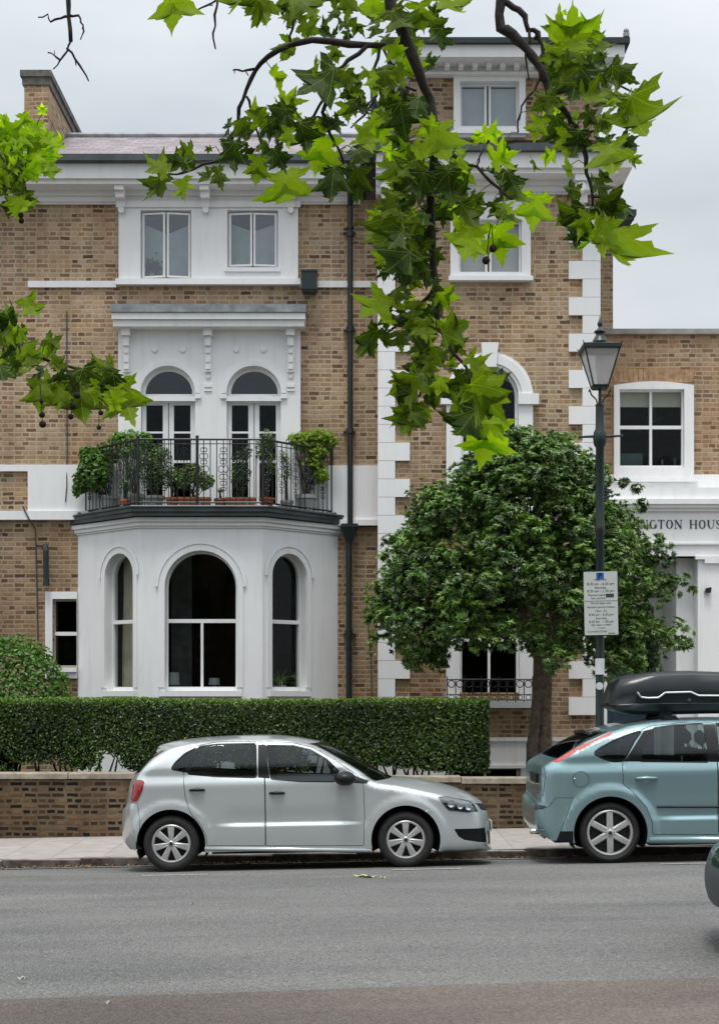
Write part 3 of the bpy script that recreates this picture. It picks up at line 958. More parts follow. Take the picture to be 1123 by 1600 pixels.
for px, D in ((192, D1), (323, D1), (455, D1)):
    x = X(px, D)
    mb.box(x-0.075, x+0.075, D-0.40, D-0.12, 9.995, 10.069)
    mb.box(x-0.07, x+0.07, D-0.32, D-0.0705, 9.90, 9.994)
    mb.box(x-0.06, x+0.06, D-0.18, D-0.071, 9.78, 9.899)
    mb.lathe([(0, -0.05), (0.05, -0.05), (0.05, 0.0)], (x, D-0.13, 9.74), 10, 'y')
for px in (604, 905):
    x = X(px, D2)
    for k, (w, d, z0, z1) in enumerate(((0.13, 0.42, 9.97, 10.069), (0.11, 0.34, 9.84, 9.969), (0.09, 0.24, 9.68, 9.839), (0.07, 0.15, 9.52, 9.679))):
        mb.box(x-w, x+w, D2-d, D2-0.001, z0, z1)
    mb.lathe([(0, -0.1), (0.07, -0.1), (0.08, 0.08)], (x-0.02, D2-0.30, 9.88), 12, 'y')
build_split(mb, 'bracket', M['white'], house, .01)
# roof
mb = MB()
mb.add([(XL, D1-0.50, 10.47), (X1-0.2, D1-0.50, 10.47), (X1-0.2, 27.6, 11.93), (XL, 27.6, 11.93), (X1-.2, 31, 10.4), (XL, 31, 10.4)],
       [(0,1,2,3), (3,2,4,5), (1,4,2), (0,3,5)])
mb.build('roof', M['slate'], house)
mb = MB(); mb.tube([(XL, 27.6, 11.95), (X1-0.2, 27.6, 11.95)], 0.06, 8); mb.build('ridge_tiles', M['lead'], house)
# lean roof between main cornice and attic storey
mb = MB(); mb.add([(X1-0.25, D2-0.45, 10.46), (tower_x1+0.45, D2-0.45, 10.46), (tower_x1+0.45, D2+0.3, 10.76), (X1-0.25, D2+0.3, 10.76), (X1-.25, D2+3, 10.76), (tower_x1+.45, D2+3, 10.76)], [(0,1,2,3), (3,2,5,4)])
mb.build('ledge_roof', M['lead'], house)
# party-wall chimney stack at the left
def chimney():
    mb = MB(); x0, x1, y0, y1 = X(35, 26), X(78, 26), 26.0, 29.0
    mb.box(x0+.03, x1-.03, y0+.03, y1, 9.8, Z(132, 26))
    ch = mb.build('chimney', M['brick'], house)
    mb = MB()
    mb.box(x0, x1, y0, y1+.03, Z(132, 26), Z(120, 26)); mb.box(x0-.03, x1+.03, y0-.03, y1+.06, Z(120, 26)+.001, Z(110, 26))
    mb.build('chimney_cap', simple('sooty_stone', (.13, .125, .11), .9, var=.5, bmp=.5), ch)
chimney()
# vent pipe and ridge finial on the roof beside the tower
mb = MB(); mb.tube([(X(583, 26), 26, 10.9), (X(583, 26), 26, Z(120, 26))], 0.05, 8); mb.tube([(X(592, 26), 26, 10.9), (X(592, 26), 26, Z(170, 26))], 0.03, 8)
mb.tube([(X(583, 26), 26, Z(150, 26)), (X(592, 26), 26, Z(172, 26))], 0.03, 6)
mb.build('vent_pipe', M['pipe'], house)
mb = MB(); mb.ball((X(596, 25.2), 25.2, Z(222, 25.2)), 0.14, 12, sq=(1.3, 1, 0.7)); mb.build('ridge_end_tile', M['terracotta'], house)
# attic cornice
mb = MB()
az = lambda py: Z(py, D2-0.45)
mb.box(ax0-0.3, tower_x1+0.33, D2-0.48, 28, az(90), az(71))
mb.box(ax0-0.06, tower_x1+0.06, D2-0.10, 28, 11.745, az(88)-.01)
mb.box(ax0-0.12, tower_x1+0.12, D2-0.15, 27.9, 11.75, 11.79)
mb.box(tx(708), tx(820), D2-0.06, D2+0.1, 10.78, tz(199))
mb.box(tx(708), tx(718), D2-0.06, D2+0.1, tz(199), 11.744); mb.box(tx(810), tx(820), D2-0.06, D2+0.1, tz(199), 11.744)
mb.box(tx(718), tx(810), D2-0.06, D2+0.1, tz(129), 11.744)
mb.box(tx(703), tx(825), D2-0.12, D2-.0605, tz(212), tz(207))
mb.build('attic_cornice', M['white'], house)
mb = MB()
px = 650
while px < 935:
    mb.box(tx(px), tx(px+8), D2-0.30, D2-0.101, 11.80, az(90)-.001); px += 21.5
build_split(mb, 'dentil', M['white'], house)
mb = MB(); mb.box(ax0-0.36, tower_x1+0.40, D2-0.56, 28.1, az(71)+.001, az(62.5)); mb.build('attic_gutter', M['dkgreen'], house)
mb = MB(); mb.tube([(tower_x1+0.35, D2-0.5, az(60)), (tower_x1+0.35, D2-0.5, az(54))], 0.05, 8); mb.ball((tower_x1+0.35, D2-0.5, az(51)), 0.045); mb.build('roof_finial', M['lead'], house)
casement(tx(718), tx(810), tz(200), tz(129), D2, D2+0.06, M['glass_sky'])
mb = MB(); mb.box(tx(720), tx(808), D2+0.20, D2+0.22, tz(199), tz(131)); mb.build('net_curtain', M['voile_and_sheen'], house)

# quoins
mb = MB()
pitch = 56.7
zq = tz(437)
k = -16
def quoin(mb, x0, x1, z0, z1, D=D2):
    c = 0.012
    mb.box(x0, x1, D-0.045, D-0.0005, z0+.003, z1-.003)
zq0 = tz(437) - 20*pitch/ (F/D2)
step = pitch/(F/D2)
k = 0
while True:
    z = zq0 + k*step
    if z > 9.5: break
    if z > 1.05:
        zt_ = min(z+step*.5, 9.86)
        quoin(mb, tower_x0-.02, tx(640), z, zt_); quoin(mb, tx(887.5), tower_x1+.02, z, zt_)
        zt2 = min(z+step, 9.86)
        quoin(mb, tower_x0-.02, tx(617), z+step*.5, zt2); quoin(mb, tx(909), tower_x1+.02, z+step*.5, zt2)
    k += 1
build_split(mb, 'quoin', M['white'], house, 0.0)
# rendered base of the tower and bay
mb = MB()
mb.prism(rect(tower_x0-.04, tower_x1+.04, -0.79, tz(1153)), D2-0.07, D2-.001, [rect(tx(704), tx(812), -0.4, tz(1200))])
mb.box(tower_x0-.06, tower_x1+.06, D2-0.10, D2-.0705, tz(1158), tz(1152)+.001)
mb.box(tx(696), tx(820), D2-0.11, D2-.0705, tz(1200), tz(1195))
mb.build('rendered_base', M['white_old'], house)
window(rect(tx(705), tx(811), -0.38, tz(1200.5)), [rect(tx(708), tx(755), -0.3, tz(1202)), rect(tx(759), tx(807), -0.3, tz(1202))], D2+0.02, M['glass'], name='basement_window')

# tower windows
mb = MB()
mb.prism(rect(tx(703), tx(828), tz(441), 9.86), D2-0.07, D2+.1, [rect(tx(716), tx(814), tz(427), tz(345))])
mb.box(tx(700), tx(831), D2-0.13, D2-.0705, tz(441), tz(434))
mb.box(tx(724), tx(806), D2-0.09, D2-.0705, tz(424), tz(418)) if False else None
mb.build('window_surround', M['white'], house)
casement(tx(716), tx(814), tz(427), tz(345), D2, D2+0.04, M['glass'])
mb = MB(); mb.box(tx(718), tx(812), D2+0.13, D2+0.14, tz(423), tz(347)); mb.build('roller_blind', simple('white_blind', (0.78, 0.78, 0.78), 0.8, var=0.03), house)

def arched_window(cx, hw, z0, apex, D, sur, key, imp, T=None, glassm='glass', mull=True, zrail=None, rise=None):
    zs = apex - hw
    mb = MB()
    mb.prism(arch(cx, sur, z0, zs), D-0.08, D+0.14, [arch(cx, hw, z0+0.10, zs)])
    mb.prism(halfring(cx, hw+0.05, sur-0.05, zs), D-0.105, D-0.0805)
    if key:
        mb.prism([(cx-0.10, zs+hw-0.02), (cx+0.10, zs+hw-0.02), (cx+0.135, zs+sur+0.14), (cx-0.135, zs+sur+0.14)], D-0.14, D-0.001)
    if imp:
        for s_ in (-1, 1):
            a, b = sorted((cx+s_*(hw-0.01), cx+s_*(sur+0.09)))
            mb.box(a, b, D-0.13, D-0.001, zs-0.15, zs+0.02)
    mb.box(cx-sur-0.08, cx+sur+0.08, D-0.18, D-.0805, z0-0.02, z0+0.09)
    mb.build('window_surround', M['white'], house)
    f = 0.045
    zr = zrail or (z0+zs)/2+0.1
    y = D+0.05
    hl = [cliparch(cx, hw-f, zr+0.03, zs, cx-hw+f, cx+hw-f)]
    top = arch(cx, hw-f, zr+0.03, zs)
    lo = [rect(cx-hw+f, cx-0.02, z0+0.14, zr-0.03), rect(cx+0.02, cx+hw-f, z0+0.14, zr-0.03)]
    window(arch(cx, hw-.003, z0+0.101, zs), [top]+lo, y, M[glassm])
arched_window(acx, ahw, 4.75, tz(574), D2, 0.69, True, True, zrail=5.75)
arched_window(acx, ahw+.02, tz(1104), tz(872), D2, 0.69, True, True, zrail=2.75)
# window guard on the ground-floor sill of the tower
def ring(mb, c, r, t=0.008, n=12, ax='y', mi=0, seg=4):
    pts = [(c[0]+r*math.cos(2*math.pi*i/n), c[1], c[2]+r*math.sin(2*math.pi*i/n)) for i in range(n+1)]
    mb.tube(pts, t, seg, mi, cap=False)
mb = MB()
gy = D2-0.24; g0, g1 = tx(697), tx(829); gz0, gz1 = tz(1094), tz(1062)
mb.tube([(g0, gy, gz1), (g1, gy, gz1)], 0.010, 5); mb.tube([(g0, gy, gz0), (g1, gy, gz0)], 0.010, 5)
mb.tube([(g0, gy, gz0+.09), (g1, gy, gz0+.09)], 0.008, 5)
nb = 10
for i in range(nb+1):
    x = g0+(g1-g0)*i/nb
    mb.tube([(x, gy, gz0-.03), (x, gy, gz1+(0.05 if i % 2 == 0 else 0))], 0.009, 5)
    if i < nb:
        ring(mb, (x+(g1-g0)/nb/2, gy, gz0+.045), 0.04); ring(mb, (x+(g1-g0)/nb/2, gy, gz1-.07), 0.055)
mb.tube([(g0, gy, gz1), (g0, D2-.08, gz1)], .009, 5); mb.tube([(g1, gy, gz1), (g1, D2-.08, gz1)], .009, 5)
mb.build('window_guard', M['black_iron'], house)

# --- bay window
BC = -2.474; hwF = 0.96; hwB = 2.12; YF = 23.89; dB = D1-YF
fl = math.hypot(hwB-hwF, dB)
zb0, zb1 = -0.75, 4.64
def arch_hole(c, hw, apex, z0=1.92): return arch(c, hw, z0, apex-hw)
zrB = Z(970.5, 24.1)
def facet(T, u0, u1, c, hw, apex, ring_r, mull):
    mb = MB(); mb.T = T
    mb.prism(rect(u0, u1, zb0, zb1), 0, 0.24, [arch_hole(c, hw, apex)])
    zs = apex-hw
    mb.prism(arch(c, hw+0.10, 1.98, zs), -0.022, -0.0005, [arch(c, hw+.004, 1.985, zs)])
    mb.prism(halfring(c, hw+.105, hw+.15, zs), -0.035, -0.0225)
    mb.box(c-hw-0.08, c+hw+0.08, -0.06, 0.0, 1.84, 1.92)
    bw = mb.build('bay_wall', M['white'], house)
    f = 0.03
    y = 0.13 if not mull else 0.17
    top = arch(c, hw-f, zrB+0.03, zs)
    if mull: lo = [rect(c-hw+f, c-0.02, 1.99, zrB-0.03), rect(c+0.02, c+hw-f, 1.99, zrB-0.03)]
    else: lo = [rect(c-hw+f, c+hw-f, 1.99, zrB-0.03)]
    window(arch(c, hw-.003, 1.923, zs), [top]+lo, y, M['glass'], T=T)
T0 = Matrix.Translation((BC, YF, 0))
facet(T0, -hwF+.0, hwF-.0, 0, 0.56, 4.114, 0.68, True)
ang = math.atan2(dB, hwB-hwF)
TR = Matrix.Translation((BC+hwF, YF, 0)) @ Matrix.Rotation(ang, 4, 'Z')
facet(TR, 0.0, fl, 0.55, 0.36, 4.10, 0.43, False)
TL = Matrix.Translation((BC-hwF, YF, 0)) @ Matrix.Rotation(-ang, 4, 'Z')
facet(TL, -fl, 0.0, -0.50, 0.36, 4.10, 0.43, False)
# cornice and lead-covered balcony slab
def bay_poly(off, yb=D1-0.001):
    c, s = math.cos(ang), math.sin(ang)
    k = math.tan(ang/2)*off
    return [(BC-hwB-min(off, .13)*1.0, yb), (BC-hwF-k, YF-off), (BC+hwF+k, YF-off), (BC+hwB+.0+min(off, .13)*1.0, yb)]
mb = MB()
mb.hprism(bay_poly(0.03), 4.47, 4.50); mb.hprism(bay_poly(0.06), 4.5005, 4.56); mb.hprism(bay_poly(0.10), 4.5605, 4.625)
mb.build('bay_cornice', M['white'], house)
mb = MB()
mb.hprism(bay_poly(0.20), 4.6405, 4.70); mb.hprism(bay_poly(0.235), 4.7005, 4.775)
pp = bay_poly(0.24)
mb.tube([(x, y, 4.775) for x, y in pp], 0.022, 8)
for i in range(3):
    for t in (0.15, 0.5, 0.85):
        a, b = pp[i], pp[i+1]
        x, y = a[0]+(b[0]-a[0])*t, a[1]+(b[1]-a[1])*t
        mb.ball((x, y+.06, 4.80), 0.035, 8)
slab = mb.build('balcony_slab', M['lead_dark'], house)
# balcony railing
RP = [(BC-1.98, D1-0.04), (BC-0.97, YF-0.06), (BC+0.97, YF-0.06), (BC+2.02, D1-0.04)]
mb = MB(); rail_top, rail_bot = Z(686, 23.8), 4.86
rp_t = [(x, y, rail_top) for x, y in RP]; 
mb.tube(rp_t, 0.017, 6); mb.tube([(x, y, rail_bot) for x, y in RP], 0.014, 6)
mb.tube([(x, y, rail_top-0.07) for x, y in RP], 0.008, 5)
def rail_pts():
    out = []
    for i in range(3):
        a, b = RP[i], RP[i+1]
        L = math.hypot(b[0]-a[0], b[1]-a[1]); n = round(L/0.102)
        for k in range(n): out.append((i, k, n, a[0]+(b[0]-a[0])*k/n, a[1]+(b[1]-a[1])*k/n))
    out.append((2, 99, 99, RP[3][0], RP[3][1]))
    return out
orn = MB()
cnt = 0
for (i, k, n, x, y) in rail_pts():
    post = (k == 0) or (k == 99) or (i == 1 and k == n//2)
    r = 0.024 if post else 0.0075
    mb.tube([(x, y, 4.78), (x, y, rail_top+(0.0 if not post else 0.02))], r, 6)
    if post: mb.ball((x, y, rail_top+0.04), 0.028, 8)
    cnt += 1
    if not post and k % 3 == 1:
        # cast scrolls threaded on a baluster
        dx, dy = (RP[i+1][0]-RP[i][0]), (RP[i+1][1]-RP[i][1]); L = math.hypot(dx, dy); dx /= L; dy /= L
        for zc_, rr_ in ((5.68, .026), (5.58, .034), (5.49, .026), (5.38, .042), (5.26, .034), (5.16, .026), (5.07, .02)):
            for s_ in (-1, 1):
                c = (x+dx*s_*rr_*.9, y+dy*s_*rr_*.9, zc_)
                pts = [(c[0]+dx*rr_*math.cos(a), c[1]+dy*rr_*math.cos(a), c[2]+rr_*1.3*math.sin(a)) for a in [2*math.pi*q/9 for q in range(10)]]
                orn.tube(pts, 0.0065, 4, cap=False)
rl = mb.build('balcony_railing', M['black_iron'], house)
build_split(orn, 'iron_scroll', M['black_iron'], rl, .005)

# downpipe, hopper, alarm box, stub pipe, cable
mb = MB(); xp = X(547, 24.85)
mb.tube([(xp, D1-0.52, 10.38), (xp, D1-0.50, 10.2), (xp, 24.86, 9.80), (xp, 24.86, hz(830))], 0.045, 10)
mb.tube([(xp-.02, 24.84, hz(838)), (xp-.02, 24.84, 0.2)], 0.05, 10)
for py in (360, 372, 516, 520, 674, 678, 988, 995):
    z = hz(py); xx = xp if py < 800 else xp-.02
    mb.tube([(xx, 24.855, z-0.02), (xx, 24.855, z+0.02)], 0.064, 10)
for py in (366, 518, 676, 991): mb.box(xp-0.11, xp+0.09, 24.90, 24.99, hz(py)-0.012, hz(py)+0.012)
mb.add([(xp-.14, 24.72, hz(826)), (xp+.12, 24.72, hz(826)), (xp+.12, 24.985, hz(826)), (xp-.14, 24.985, hz(826)), (xp-.07, 24.79, hz(848)), (xp+.04, 24.79, hz(848)), (xp+.04, 24.9, hz(848)), (xp-.07, 24.9, hz(848))],
       [(0,1,2,3), (4,7,6,5), (0,4,5,1), (1,5,6,2), (2,6,7,3), (3,7,4,0)])
mb.box(xp-.15, xp+.13, 24.71, 24.985, hz(826)+.0005, hz(821))
mb.build('downpipe', M['pipe'], house)
mb = MB(); bxx = hx(484); mb.box(bxx-.125, bxx+.125, D1-0.30, D1-0.051, hz(459), hz(432)); mb.box(bxx-.135, bxx+.135, D1-0.31, D1-0.05, hz(432)+.0005, hz(429))
mb.box(bxx-.10, bxx+.10, D1-.28, D1-.06, hz(462), hz(459)-.0005)
mb.build('alarm_box', M['dkgreen'], house)
mb = MB(); mb.tube([(hx(72), D1+.02, hz(853)), (hx(72), D1-.09, hz(854)), (hx(74.5), D1-.12, hz(862)), (hx(75), D1-.12, hz(905)), (hx(75), D1-.12, hz(916))], [.04, .045, .045, .045, .055], 9)
mb.build('overflow_pipe', M['pipe'], house)
mb = MB()
cab = [(105, 486), (105, 600), (105.5, 700), (106, 760), (104, 785)]
mb.tube([(hx(a), D1-.075 if b > 725 else D1-.012, hz(b)) for a, b in cab], 0.009, 5)
cab2 = [(38, 792), (48, 812), (56, 826), (58, 900), (60, 1000)]
mb.tube([(hx(a), D1-.11 if b < 815 else D1-.012, hz(b)) for a, b in cab2], 0.012, 5)
mb.tube([(hx(58), D1-.012, hz(852)), (hx(72), D1-.012, hz(853))], 0.01, 5)
build_split(mb, 'cable', M['lead_dark'], house, .02)

# things standing inside the windows
def curtain(x0, x1, y, z0, z1, label, T=None, waist=None, mat='curtain'):
    mb = MB(); mb.T = T; n = 28; vs, fs = [], []
    for j in range(9):
        z = z0+(z1-z0)*j/8
        sq = 1.0
        if waist: sq = 1 - 0.45*math.exp(-((z-waist)/0.35)**2)
        for i in range(n+1):
            u = i/n
            vs.append((x0+(x1-x0)*u*sq, y+0.03*math.sin(u*26+0.6*math.sin(z*2)), z))
    for j in range(8):
        for i in range(n):
            a = j*(n+1)+i; fs.append((a, a+1, a+n+2, a+n+1))
    mb.add(vs, fs); o = mb.build('curtain', M[mat], smooth=True)
    return tag(o, label, 'curtain')
curtain(-0.88, -0.52, 0.36, 1.75, 4.15, 'cream gathered curtain hanging inside the narrow left light of the bay', TL)
0 and curtain(0.74, 0.84, 0.34, 1.75, 3.0, 'thin pale curtain edge inside the narrow right light of the bay', TR, mat='voile_and_sheen')
def lampshade(x, y, z, w, h, label):
    mb = MB(); mb.lathe([(w*0.42, h), (w*0.5, 0)], (x, y, z), 16); mb.lathe([(0.02, 0), (0.02, -0.25), (0.07, -0.27), (0.07, -0.30)], (x, y, z), 12)
    return tag(mb.build('table_lamp', simple('lamp_shade_white', (0.6, 0.63, 0.66), 0.8)), label, 'lamp')
lampshade(X(273, 24.7), 24.7, Z(1070, 24.7), 0.17, 0.20, 'pale blue white lamp shade in the left corner of the big arched bay light')
lampshade(X(335, 24.9), 24.9, Z(1070, 24.9), 0.19, 0.11, 'low white lamp shade right of the centre bar of the big arched bay light')
mb = MB(); mb.prism(rect(X(272, 26), X(281, 26), Z(1008, 26), Z(992, 26)), 25.98, 26.0, [rect(X(274, 26), X(279, 26), Z(1005, 26), Z(995, 26))])
mb.box(X(268, 26), X(300, 26), 26.003, 26.05, 1.5, 4.4)
tag(mb.build('picture_frame', M['lead']), 'small grey picture frame on the room wall behind the big arched bay light', 'picture')

# ================================================================ neighbouring low building on the right
D3 = 25.2; DP = 24.55
annex = thing('entrance_house', (X(1030, D3), D3, 0.0), 'lower orange brick building with white entrance portico and lettered fascia at the right', 'house')
_h = house; house = annex
nx = lambda px: X(px, D3); nz = lambda py: Z(py, D3)
mb = MB(); mb.prism(rect(tower_x1+.004, 11.0, 4.9, nz(523)), D3, D3+.33, [rect(nx(962), nx(1072), nz(735), nz(606))])
mb.build('wall', M['brick_side'], annex)
mb = MB(); mb.box(tower_x1+.004, 11.05, D3-0.07, D3+.4, nz(523)+.001, nz(515)); mb.build('parapet_coping', M['coping_grey'], annex)
# rubbed-brick flat arch above the window
mb = MB(); 
for i in range(16):
    a0, a1 = nx(959+i*7.7), nx(959+i*7.7+6.6)
    mb.prism([(a0, nz(597)), (a1, nz(597)), (a1+(i-7.5)*.004, nz(577)), (a0+(i-7.5)*.004, nz(577))], D3-0.006, D3+.01)
mb.build('brick_arch', simple('rubbed_brick', (0.37, 0.235, 0.13), 0.9, var=0.35, vscale=9), annex)
seg = [(nx(957.5), nz(748)), (nx(1082), nz(748)), (nx(1082), nz(603))] + [(nx(1082+(957.5-1082)*i/10), nz(603-6*math.sin(math.pi*i/10))) for i in range(1, 10)] + [(nx(957.5), nz(603))]
mb = MB(); mb.prism(seg, D3-0.07, D3+.12, [rect(nx(966), nx(1067), nz(731), nz(609))])
mb.box(nx(955), nx(1087), D3-.14, D3-.0705, nz(754), nz(748))
mb.build('window_surround', M['white'], annex)
zr = nz(667)
window(rect(nx(966)+.002, nx(1067)-.002, nz(731)+.002, nz(609)-.002),
       [rect(nx(968.5), nx(1014.5), zr+.025, nz(611.5)), rect(nx(1018.5), nx(1064.5), zr+.025, nz(611.5)), rect(nx(968.5), nx(1014.5), nz(727), zr-.03), rect(nx(1018.5), nx(1064.5), nz(727), zr-.03)], D3+.03, M['glass'])
room(tower_x1+.3, 10, D3+.34, D3+3.5, 5.2, 7.7, M['interior'])
mb = MB(); mb.box(nx(967), nx(1066), D3+.12, D3+.13, nz(634), nz(609)); mb.build('roller_blind', M['blind'], annex)
mb = MB(); mb.box(nx(975), nx(1012), D3+.5, D3+.9, nz(735), nz(701)); mb.box(nx(1040), nx(1043), D3+.4, D3+.42, nz(735), nz(712)); mb.box(nx(1060), nx(1063), D3+.4, D3+.42, nz(735), nz(710))
mb.tube([(nx(1022), D3+.7, nz(640)), (nx(1035), D3+.7, nz(647)), (nx(1046), D3+.7, nz(640))], .02, 6); mb.tube([(nx(1034), D3+.7, nz(620)), (nx(1036), D3+.7, nz(648))], .012, 5)
tag(mb.build('furniture', simple('teal_furniture', (0.10, 0.19, 0.19), 0.5)), 'dim teal sofa and clutter inside the four-pane upper window at the right', 'furniture')
# entablature
pz_ = lambda py: Z(py, DP); pxx = lambda px: X(px, DP)
XA = tower_x1+.045
mb = MB()
mb.box(tower_x1+.004, 11, D3-.05, D3+.3, 4.6, nz(742))
mb.box(XA, 11, DP-.02, D3-.06, pz_(781), pz_(762))
mb.box(XA, 11, DP-.14, D3-.06, pz_(789), pz_(781)-.001)
mb.box(XA, 11, DP-.10, D3-.06, pz_(794), pz_(789)-.001)
mb.box(XA, 11, DP-.05, D3-.06, pz_(799), pz_(794)-.001)
mb.box(XA, 11, DP, D3-.06, pz_(848), pz_(799)-.001)
mb.box(XA, 11, DP-.03, D3-.06, pz_(851), pz_(848)-.001)
mb.box(XA, 11, DP, D3-.06, pz_(869), pz_(851)-.001)
mb.build('entablature', M['white'], annex)
# ground floor: recessed porch
jx = X(1090, DP)
jl = XA+0.10
mb = MB()
mb.box(jx, 11, DP+.03, D3+.3, -.5, pz_(869)-.001)
mb.box(jx+.10, 11, DP-.02, DP+.0295, pz_(880), pz_(869)-.001)
mb.box(jx-.05, jx+.10, DP-.035, DP+.029, pz_(874), pz_(869)-.0015)
mb.box(jx-.28, jx-.0005, DP+.34, 26.3, -.5, pz_(869)-.001)
mb.box(XA, jl, DP+.03, 26.3, -.5, pz_(869)-.001)
mb.box(jl, jx-.28, 26.3, 26.4, -.5, pz_(869)-.001)
mb.box(jl, jx-.0005, DP+.03, 26.3, pz_(869)-.0, pz_(866))
dZ = Z(948, 26.2)
mb.box(jl+.001, jx-.281, 26.12, 26.299, dZ, dZ+.14)
mb.box(jx-.40, jx-.281, 26.15, 26.299, -.3, dZ-.001)
mb.build('porch_wall', M['white'], annex)
mb = MB(); mb.box(jl+.25, jx-.401, 26.18, 26.28, -.2, dZ-.002)
dr = mb.build('front_door', M['blue_door'], annex)
mb = MB()
for (a, b) in ((.35, .80), (.95, 1.32)):
    for (c, d) in ((.3, 1.0), (1.2, 2.2), (2.3, 2.9)):
        if jl+b < jx-.42: mb.box(jl+a, jl+b, 26.165, 26.179, c, d)
mb.build('door_panel', M['blue_door'], dr)
mb = MB(); mb.box(jl+.3, jx-.45, 26.2, 26.25, dZ+.141, pz_(869)-.08)
mb.build('door_fanlight', M['glass_fan'], annex)
mb = MB(); mb.box(jl, 11, 23.3, 26.1, -.4, .20); mb.box(jl, 11, 23.7, 26.1, .2, .36); mb.box(jl, 11, 24.1, 26.1, .36, .52)
mb.build('entrance_steps', M['coping_grey'], annex)
# little black wall light / plaque
mb = MB(); qx, qz = X(1105, DP), Z(922, DP)
mb.prism([(qx-.055, qz-.04), (qx+.04, qz-.045), (qx+.05, qz+.045), (qx-.03, qz+.03)], DP-.05, DP+.0295); mb.box(qx-.045, qx-.02, DP-.06, DP-.0505, qz-.03, qz+.02)
mb.build('wall_plaque', M['black_iron'], annex)
# lettering WASHINGTON HOUSE in thick-and-thin serif capitals
LET = {
 'I': (.36, [(.18,0,.18,1,1)], [(.18,0),(.18,1)]),
 'N': (.92, [(.14,0,.14,1,0),(.78,0,.78,1,0),(.14,1,.78,0,1)], [(.14,0),(.10,1),(.78,1)]),
 'T': (.80, [(.40,0,.40,1,1),(.04,.98,.76,.98,0),(.05,.98,.05,.80,0),(.75,.98,.75,.80,0)], [(.40,0)]),
 'H': (.92, [(.16,0,.16,1,1),(.76,0,.76,1,1),(.16,.5,.76,.5,0)], [(.16,0),(.16,1),(.76,0),(.76,1)]),
 'U': (.90, [(.16,.3,.16,1,1),(.76,.3,.76,1,0)], [(.16,1),(.76,1)]),
 'S': (.62, [], []), 'O': (.92, [], []), 'G': (.90, [(.78,0.06,.78,.42,1)], [(.78,.42)]),
 'W': (1.2, [(.10,1,.36,0,1),(.36,0,.60,1,0),(.60,1,.84,0,1),(.84,0,1.1,1,0)], [(.10,1),(.60,1),(1.1,1)]),
 'A': (.9, [(.10,0,.45,1,0),(.45,1,.80,0,1),(.22,.35,.68,.35,0)], [(.10,0),(.80,0)]),
 'E': (.76, [(.18,0,.18,1,1),(.18,.98,.68,.98,0),(.18,.5,.55,.5,0),(.18,.02,.70,.02,0)], [(.18,0),(.18,1)]),
 ' ': (.62, [], [])}
def seg_(mb, x0, z0, x1, z1, t, y):
    dx, dz = x1-x0, z1-z0; L = math.hypot(dx, dz) or 1; nx_, nz_ = -dz/L*t/2, dx/L*t/2
    mb.prism([(x0+nx_, z0+nz_), (x0-nx_, z0-nz_), (x1-nx_, z1-nz_), (x1+nx_, z1+nz_)], y-.006, y)
def word(text, x, z, h, y, sp=.10):
    kk = 0; out = []
    for ch in text:
        w, st, se = LET[ch]; mb = MB()
        for (a, b, c, d, th) in st:
            kk += 1; seg_(mb, x+a*h, z+b*h, x+c*h, z+d*h, h*(.17 if th else .06), y-.0002*(kk % 5))
        for (a, b) in se:
            kk += 1; bz = z+b*h+(.025*h if b < .5 else -.025*h); seg_(mb, x+(a-.14)*h, bz, x+(a+.14)*h, bz, .05*h, y-.0002*(kk % 5)-.001)
        if ch in 'OGUS':
            if ch in 'OG': a0, a1, cz, ry = (0, 360, .5, .5) if ch == 'O' else (50, 345, .5, .5)
            if ch == 'U': a0, a1, cz, ry = 180, 360, .32, .31
            if ch != 'S':
                cxl = .46; rx = .40 if ch != 'U' else .30
                if ch == 'G': rx = .40
                prev = None; nseg = 20
                for i in range(nseg+1):
                    a = R(a0+(a1-a0)*i/nseg)
                    t = .05+.13*abs(math.cos(a)) if ch != 'U' else .06+.09*max(0, -math.cos(a))
                    p = (x+(cxl+(rx-t/2)*math.cos(a))*h, z+(cz+(ry-.03)*math.sin(a))*h, t*h)
                    if prev: seg_(mb, prev[0], prev[1], p[0], p[1], (prev[2]+p[2])/2, y)
                    prev = p
            else:
                pts = [(.50,.80),(.46,.94),(.30,.97),(.14,.90),(.10,.75),(.20,.60),(.40,.45),(.52,.30),(.48,.12),(.32,.03),(.14,.07),(.08,.22)]
                for i in range(len(pts)-1):
                    t = .13 if 3 <= i <= 7 else .06
                    seg_(mb, x+pts[i][0]*h, z+pts[i][1]*h, x+pts[i+1][0]*h, z+pts[i+1][1]*h, t*h, y)
        x += w*h+sp*h
        if mb.f: out.append(mb)
    return out, x
hL = 13.5/(F/DP)
_, xe = word('WASHINGTON HOUS', 0, 0, hL, 0)
lets, _ = word('WASHINGTON HOUSE', X(1127, DP)-xe, Z(826, DP), hL, DP-.001)
M['letter'] = simple('black_lettering', (0.05, 0.05, 0.055), 0.6)
for mb in lets: mb.build('letter', M['letter'], annex)
mb = MB(); mb.box(X(1000, DP), X(1088, DP), DP-.03, DP+.2, pz_(755.5), pz_(752.5)) if False else None
house = _h

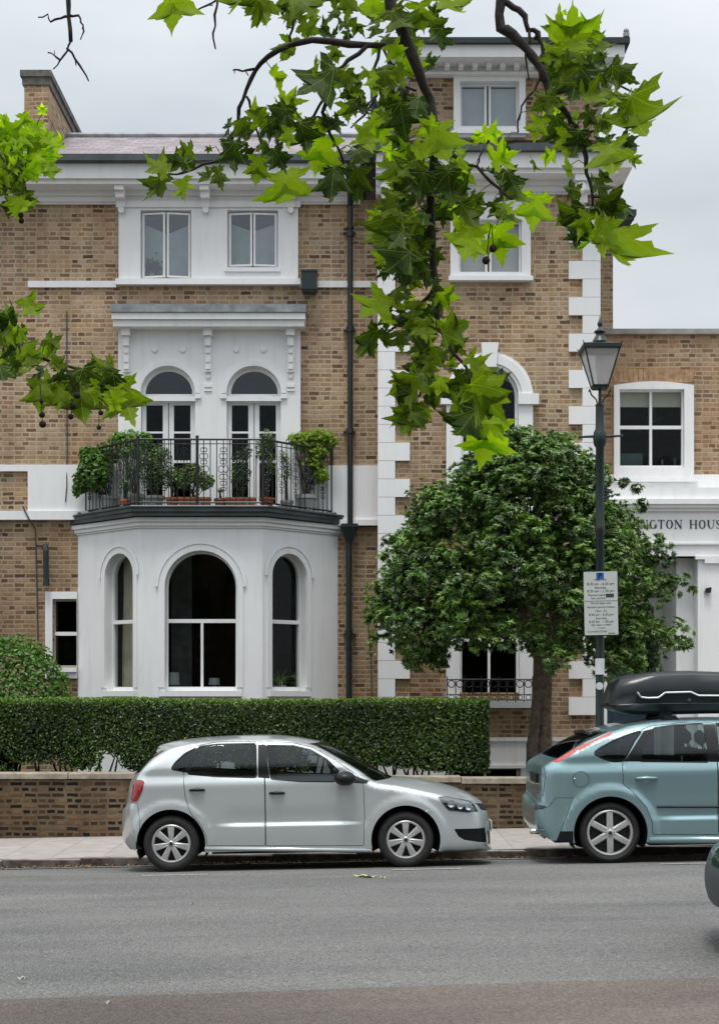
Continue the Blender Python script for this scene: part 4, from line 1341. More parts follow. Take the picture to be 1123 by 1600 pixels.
# ---- the other side of the street, met only in reflections
opp = thing('opposite_house', (0, -13, 0), 'long brick terrace with pale windows on the camera side of the street', 'house')
hs = [rect(-21+i*3.0, -19.7+i*3.0, z0, z0+1.8) for i in range(14) for z0 in (1.0, 4.2, 7.2)]
mb = MB(); mb.T = Matrix.Rotation(math.pi, 4, 'Z'); mb.prism(rect(-23, 23, -1, 9.6), 13, 13.3, hs); mb.build('wall', M['brick'], opp)
mb = MB(); mb.T = Matrix.Rotation(math.pi, 4, 'Z')
for h in hs: mb.box(h[0][0], h[1][0], 13.2, 13.25, h[0][1], h[2][1])
build_split(mb, 'window', M['lead_dark'], opp)
mb = MB(); mb.add([(-23, -12.6, 9.6), (23, -12.6, 9.6), (23, -17, 12.2), (-23, -17, 12.2)], [(0, 1, 2, 3)]); mb.build('roof', M['slate'], opp)
ro = np.random.default_rng(5)
for (x, lb) in ((-9.5, 'leafy street tree left of the terrace across the street'), (5.5, 'leafy street tree right of the terrace across the street')):
    t = thing('street_tree', (x, -8.5, 0.1), lb, 'tree')
    mb = MB(); mb.tube([(x, -8.5, 0), (x+.1, -8.5, 2.5), (x, -8.6, 5.5)], [.3, .22, .12], 10); mb.build('trunk', M['bark'], t)
    n = 3600; d = ro.normal(0, 1, (n, 3)); d /= np.linalg.norm(d, axis=1)[:, None]
    rad = (.55+.5*ro.random(n))*(1+.2*vnoise(d, 4, int(x+20)))
    leaf_cloud('crown', M['shrub_leaf'], np.array([x, -8.5, 5.6])+d*rad[:, None]*np.array([3.2, 2.2, 2.9]), d, .38, .24, np.clip(ro.normal(.4, .2, n), 0, 1), t, ro, .6)
# leaf litter blown into the gutter
n = 900
xs_ = ro.uniform(-5.5, 6.5, n); ys_ = 17.72-np.abs(ro.normal(0, .07, n)); ys_ = np.where(ro.random(n) < .12, ys_-.3*ro.random(n), ys_)
P_ = np.stack([xs_, ys_, -.098+.02*np.clip(xs_-XR, -22, 22)+.035*(17.73-ys_)+.004], 1)
lt = leaf_cloud('leaf_litter', simple('brown_leaf_litter', (.16, .10, .055), .95, var=.6, vscale=20), P_, np.tile([0, 0, 1.], (n, 1)), .05, .03, np.full(n, .5), None, ro, .35)
tag(lt, 'brown leaf litter lying in the gutter along the far kerb', 'leaf litter', kind='stuff')
# ================================================================ cars
def paint(name, c, metal=0.6, rough=0.32):
    m, n, l, b = nt(name)
    g = n.new('ShaderNodeNewGeometry')
    f = noise(n, l, 2.5, 5, g.outputs['Position'])
    fl_ = noise(n, l, 300, 2, g.outputs['Position'])
    s = n.new('ShaderNodeSeparateXYZ'); l.new(g.outputs['Position'], s.inputs[0])
    dirt = n.new('ShaderNodeMapRange'); dirt.inputs['From Min'].default_value = 0.62; dirt.inputs['From Max'].default_value = 0.15
    dirt.inputs['To Max'].default_value = 0.5
    l.new(math_(n, l, 'MULTIPLY_ADD', f, 0.25, s.outputs['Z']), dirt.inputs['Value'])
    col = ramp(n, l, fl_, [(0.3, tuple(v*0.93 for v in c)), (0.7, tuple(min(1, v*1.06) for v in c))])
    l.new(mixc(n, l, math_(n, l, 'MULTIPLY', dirt.outputs[0], 0.35), col, (0.16, 0.145, 0.12)), b.inputs['Base Color'])
    b.inputs['Metallic'].default_value = metal
    l.new(math_(n, l, 'MULTIPLY_ADD', f, 0.12, rough-0.06), b.inputs['Roughness'])
    b.inputs['Coat Weight'].default_value = 0.8; b.inputs['Coat Roughness'].default_value = 0.06
    return m
M['silver'] = paint('silver_paint', (0.56, 0.60, 0.605), 0.5, 0.30)
M['teal'] = paint('pale_blue_green_paint', (0.225, 0.345, 0.372), 0.5, 0.30)
M['darkgreen_car'] = paint('dark_green_car_paint', (0.012, 0.035, 0.033), 0.4, 0.2)
M['car_black'] = simple('black_trim', (0.007, 0.0075, 0.008), 0.42, var=0.2, spec=.3)
M['bumper_grey'] = simple('charcoal_bumper_plastic', (0.045, 0.05, 0.055), 0.5, var=0.15)
M['underbody'] = simple('underbody', (0.008, 0.008, 0.008), 0.9, var=0.2)
M['tyre'] = simple('tyre_rubber', (0.014, 0.013, 0.013), 0.75, var=0.3, vscale=20, bmp=0.3)
M['rim'] = simple('silver_wheel_trim', (0.50, 0.50, 0.49), 0.38, 0.55, var=0.12, vscale=14)
M['rim_dark'] = simple('dark_wheel_recess', (0.012, 0.012, 0.013), 0.6)
M['red_lamp'] = simple('red_lamp_lens', (0.25, 0.006, 0.008), 0.15, coat=1.0)
M['red_lamp_pale'] = simple('orange_red_lamp_lens', (0.44, 0.035, 0.022), 0.2, coat=1.0)
M['lamp_dark'] = simple('dark_lamp_recess', (0.05, 0.055, 0.06), 0.2, 0.6, var=0.5, vscale=14, coat=1.0)
M['chrome'] = simple('chrome', (0.75, 0.77, 0.78), 0.12, 1.0, var=0.1, vscale=30)
M['seat'] = simple('dark_seat_cloth', (0.022, 0.022, 0.024), 0.9, var=0.2)
M['lens'] = glass_mat('lamp_lens', (0.9, 0.93, 0.95), 0.12, 0.6)

def inpoly(px, py, poly):
    p = np.asarray(poly); x, y = p[:, 0], p[:, 1]
    x2, y2 = np.roll(x, -1), np.roll(y, -1)
    r = np.zeros(len(px), bool)
    for a, b, c, d in zip(x, y, x2, y2):
        if b == d: continue
        cond = ((b > py) != (d > py)) & (px < (c-a)*(py-b)/(d-b)+a)
        r ^= cond
    return r
def polydist(px, py, line, closed=False):
    p = np.asarray(line); d = np.full(len(px), 1e9)
    m = len(p) if closed else len(p)-1
    for i in range(m):
        a, b = p[i], p[(i+1) % len(p)]
        ab = b-a; L2 = (ab**2).sum()+1e-12
        t = np.clip(((px-a[0])*ab[0]+(py-a[1])*ab[1])/L2, 0, 1)
        d = np.minimum(d, np.hypot(px-a[0]-t*ab[0], py-a[1]-t*ab[1]))
    return d
def resample(poly, step, closed=True):
    out = []; n = len(poly); m = n if closed else n-1
    for i in range(m):
        a, b = poly[i], poly[(i+1) % n]; L = math.hypot(b[0]-a[0], b[1]-a[1]); k = max(1, int(L/step))
        for j in range(k): out.append((a[0]+(b[0]-a[0])*j/k, a[1]+(b[1]-a[1])*j/k))
    if not closed: out.append(tuple(poly[-1]))
    return out
def round_poly(poly, r, k=4):
    """round every corner of a closed polygon"""
    out = []; n = len(poly)
    for i in range(n):
        p0, p, p1 = (Vector((*poly[(i-1) % n], 0)), Vector((*poly[i], 0)), Vector((*poly[(i+1) % n], 0)))
        a, b = p0-p, p1-p
        ra = min(r, a.length*0.45); rb = min(r, b.length*0.45)
        s, e = p+a.normalized()*ra, p+b.normalized()*rb
        for j in range(k+1):
            t = j/k; q = s*(1-t)**2+p*2*t*(1-t)+e*t*t; out.append((q.x, q.y))
    return out
def offset_poly(poly, d):
    n = len(poly); A = sum(poly[i][0]*poly[(i+1) % n][1]-poly[(i+1) % n][0]*poly[i][1] for i in range(n))
    s = 1 if A > 0 else -1; out = []
    for i in range(n):
        p0, p, p1 = Vector((*poly[(i-1) % n], 0)), Vector((*poly[i], 0)), Vector((*poly[(i+1) % n], 0))
        t = (p1-p0)
        if t.length < 1e-9: out.append(poly[i]); continue
        t.normalize(); out.append((p.x - t.y*d*s, p.y + t.x*d*s))
    return out
def catmull(pts, k):
    out = []; n = len(pts)
    for i in range(n-1):
        p0, p1, p2, p3 = (np.array(pts[max(i-1, 0)]), np.array(pts[i]), np.array(pts[i+1]), np.array(pts[min(i+2, n-1)]))
        for j in range(k):
            t = j/k
            out.append(tuple(0.5*((2*p1)+(-p0+p2)*t+(2*p0-5*p1+4*p2-p3)*t*t+(-p0+3*p1-3*p2+p3)*t**3)*1.0))
    out.append(tuple(pts[-1])); return out

def make_wheel(parent, cx, side, r, rim_r, ycen, width, style):
    """side -1 = towards the camera"""
    mb = MB(); hw = width/2
    yo = side*ycen
    s = side
    prof = [(rim_r*0.98, -hw*0.75), (rim_r+.012, -hw*.92), ((r+rim_r)/2, -hw), (r-.028, -hw*.93), (r-.008, -hw*.78), (r, -hw*.55), (r, hw*.55), (r-.03, hw), (rim_r, hw*.8)]
    if s > 0: prof = [(a, -b) for a, b in prof][::-1]
    mb.lathe(prof, (cx, yo, r), 48, 'y')
    for k_ in range(3):  # tread grooves are shallow rings
        pass
    wheel = mb.build('wheel', M['tyre'], parent, smooth='auto', local=True)
    mb = MB()
    yf = yo+s*hw*0.80
    mb.lathe([(0, 0), (rim_r*.97, 0)] if s > 0 else [(rim_r*.97, 0), (0, 0)], (cx, yf-s*.06, r), 32, 'y', 1)
    ringp = [(rim_r, -.03*s), (rim_r+.004, 0.004*s), (rim_r-.006, .012*s), (rim_r-.020, .008*s), (rim_r-.026, -.03*s)]
    mb.lathe(ringp if s < 0 else ringp[::-1], (cx, yf, r), 48, 'y', 0)
    n = style['n']; w0, w1 = style['w0'], style['w1']
    for i in range(n):
        a = style.get('rot', math.pi/2)+2*math.pi*i/n
        ca, sa = math.cos(a), math.sin(a)
        r0, r1 = style.get('r0', .03), rim_r-.010
        def pt(rr, w, y): return (cx+ca*rr-sa*w, y, r+sa*rr+ca*w)
        d0, d1 = yf+s*.004, yf+s*.010
        ribs = [(-1, 0.0), (-.55, .010), (0, .003), (.55, .010), (1, 0.0)]
        vs = [pt(r0, w0*q, d0+s*h) for q, h in ribs]+[pt(r0+(r1-r0)*.6, (w0+(w1-w0)*.55)*q, d1+s*h*.8) for q, h in ribs]+[pt(r1, w1*q, yf+s*(.004+h*.3)) for q, h in ribs]
        vs += [pt(r0, w0*-1, d0-s*.03), pt(r1, w1*-1, yf-s*.03), pt(r0, w0, d0-s*.03), pt(r1, w1, yf-s*.03)]
        fs = []
        for j in range(2):
            for q in range(4): fs.append((j*5+q, j*5+q+1, j*5+q+6, j*5+q+5))
        fs += [(0, 5, 10, 16, 15), (4, 17, 18, 14, 9)]
        if s > 0: fs = [f[::-1] for f in fs]
        mb.add(vs, fs, 0)
    hub = [(0, .020*s), (.022, .020*s), (.030, .014*s), (style.get('hub', .045), .008*s), (style.get('hub', .045)+.006, -.03*s)]
    mb.lathe(hub[::-1] if s < 0 else hub, (cx, yf, r), 24, 'y', 0)
    mb.lathe([(0, .0225*s), (.020, .0225*s)] if s > 0 else [(.020, .0225*s), (0, .0225*s)], (cx, yf, r), 16, 'y', 1 if style.get('darkcap') else 0)
    mb.build('rim', [M['rim'], M['rim_dark']], wheel, smooth='auto', local=True)
    return wheel

def make_car(name, label, spec, loc, rot):
    root = thing(name, loc, label, 'car')
    root.rotation_euler = rot
    Mw = Matrix.Translation(loc) @ Matrix.Rotation(rot[1], 4, 'Y') if abs(rot[2]) < .01 else None
    Wm, zb, xr, xf, er, ef = spec['W'], spec['belt'], spec['xr'], spec['xf'], spec['er'], spec['ef']
    wb, rw = spec['wb'], spec['rw']
    def W(x, z):
        x = np.asarray(x, float); z = np.asarray(z, float)
        w = np.full(np.broadcast(x, z).shape, Wm)
        tr = np.clip((x-xr)/er, 0, 1); tf = np.clip((xf-x)/ef, 0, 1)
        w = w - spec['wr']*(1-np.sqrt(np.clip(1-(1-tr)**2.4, 0, 1))) - spec['wf']*(1-np.sqrt(np.clip(1-(1-tf)**2.4, 0, 1)))
        # gentle plan taper
        w = w - 0.025*((x-wb/2)/(wb*0.9))**2
        h = np.clip(z-zb, 0, 2)
        w = w - spec.get('tumble', .30)*h - 0.20*h*h
        # shoulder below the glass
        w = w - 0.035*np.exp(-((z-zb-.01)/.055)**2)
        # body side section
        cz = spec['crease']
        inn = ((x > .36) & (x < wb-.36)).astype(float)
        fade = np.clip((x-.42)/.25, 0, 1)*np.clip((wb-.40-x)/.25, 0, 1)
        sg = np.clip((z-cz+.02)/.055, 0, 1); sg = sg*sg*(3-2*sg)
        w = w - fade*spec.get('hollow', .026)*sg*np.exp(-(np.clip(z-cz-.035, 0, 9)/.13)**2)
        w = w - 0.10*np.clip(.42-z, 0, 1)**1.3
        for c in (0, wb):
            r = np.hypot(x-c, z-rw)
            ra = spec['ra']
            fl_ = np.exp(-(np.clip(r-ra-spec.get('lip', .05), 0, 9)/.035)**2)*(z > 0.1)
            w = w + spec.get('flare', .016)*fl_
        return w
    if Mw is not None:
        Mi = Mw.inverted()
        def U(px, py, y):
            p = Mi @ P(px, py, y); return (p.x, p.z)
    def side(u, v):
        px, py = spec['px'](u, v)
        y = loc[1]-Wm
        for _ in range(4):
            x, z = U(px, py, y); y = loc[1]-float(W(x, z))
        return U(px, py, y)
    def cen(u, v):
        px, py = spec['px'](u, v); return U(px, py, loc[1])
    if 'E_local' in spec: E0, C0 = spec['E_local'], spec['C_local']
    else:
        E0 = [side(*p) for p in spec['E']]; C0 = [cen(*p) for p in spec['C']]
    tags = spec['tags']
    K = 4
    E = catmull(E0, K); C = catmull(C0, K)
    def W1(x, z):   # with the roll-over towards the upper edge line
        d = polydist(np.atleast_1d(np.asarray(x, float)), np.atleast_1d(np.asarray(z, float)), E)
        rf = spec.get('fillet', .07)
        q = np.clip((rf-d)/rf, 0, 1)
        return W(np.atleast_1d(x), np.atleast_1d(z)) - rf*0.9*(1-np.sqrt(np.clip(1-q*q, 0, 1)))
    loc_poly = (lambda pl: [side(*p) for p in pl]) if 'local' not in spec else (lambda pl: pl)
    regs = {k: (round_poly(loc_poly(pl), rr), kind) for k, (pl, rr, kind) in spec['regions'].items()}
    bottom = spec['bottom']
    outline = list(E)+[tuple(p) for p in bottom]
    arcs = [[(c+spec['ra']*math.cos(a), rw+spec['ra']*spec.get('ray', 1)*math.sin(a)) for a in [2*math.pi*i/48 for i in range(48)]] for c in (0, wb)]
    # --- triangulate the side
    pts, edges = [], []
    def loop(pl, closed=True, step=.04):
        q = resample(pl, step, closed); b = len(pts); pts.extend(q)
        for i in range(len(q)-(0 if closed else 1)): edges.append((b+i, b+(i+1) % len(q)))
    loop(outline, True, .05)
    for a in arcs: loop(a)
    rp = []
    for k, (pl, kind) in regs.items():
        q = resample(pl, .035)
        inner = None
        if kind == 'window':
            outer = offset_poly(q, -.014); loop(q); loop(outer); rp.append((k, kind, q, outer))
        elif kind == 'door':
            inner = offset_poly(q, .006); loop(q); loop(inner); rp.append((k, kind, q, inner))
        elif kind == 'lineonly':
            inner = offset_poly(q, .005); loop(q); loop(inner); rp.append((k, kind, q, inner))
        else:
            loop(q); rp.append((k, kind, q, None))
    for d in (.012, .03, .055):
        oo = offset_poly(resample(outline, .05), d)
        pts.extend(oo)
    cz = spec['crease']
    xs = np.arange(xr-.1, xf+.1, .045); zs = np.arange(.1, 1.6, .04)
    gx, gz = np.meshgrid(xs, zs)
    gp = np.stack([gx.ravel(), gz.ravel()], 1)
    gp = gp[~((abs(gp[:, 1]-cz-.01) < .062) & (gp[:, 0] > .28) & (gp[:, 0] < wb-.28))]
    extra = [(x, z) for x in np.arange(.3, wb-.3, .05) for z in (cz-.03, cz-.018, cz-.006, cz+.006, cz+.018, cz+.03, cz+.045)]
    gp = np.concatenate([gp, np.array(extra)])
    gp = gp[inpoly(gp[:, 0], gp[:, 1], outline)]
    pts.extend([tuple(p) for p in gp])
    vo, eo, fo, *_ = delaunay_2d_cdt([Vector((float(p[0]), float(p[1]))) for p in pts], edges, [], 0, 1e-4)
    V = np.array([(v.x, v.y) for v in vo]); T = np.array([f for f in fo if len(f) == 3])
    cx_, cz_ = V[T].mean(1).T
    keep = inpoly(cx_, cz_, outline)
    for a in arcs: keep &= ~inpoly(cx_, cz_, a)
    T = T[keep]; cx_, cz_ = cx_[keep], cz_[keep]
    lab = np.full(len(T), 'body', dtype=object)
    for (k, kind, q, o2) in rp[::-1]:
        a = inpoly(cx_, cz_, q)
        if kind == 'window':
            lab[inpoly(cx_, cz_, o2)] = 'trim:'+k; lab[a] = k
        elif kind in ('door', 'lineonly'):
            b = inpoly(cx_, cz_, o2)
            lab[a & ~b] = 'gap'
            lab[b] = k if kind == 'door' else 'body'
        else: lab[a] = k
    w = W1(V[:, 0], V[:, 1])
    # orientation
    v0, v1, v2 = V[T[:, 0]], V[T[:, 1]], V[T[:, 2]]
    cr_ = (v1[:, 0]-v0[:, 0])*(v2[:, 1]-v0[:, 1])-(v1[:, 1]-v0[:, 1])*(v2[:, 0]-v0[:, 0])
    T[cr_ < 0] = T[cr_ < 0][:, ::-1]
    def side_mesh(mb, mask, s, dy=0.0, mi=0):
        t = T[mask]
        if len(t) == 0: return
        u, inv = np.unique(t, return_inverse=True); inv = inv.reshape(t.shape)
        vs = [(V[i, 0], s*(w[i]-dy), V[i, 1]) for i in u]
        fs = [tuple(f) if s < 0 else tuple(f[::-1]) for f in inv]
        mb.add(vs, fs, mi)
    body = MB()
    for s in (-1, 1):
        side_mesh(body, lab == 'body', s)
        side_mesh(body, lab == 'gap', s, .010, 1)
    # --- lid across the car
    tt = [-1, -.985, -.95, -.90, -.86, -.72, -.5, -.25, 0, .25, .5, .72, .86, .90, .95, .985, 1]
    wE = W1(np.array([p[0] for p in E]), np.array([p[1] for p in E]))
    lidp = np.zeros((len(E), len(tt), 3))
    for i in range(len(E)):
        for j, t in enumerate(tt):
            q = 1-abs(t)**spec.get('lidpow', 2.3)
            lidp[i, j] = (E[i][0]+(C[i][0]-E[i][0])*q, wE[i]*t, E[i][1]+(C[i][1]-E[i][1])*q)
    groups = {}
    for i in range(len(E)-1):
        tg = tags[i//K]
        for j in range(len(tt)-1):
            tm = abs(tt[j]+tt[j+1])/2
            g = tg
            if tg in ('rear_window', 'windscreen'):
                g = tg if tm < .90 else ('trimlid' if tm < .95 else 'body')
            if tg == 'grille': g = 'grille' if tm < .9 else 'body'
            if tg == 'intake': g = 'grille' if tm < .86 else 'body'
            if tg == 'rearlamp_gap': g = 'body'
            groups.setdefault(g, []).append((i, j))
    def lid_mesh(mb, cells, dz=0, mi=0):
        ids = {}; vs = []; fs = []
        def vid(i, j):
            if (i, j) not in ids: ids[(i, j)] = len(vs); vs.append(tuple(lidp[i, j]))
            return ids[(i, j)]
        for i, j in cells: fs.append((vid(i, j), vid(i, j+1), vid(i+1, j+1), vid(i+1, j))[::-1])
        mb.add(vs, fs, mi)
    bm_ = {'body': 0, 'bumper': 3 if spec.get('dark_bumper') else 0, 'trimlid': 2, 'grille': 2}
    for g, cells in groups.items():
        if g in bm_: lid_mesh(body, cells, 0, bm_[g])
    bo = body.build('body', [spec['paint'], M['underbody'], M['car_black'], M['bumper_grey']], root, smooth='auto', local=True)
    import bmesh
    bmm = bmesh.new(); bmm.from_mesh(bo.data); bmesh.ops.remove_doubles(bmm, verts=bmm.verts, dist=.0009); bmm.to_mesh(bo.data); bmm.free()
    for g in groups:
        if g in ('rear_window', 'windscreen'):
            mb = MB(); lid_mesh(mb, groups[g]); mb.build(g, M['car_glass'], root, smooth=True, local=True)
    # --- doors, windows, lamps
    for s in (-1, 1):
        doors = {}
        for (k, kind, q, o2) in rp:
            if kind == 'door':
                mb = MB(); side_mesh(mb, lab == k, s)
                doors[k] = mb.build('door', spec['paint'], root, smooth=True, local=True)
        for (k, kind, q, o2) in rp:
            if kind == 'window':
                par = root
                for dk, dq in [(r_[0], r_[2]) for r_ in rp if r_[1] == 'door']:
                    c = np.mean(np.array(q), 0)
                    if inpoly(np.array([c[0]]), np.array([c[1]]), dq)[0]: par = doors[dk]
                mb = MB(); side_mesh(mb, lab == k, s, .006); wo = mb.build('window', M['car_glass'], par, smooth=True, local=True)
                mb = MB(); side_mesh(mb, lab == 'trim:'+k, s, -.001)
                if mb.f: mb.build('window_trim', M['car_black'], par, smooth=True, local=True)
            elif kind in ('trim', 'lamp', 'bumper', 'paintpart'):
                nm = spec['names'].get(k, k); mt = spec['mats'].get(k, M['car_black'])
                mb = MB(); side_mesh(mb, lab == k, s, spec.get('dyreg', {}).get(k, 0.0))
                if mb.f:
                    lo = mb.build(nm, mt, root, smooth=True, local=True)
                    if nm == 'headlight':
                        mb = MB(); side_mesh(mb, lab == k, s, -.006); mb.build('lens', M['lens'], lo, smooth=True, local=True)
                        mb = MB()
                        for (u, v, r) in spec['bulbs']:
                            x, z = loc_poly([(u, v)])[0]; yy = s*float(W1(x, z)[0])
                            pr_ = [(0, .0), (r*.5, -.004*s), (r, .014*s), (r*1.05, .014*s)]
                            mb.lathe(pr_ if s > 0 else pr_[::-1], (x, yy, z), 16, 'y')
                        mb.build('reflector', M['chrome'], lo, smooth=True, local=True)
        # handles
        for (dk, u, v, wl_) in spec['handles']:
            x, z = loc_poly([(u, v)])[0]; yy = float(W(x, z))
            mb = MB()
            mb.tube([(x-wl_/2, s*(yy-.004), z-.002), (x-wl_/2+.02, s*(yy+.022), z), (x, s*(yy+.032), z+.002), (x+wl_/2-.02, s*(yy+.022), z), (x+wl_/2, s*(yy-.004), z-.002)], [.013, .015, .018, .015, .013], 8)
            mb.build('handle', spec['handle_mat'], doors[dk], smooth=True, local=True)
            mb = MB(); pr_ = [(0, -.001), (.03, .001), (.042, .0025)]
            pr_ = [(a, s*b) for a, b in pr_]
            mb.lathe(pr_ if s > 0 else pr_[::-1], (x, s*(yy+.001), z-.012), 16, 'y')
            mb.build('handle_cup', spec['paint'], doors[dk], smooth=True, local=True)
        # mirror
        if spec.get('mirror'):
            x, z = loc_poly([spec['mirror']])[0]; yy = float(W(x, z))
            mb = MB()
            mb.ball((x, s*(yy+.12), z+.005), .115, 14, sq=(1.0, 1.0, .66))
            mb.tube([(x+.05, s*(yy-.02), z-.055), (x+.01, s*(yy+.08), z-.03)], [.03, .025], 8)
            mo = mb.build('mirror', M['car_black'], root, smooth=True, local=True)
    # --- wheels, liners, underbody
    for c in (0, wb):
        for s in (-1, 1):
            make_wheel(root, c, s, rw, spec['rim'], Wm-.115, .20, spec['wheel'])
    mb = MB()
    for c in (0, wb):
        for s in (-1, 1):
            ra = spec['ra']+.012; n = 20; vs, fs = [], []
            for i in range(n+1):
                a = -.45+(math.pi+.9)*i/n
                vs += [(c+ra*math.cos(a), s*(Wm-.045), rw+ra*math.sin(a)), (c+ra*math.cos(a), s*(Wm-.5), rw+ra*math.sin(a))]
            b = len(vs); vs.append((c, s*(Wm-.5), rw))
            for i in range(n): fs += [(2*i, 2*i+1, 2*i+3, 2*i+2), (2*i+1, b, 2*i+3)]
            mb.add(vs, fs)
    zf = .175
    mb.box(.42, wb-.42, -Wm+.07, Wm-.07, zf, zf+.22)
    mb.box(xr+.26, xf-.30, -Wm+.42, Wm-.42, zf+.01, zf+.25)
    mb.box(xr+.24, -.36, -Wm+.3, Wm-.3, zf+.07, zf+.3); mb.box(wb+.40, xf-.32, -Wm+.3, Wm-.3, zf+.05, zf+.3)
    mb.build('underbody', M['underbody'], root, local=True)
    # --- interior
    def cush(mb, x0, x1, y0, y1, z0, z1, lean=0):
        r = .05; n = 4
        vs = []; prof = [(x0+r, z0), (x1-r, z0), (x1, z0+r), (x1, z1-r), (x1-r, z1), (x0+r, z1), (x0, z1-r), (x0, z0+r)]
        for yy, k in ((y0, .8), (y0+.04, 1), (y1-.04, 1), (y1, .8)):
            xm, zm = (x0+x1)/2, (z0+z1)/2
            vs += [((p[0]-xm)*k+xm-lean*(p[1]-z0), yy, (p[1]-zm)*k+zm) for p in prof]
        fs = [tuple(range(8)), tuple(range(24, 32))[::-1]]
        for j in range(3):
            for i in range(8): fs.append((j*8+i, j*8+8+i, j*8+8+(i+1) % 8, j*8+(i+1) % 8))
        mb.add(vs, fs)
    sx = spec['seat_x']
    for yc in (-.37, .37):
        mb = MB()
        cush(mb, sx, sx+.5, yc-.24, yc+.24, .42, .58); cush(mb, sx-.06, sx+.10, yc-.23, yc+.23, .58, zb+.12, .25)
        cush(mb, sx-.22, sx-.12, yc-.12, yc+.12, zb+.16, zb+.33, .1); mb.tube([(sx-.12, yc-.05, zb+.08), (sx-.17, yc-.05, zb+.2)], .008, 5); mb.tube([(sx-.12, yc+.05, zb+.08), (sx-.17, yc+.05, zb+.2)], .008, 5)
        mb.build('seat', M['seat'], root, smooth='auto', local=True)
    mb = MB(); rx = sx-.85
    cush(mb, rx, rx+.5, -.62, .62, .42, .58); cush(mb, rx-.05, rx+.10, -.62, .62, .58, zb+.02, .25)
    for yc in (-.36, .36): cush(mb, rx-.2, rx-.11, yc-.12, yc+.12, zb+.03, zb+.17, .1)
    mb.build('rear_seat', M['seat'], root, smooth='auto', local=True)
    mb = MB(); dx = spec['dash_x']
    cush(mb, dx, dx+.30, -Wm+.16, Wm-.16, .6, zb-.05)
    pts_ = []
    for i in range(19):
        a = 2*math.pi*i/18; pts_.append((dx-.12-.08*math.sin(a), .37+.18*math.cos(a), zb-.02+.17*math.sin(a)))
    mb.tube(pts_, .014, 6, cap=False); mb.tube([(dx-.12, .37, zb-.02), (dx+.1, .37, zb-.1)], .03, 6); mb.tube([pts_[0], pts_[9]], .02, 5)
    mb.build('dashboard', M['seat'], root, smooth='auto', local=True)
    if 'extra' in spec: spec['extra'](root, W, W1, side if Mw is not None else None, cen if Mw is not None else None)
    return root

def build_local(mb, name, mat, root):
    ORG[root.name+'_'] = Vector((0, 0, 0))
    keep = ORG[root.name]; ORG[root.name] = Vector((0, 0, 0))
    r = build_split(mb, name, mat, root, smooth=True); ORG[root.name] = keep
    return r
# ---------------------------------------------------------------- silver hatchback
th = -math.atan(0.0175)
k7 = 1123/600
px7 = lambda u, v: (180+u/k7, 1120+v/k7)
T_ = ['bumper']*4+['tailgate']*2+['rear_window']*2+['body']*7+['windscreen']*4+['body']*5+['grille']+['bumper']*1+['bumper']+['intake']+['bumper']*2
T_ = ['body' if t == 'tailgate' else t for t in T_]
def silver_extra(root, W, W1, side, cen):
    # side repeater on the wing, rear wiper, aerial, door-sill strip
    mb = MB()
    x, z = side(912, 278); mb.ball((x, -float(W(x, z)), z), .02, 8, sq=(1.3, .4, .6)); mb.build('side_repeater', M['lens'], root, smooth=True, local=True)
    mb = MB(); a, b = cen(190, 68), cen(150, 40)
    mb.tube([(a[0], 0, a[1]), (b[0], 0, b[1]+.02)], [.006, .003], 5); mb.build('aerial', M['car_black'], root, local=True)
    mb = MB(); a, b = cen(132, 87), cen(178, 71)
    ys = [-.56, -.50, -.25, 0, .25, .50, .56]; vs = []
    for y in ys:
        k = 1-abs(y/.6)**4; dz = -.035*(y/.56)**2
        vs += [(a[0]+.05*(1-k), y, a[1]+dz-.006), (b[0], y, b[1]+dz+.004-.01*(1-k)), (b[0], y, b[1]+dz-.05), (a[0]+.05*(1-k)+.01, y, a[1]+dz-.03)]
    fs = [(0,1,2,3), (27,26,25,24)]
    for i in range(6):
        for q in range(4): fs.append((4*i+q, 4*i+4+q, 4*i+4+(q+1) % 4, 4*i+(q+1) % 4))
    mb.add(vs, [f[::-1] for f in fs]); mb.build('spoiler', M['silver'], root, smooth='auto', local=True)
    mb = MB()
    for s in (-1, 1):
        x0, z0 = side(262, 386); x1, z1 = side(748, 391)
        for (dz, dy, m_) in ((0, .010, 0),):
            mb.tube([(x0, s*(float(W(x0, z0))-.01), z0), ((x0+x1)/2, s*(float(W((x0+x1)/2, z0))-.005), (z0+z1)/2), (x1, s*(float(W(x1, z1))-.01), z1)], .022, 8)
    build_local(mb, 'sill', M['silver'], root)
    mb = MB()   # registration plates, plain
    c = cen(1092, 315); mb.box(c[0]+.0, c[0]+.012, -.26, .26, c[1]-.05, c[1]+.06); mb.build('number_plate', simple('plate_white', (.6, .6, .58), .4), root, local=True)
    mb = MB(); x, z = side(700, 182)   # black triangle in front of the door mirror
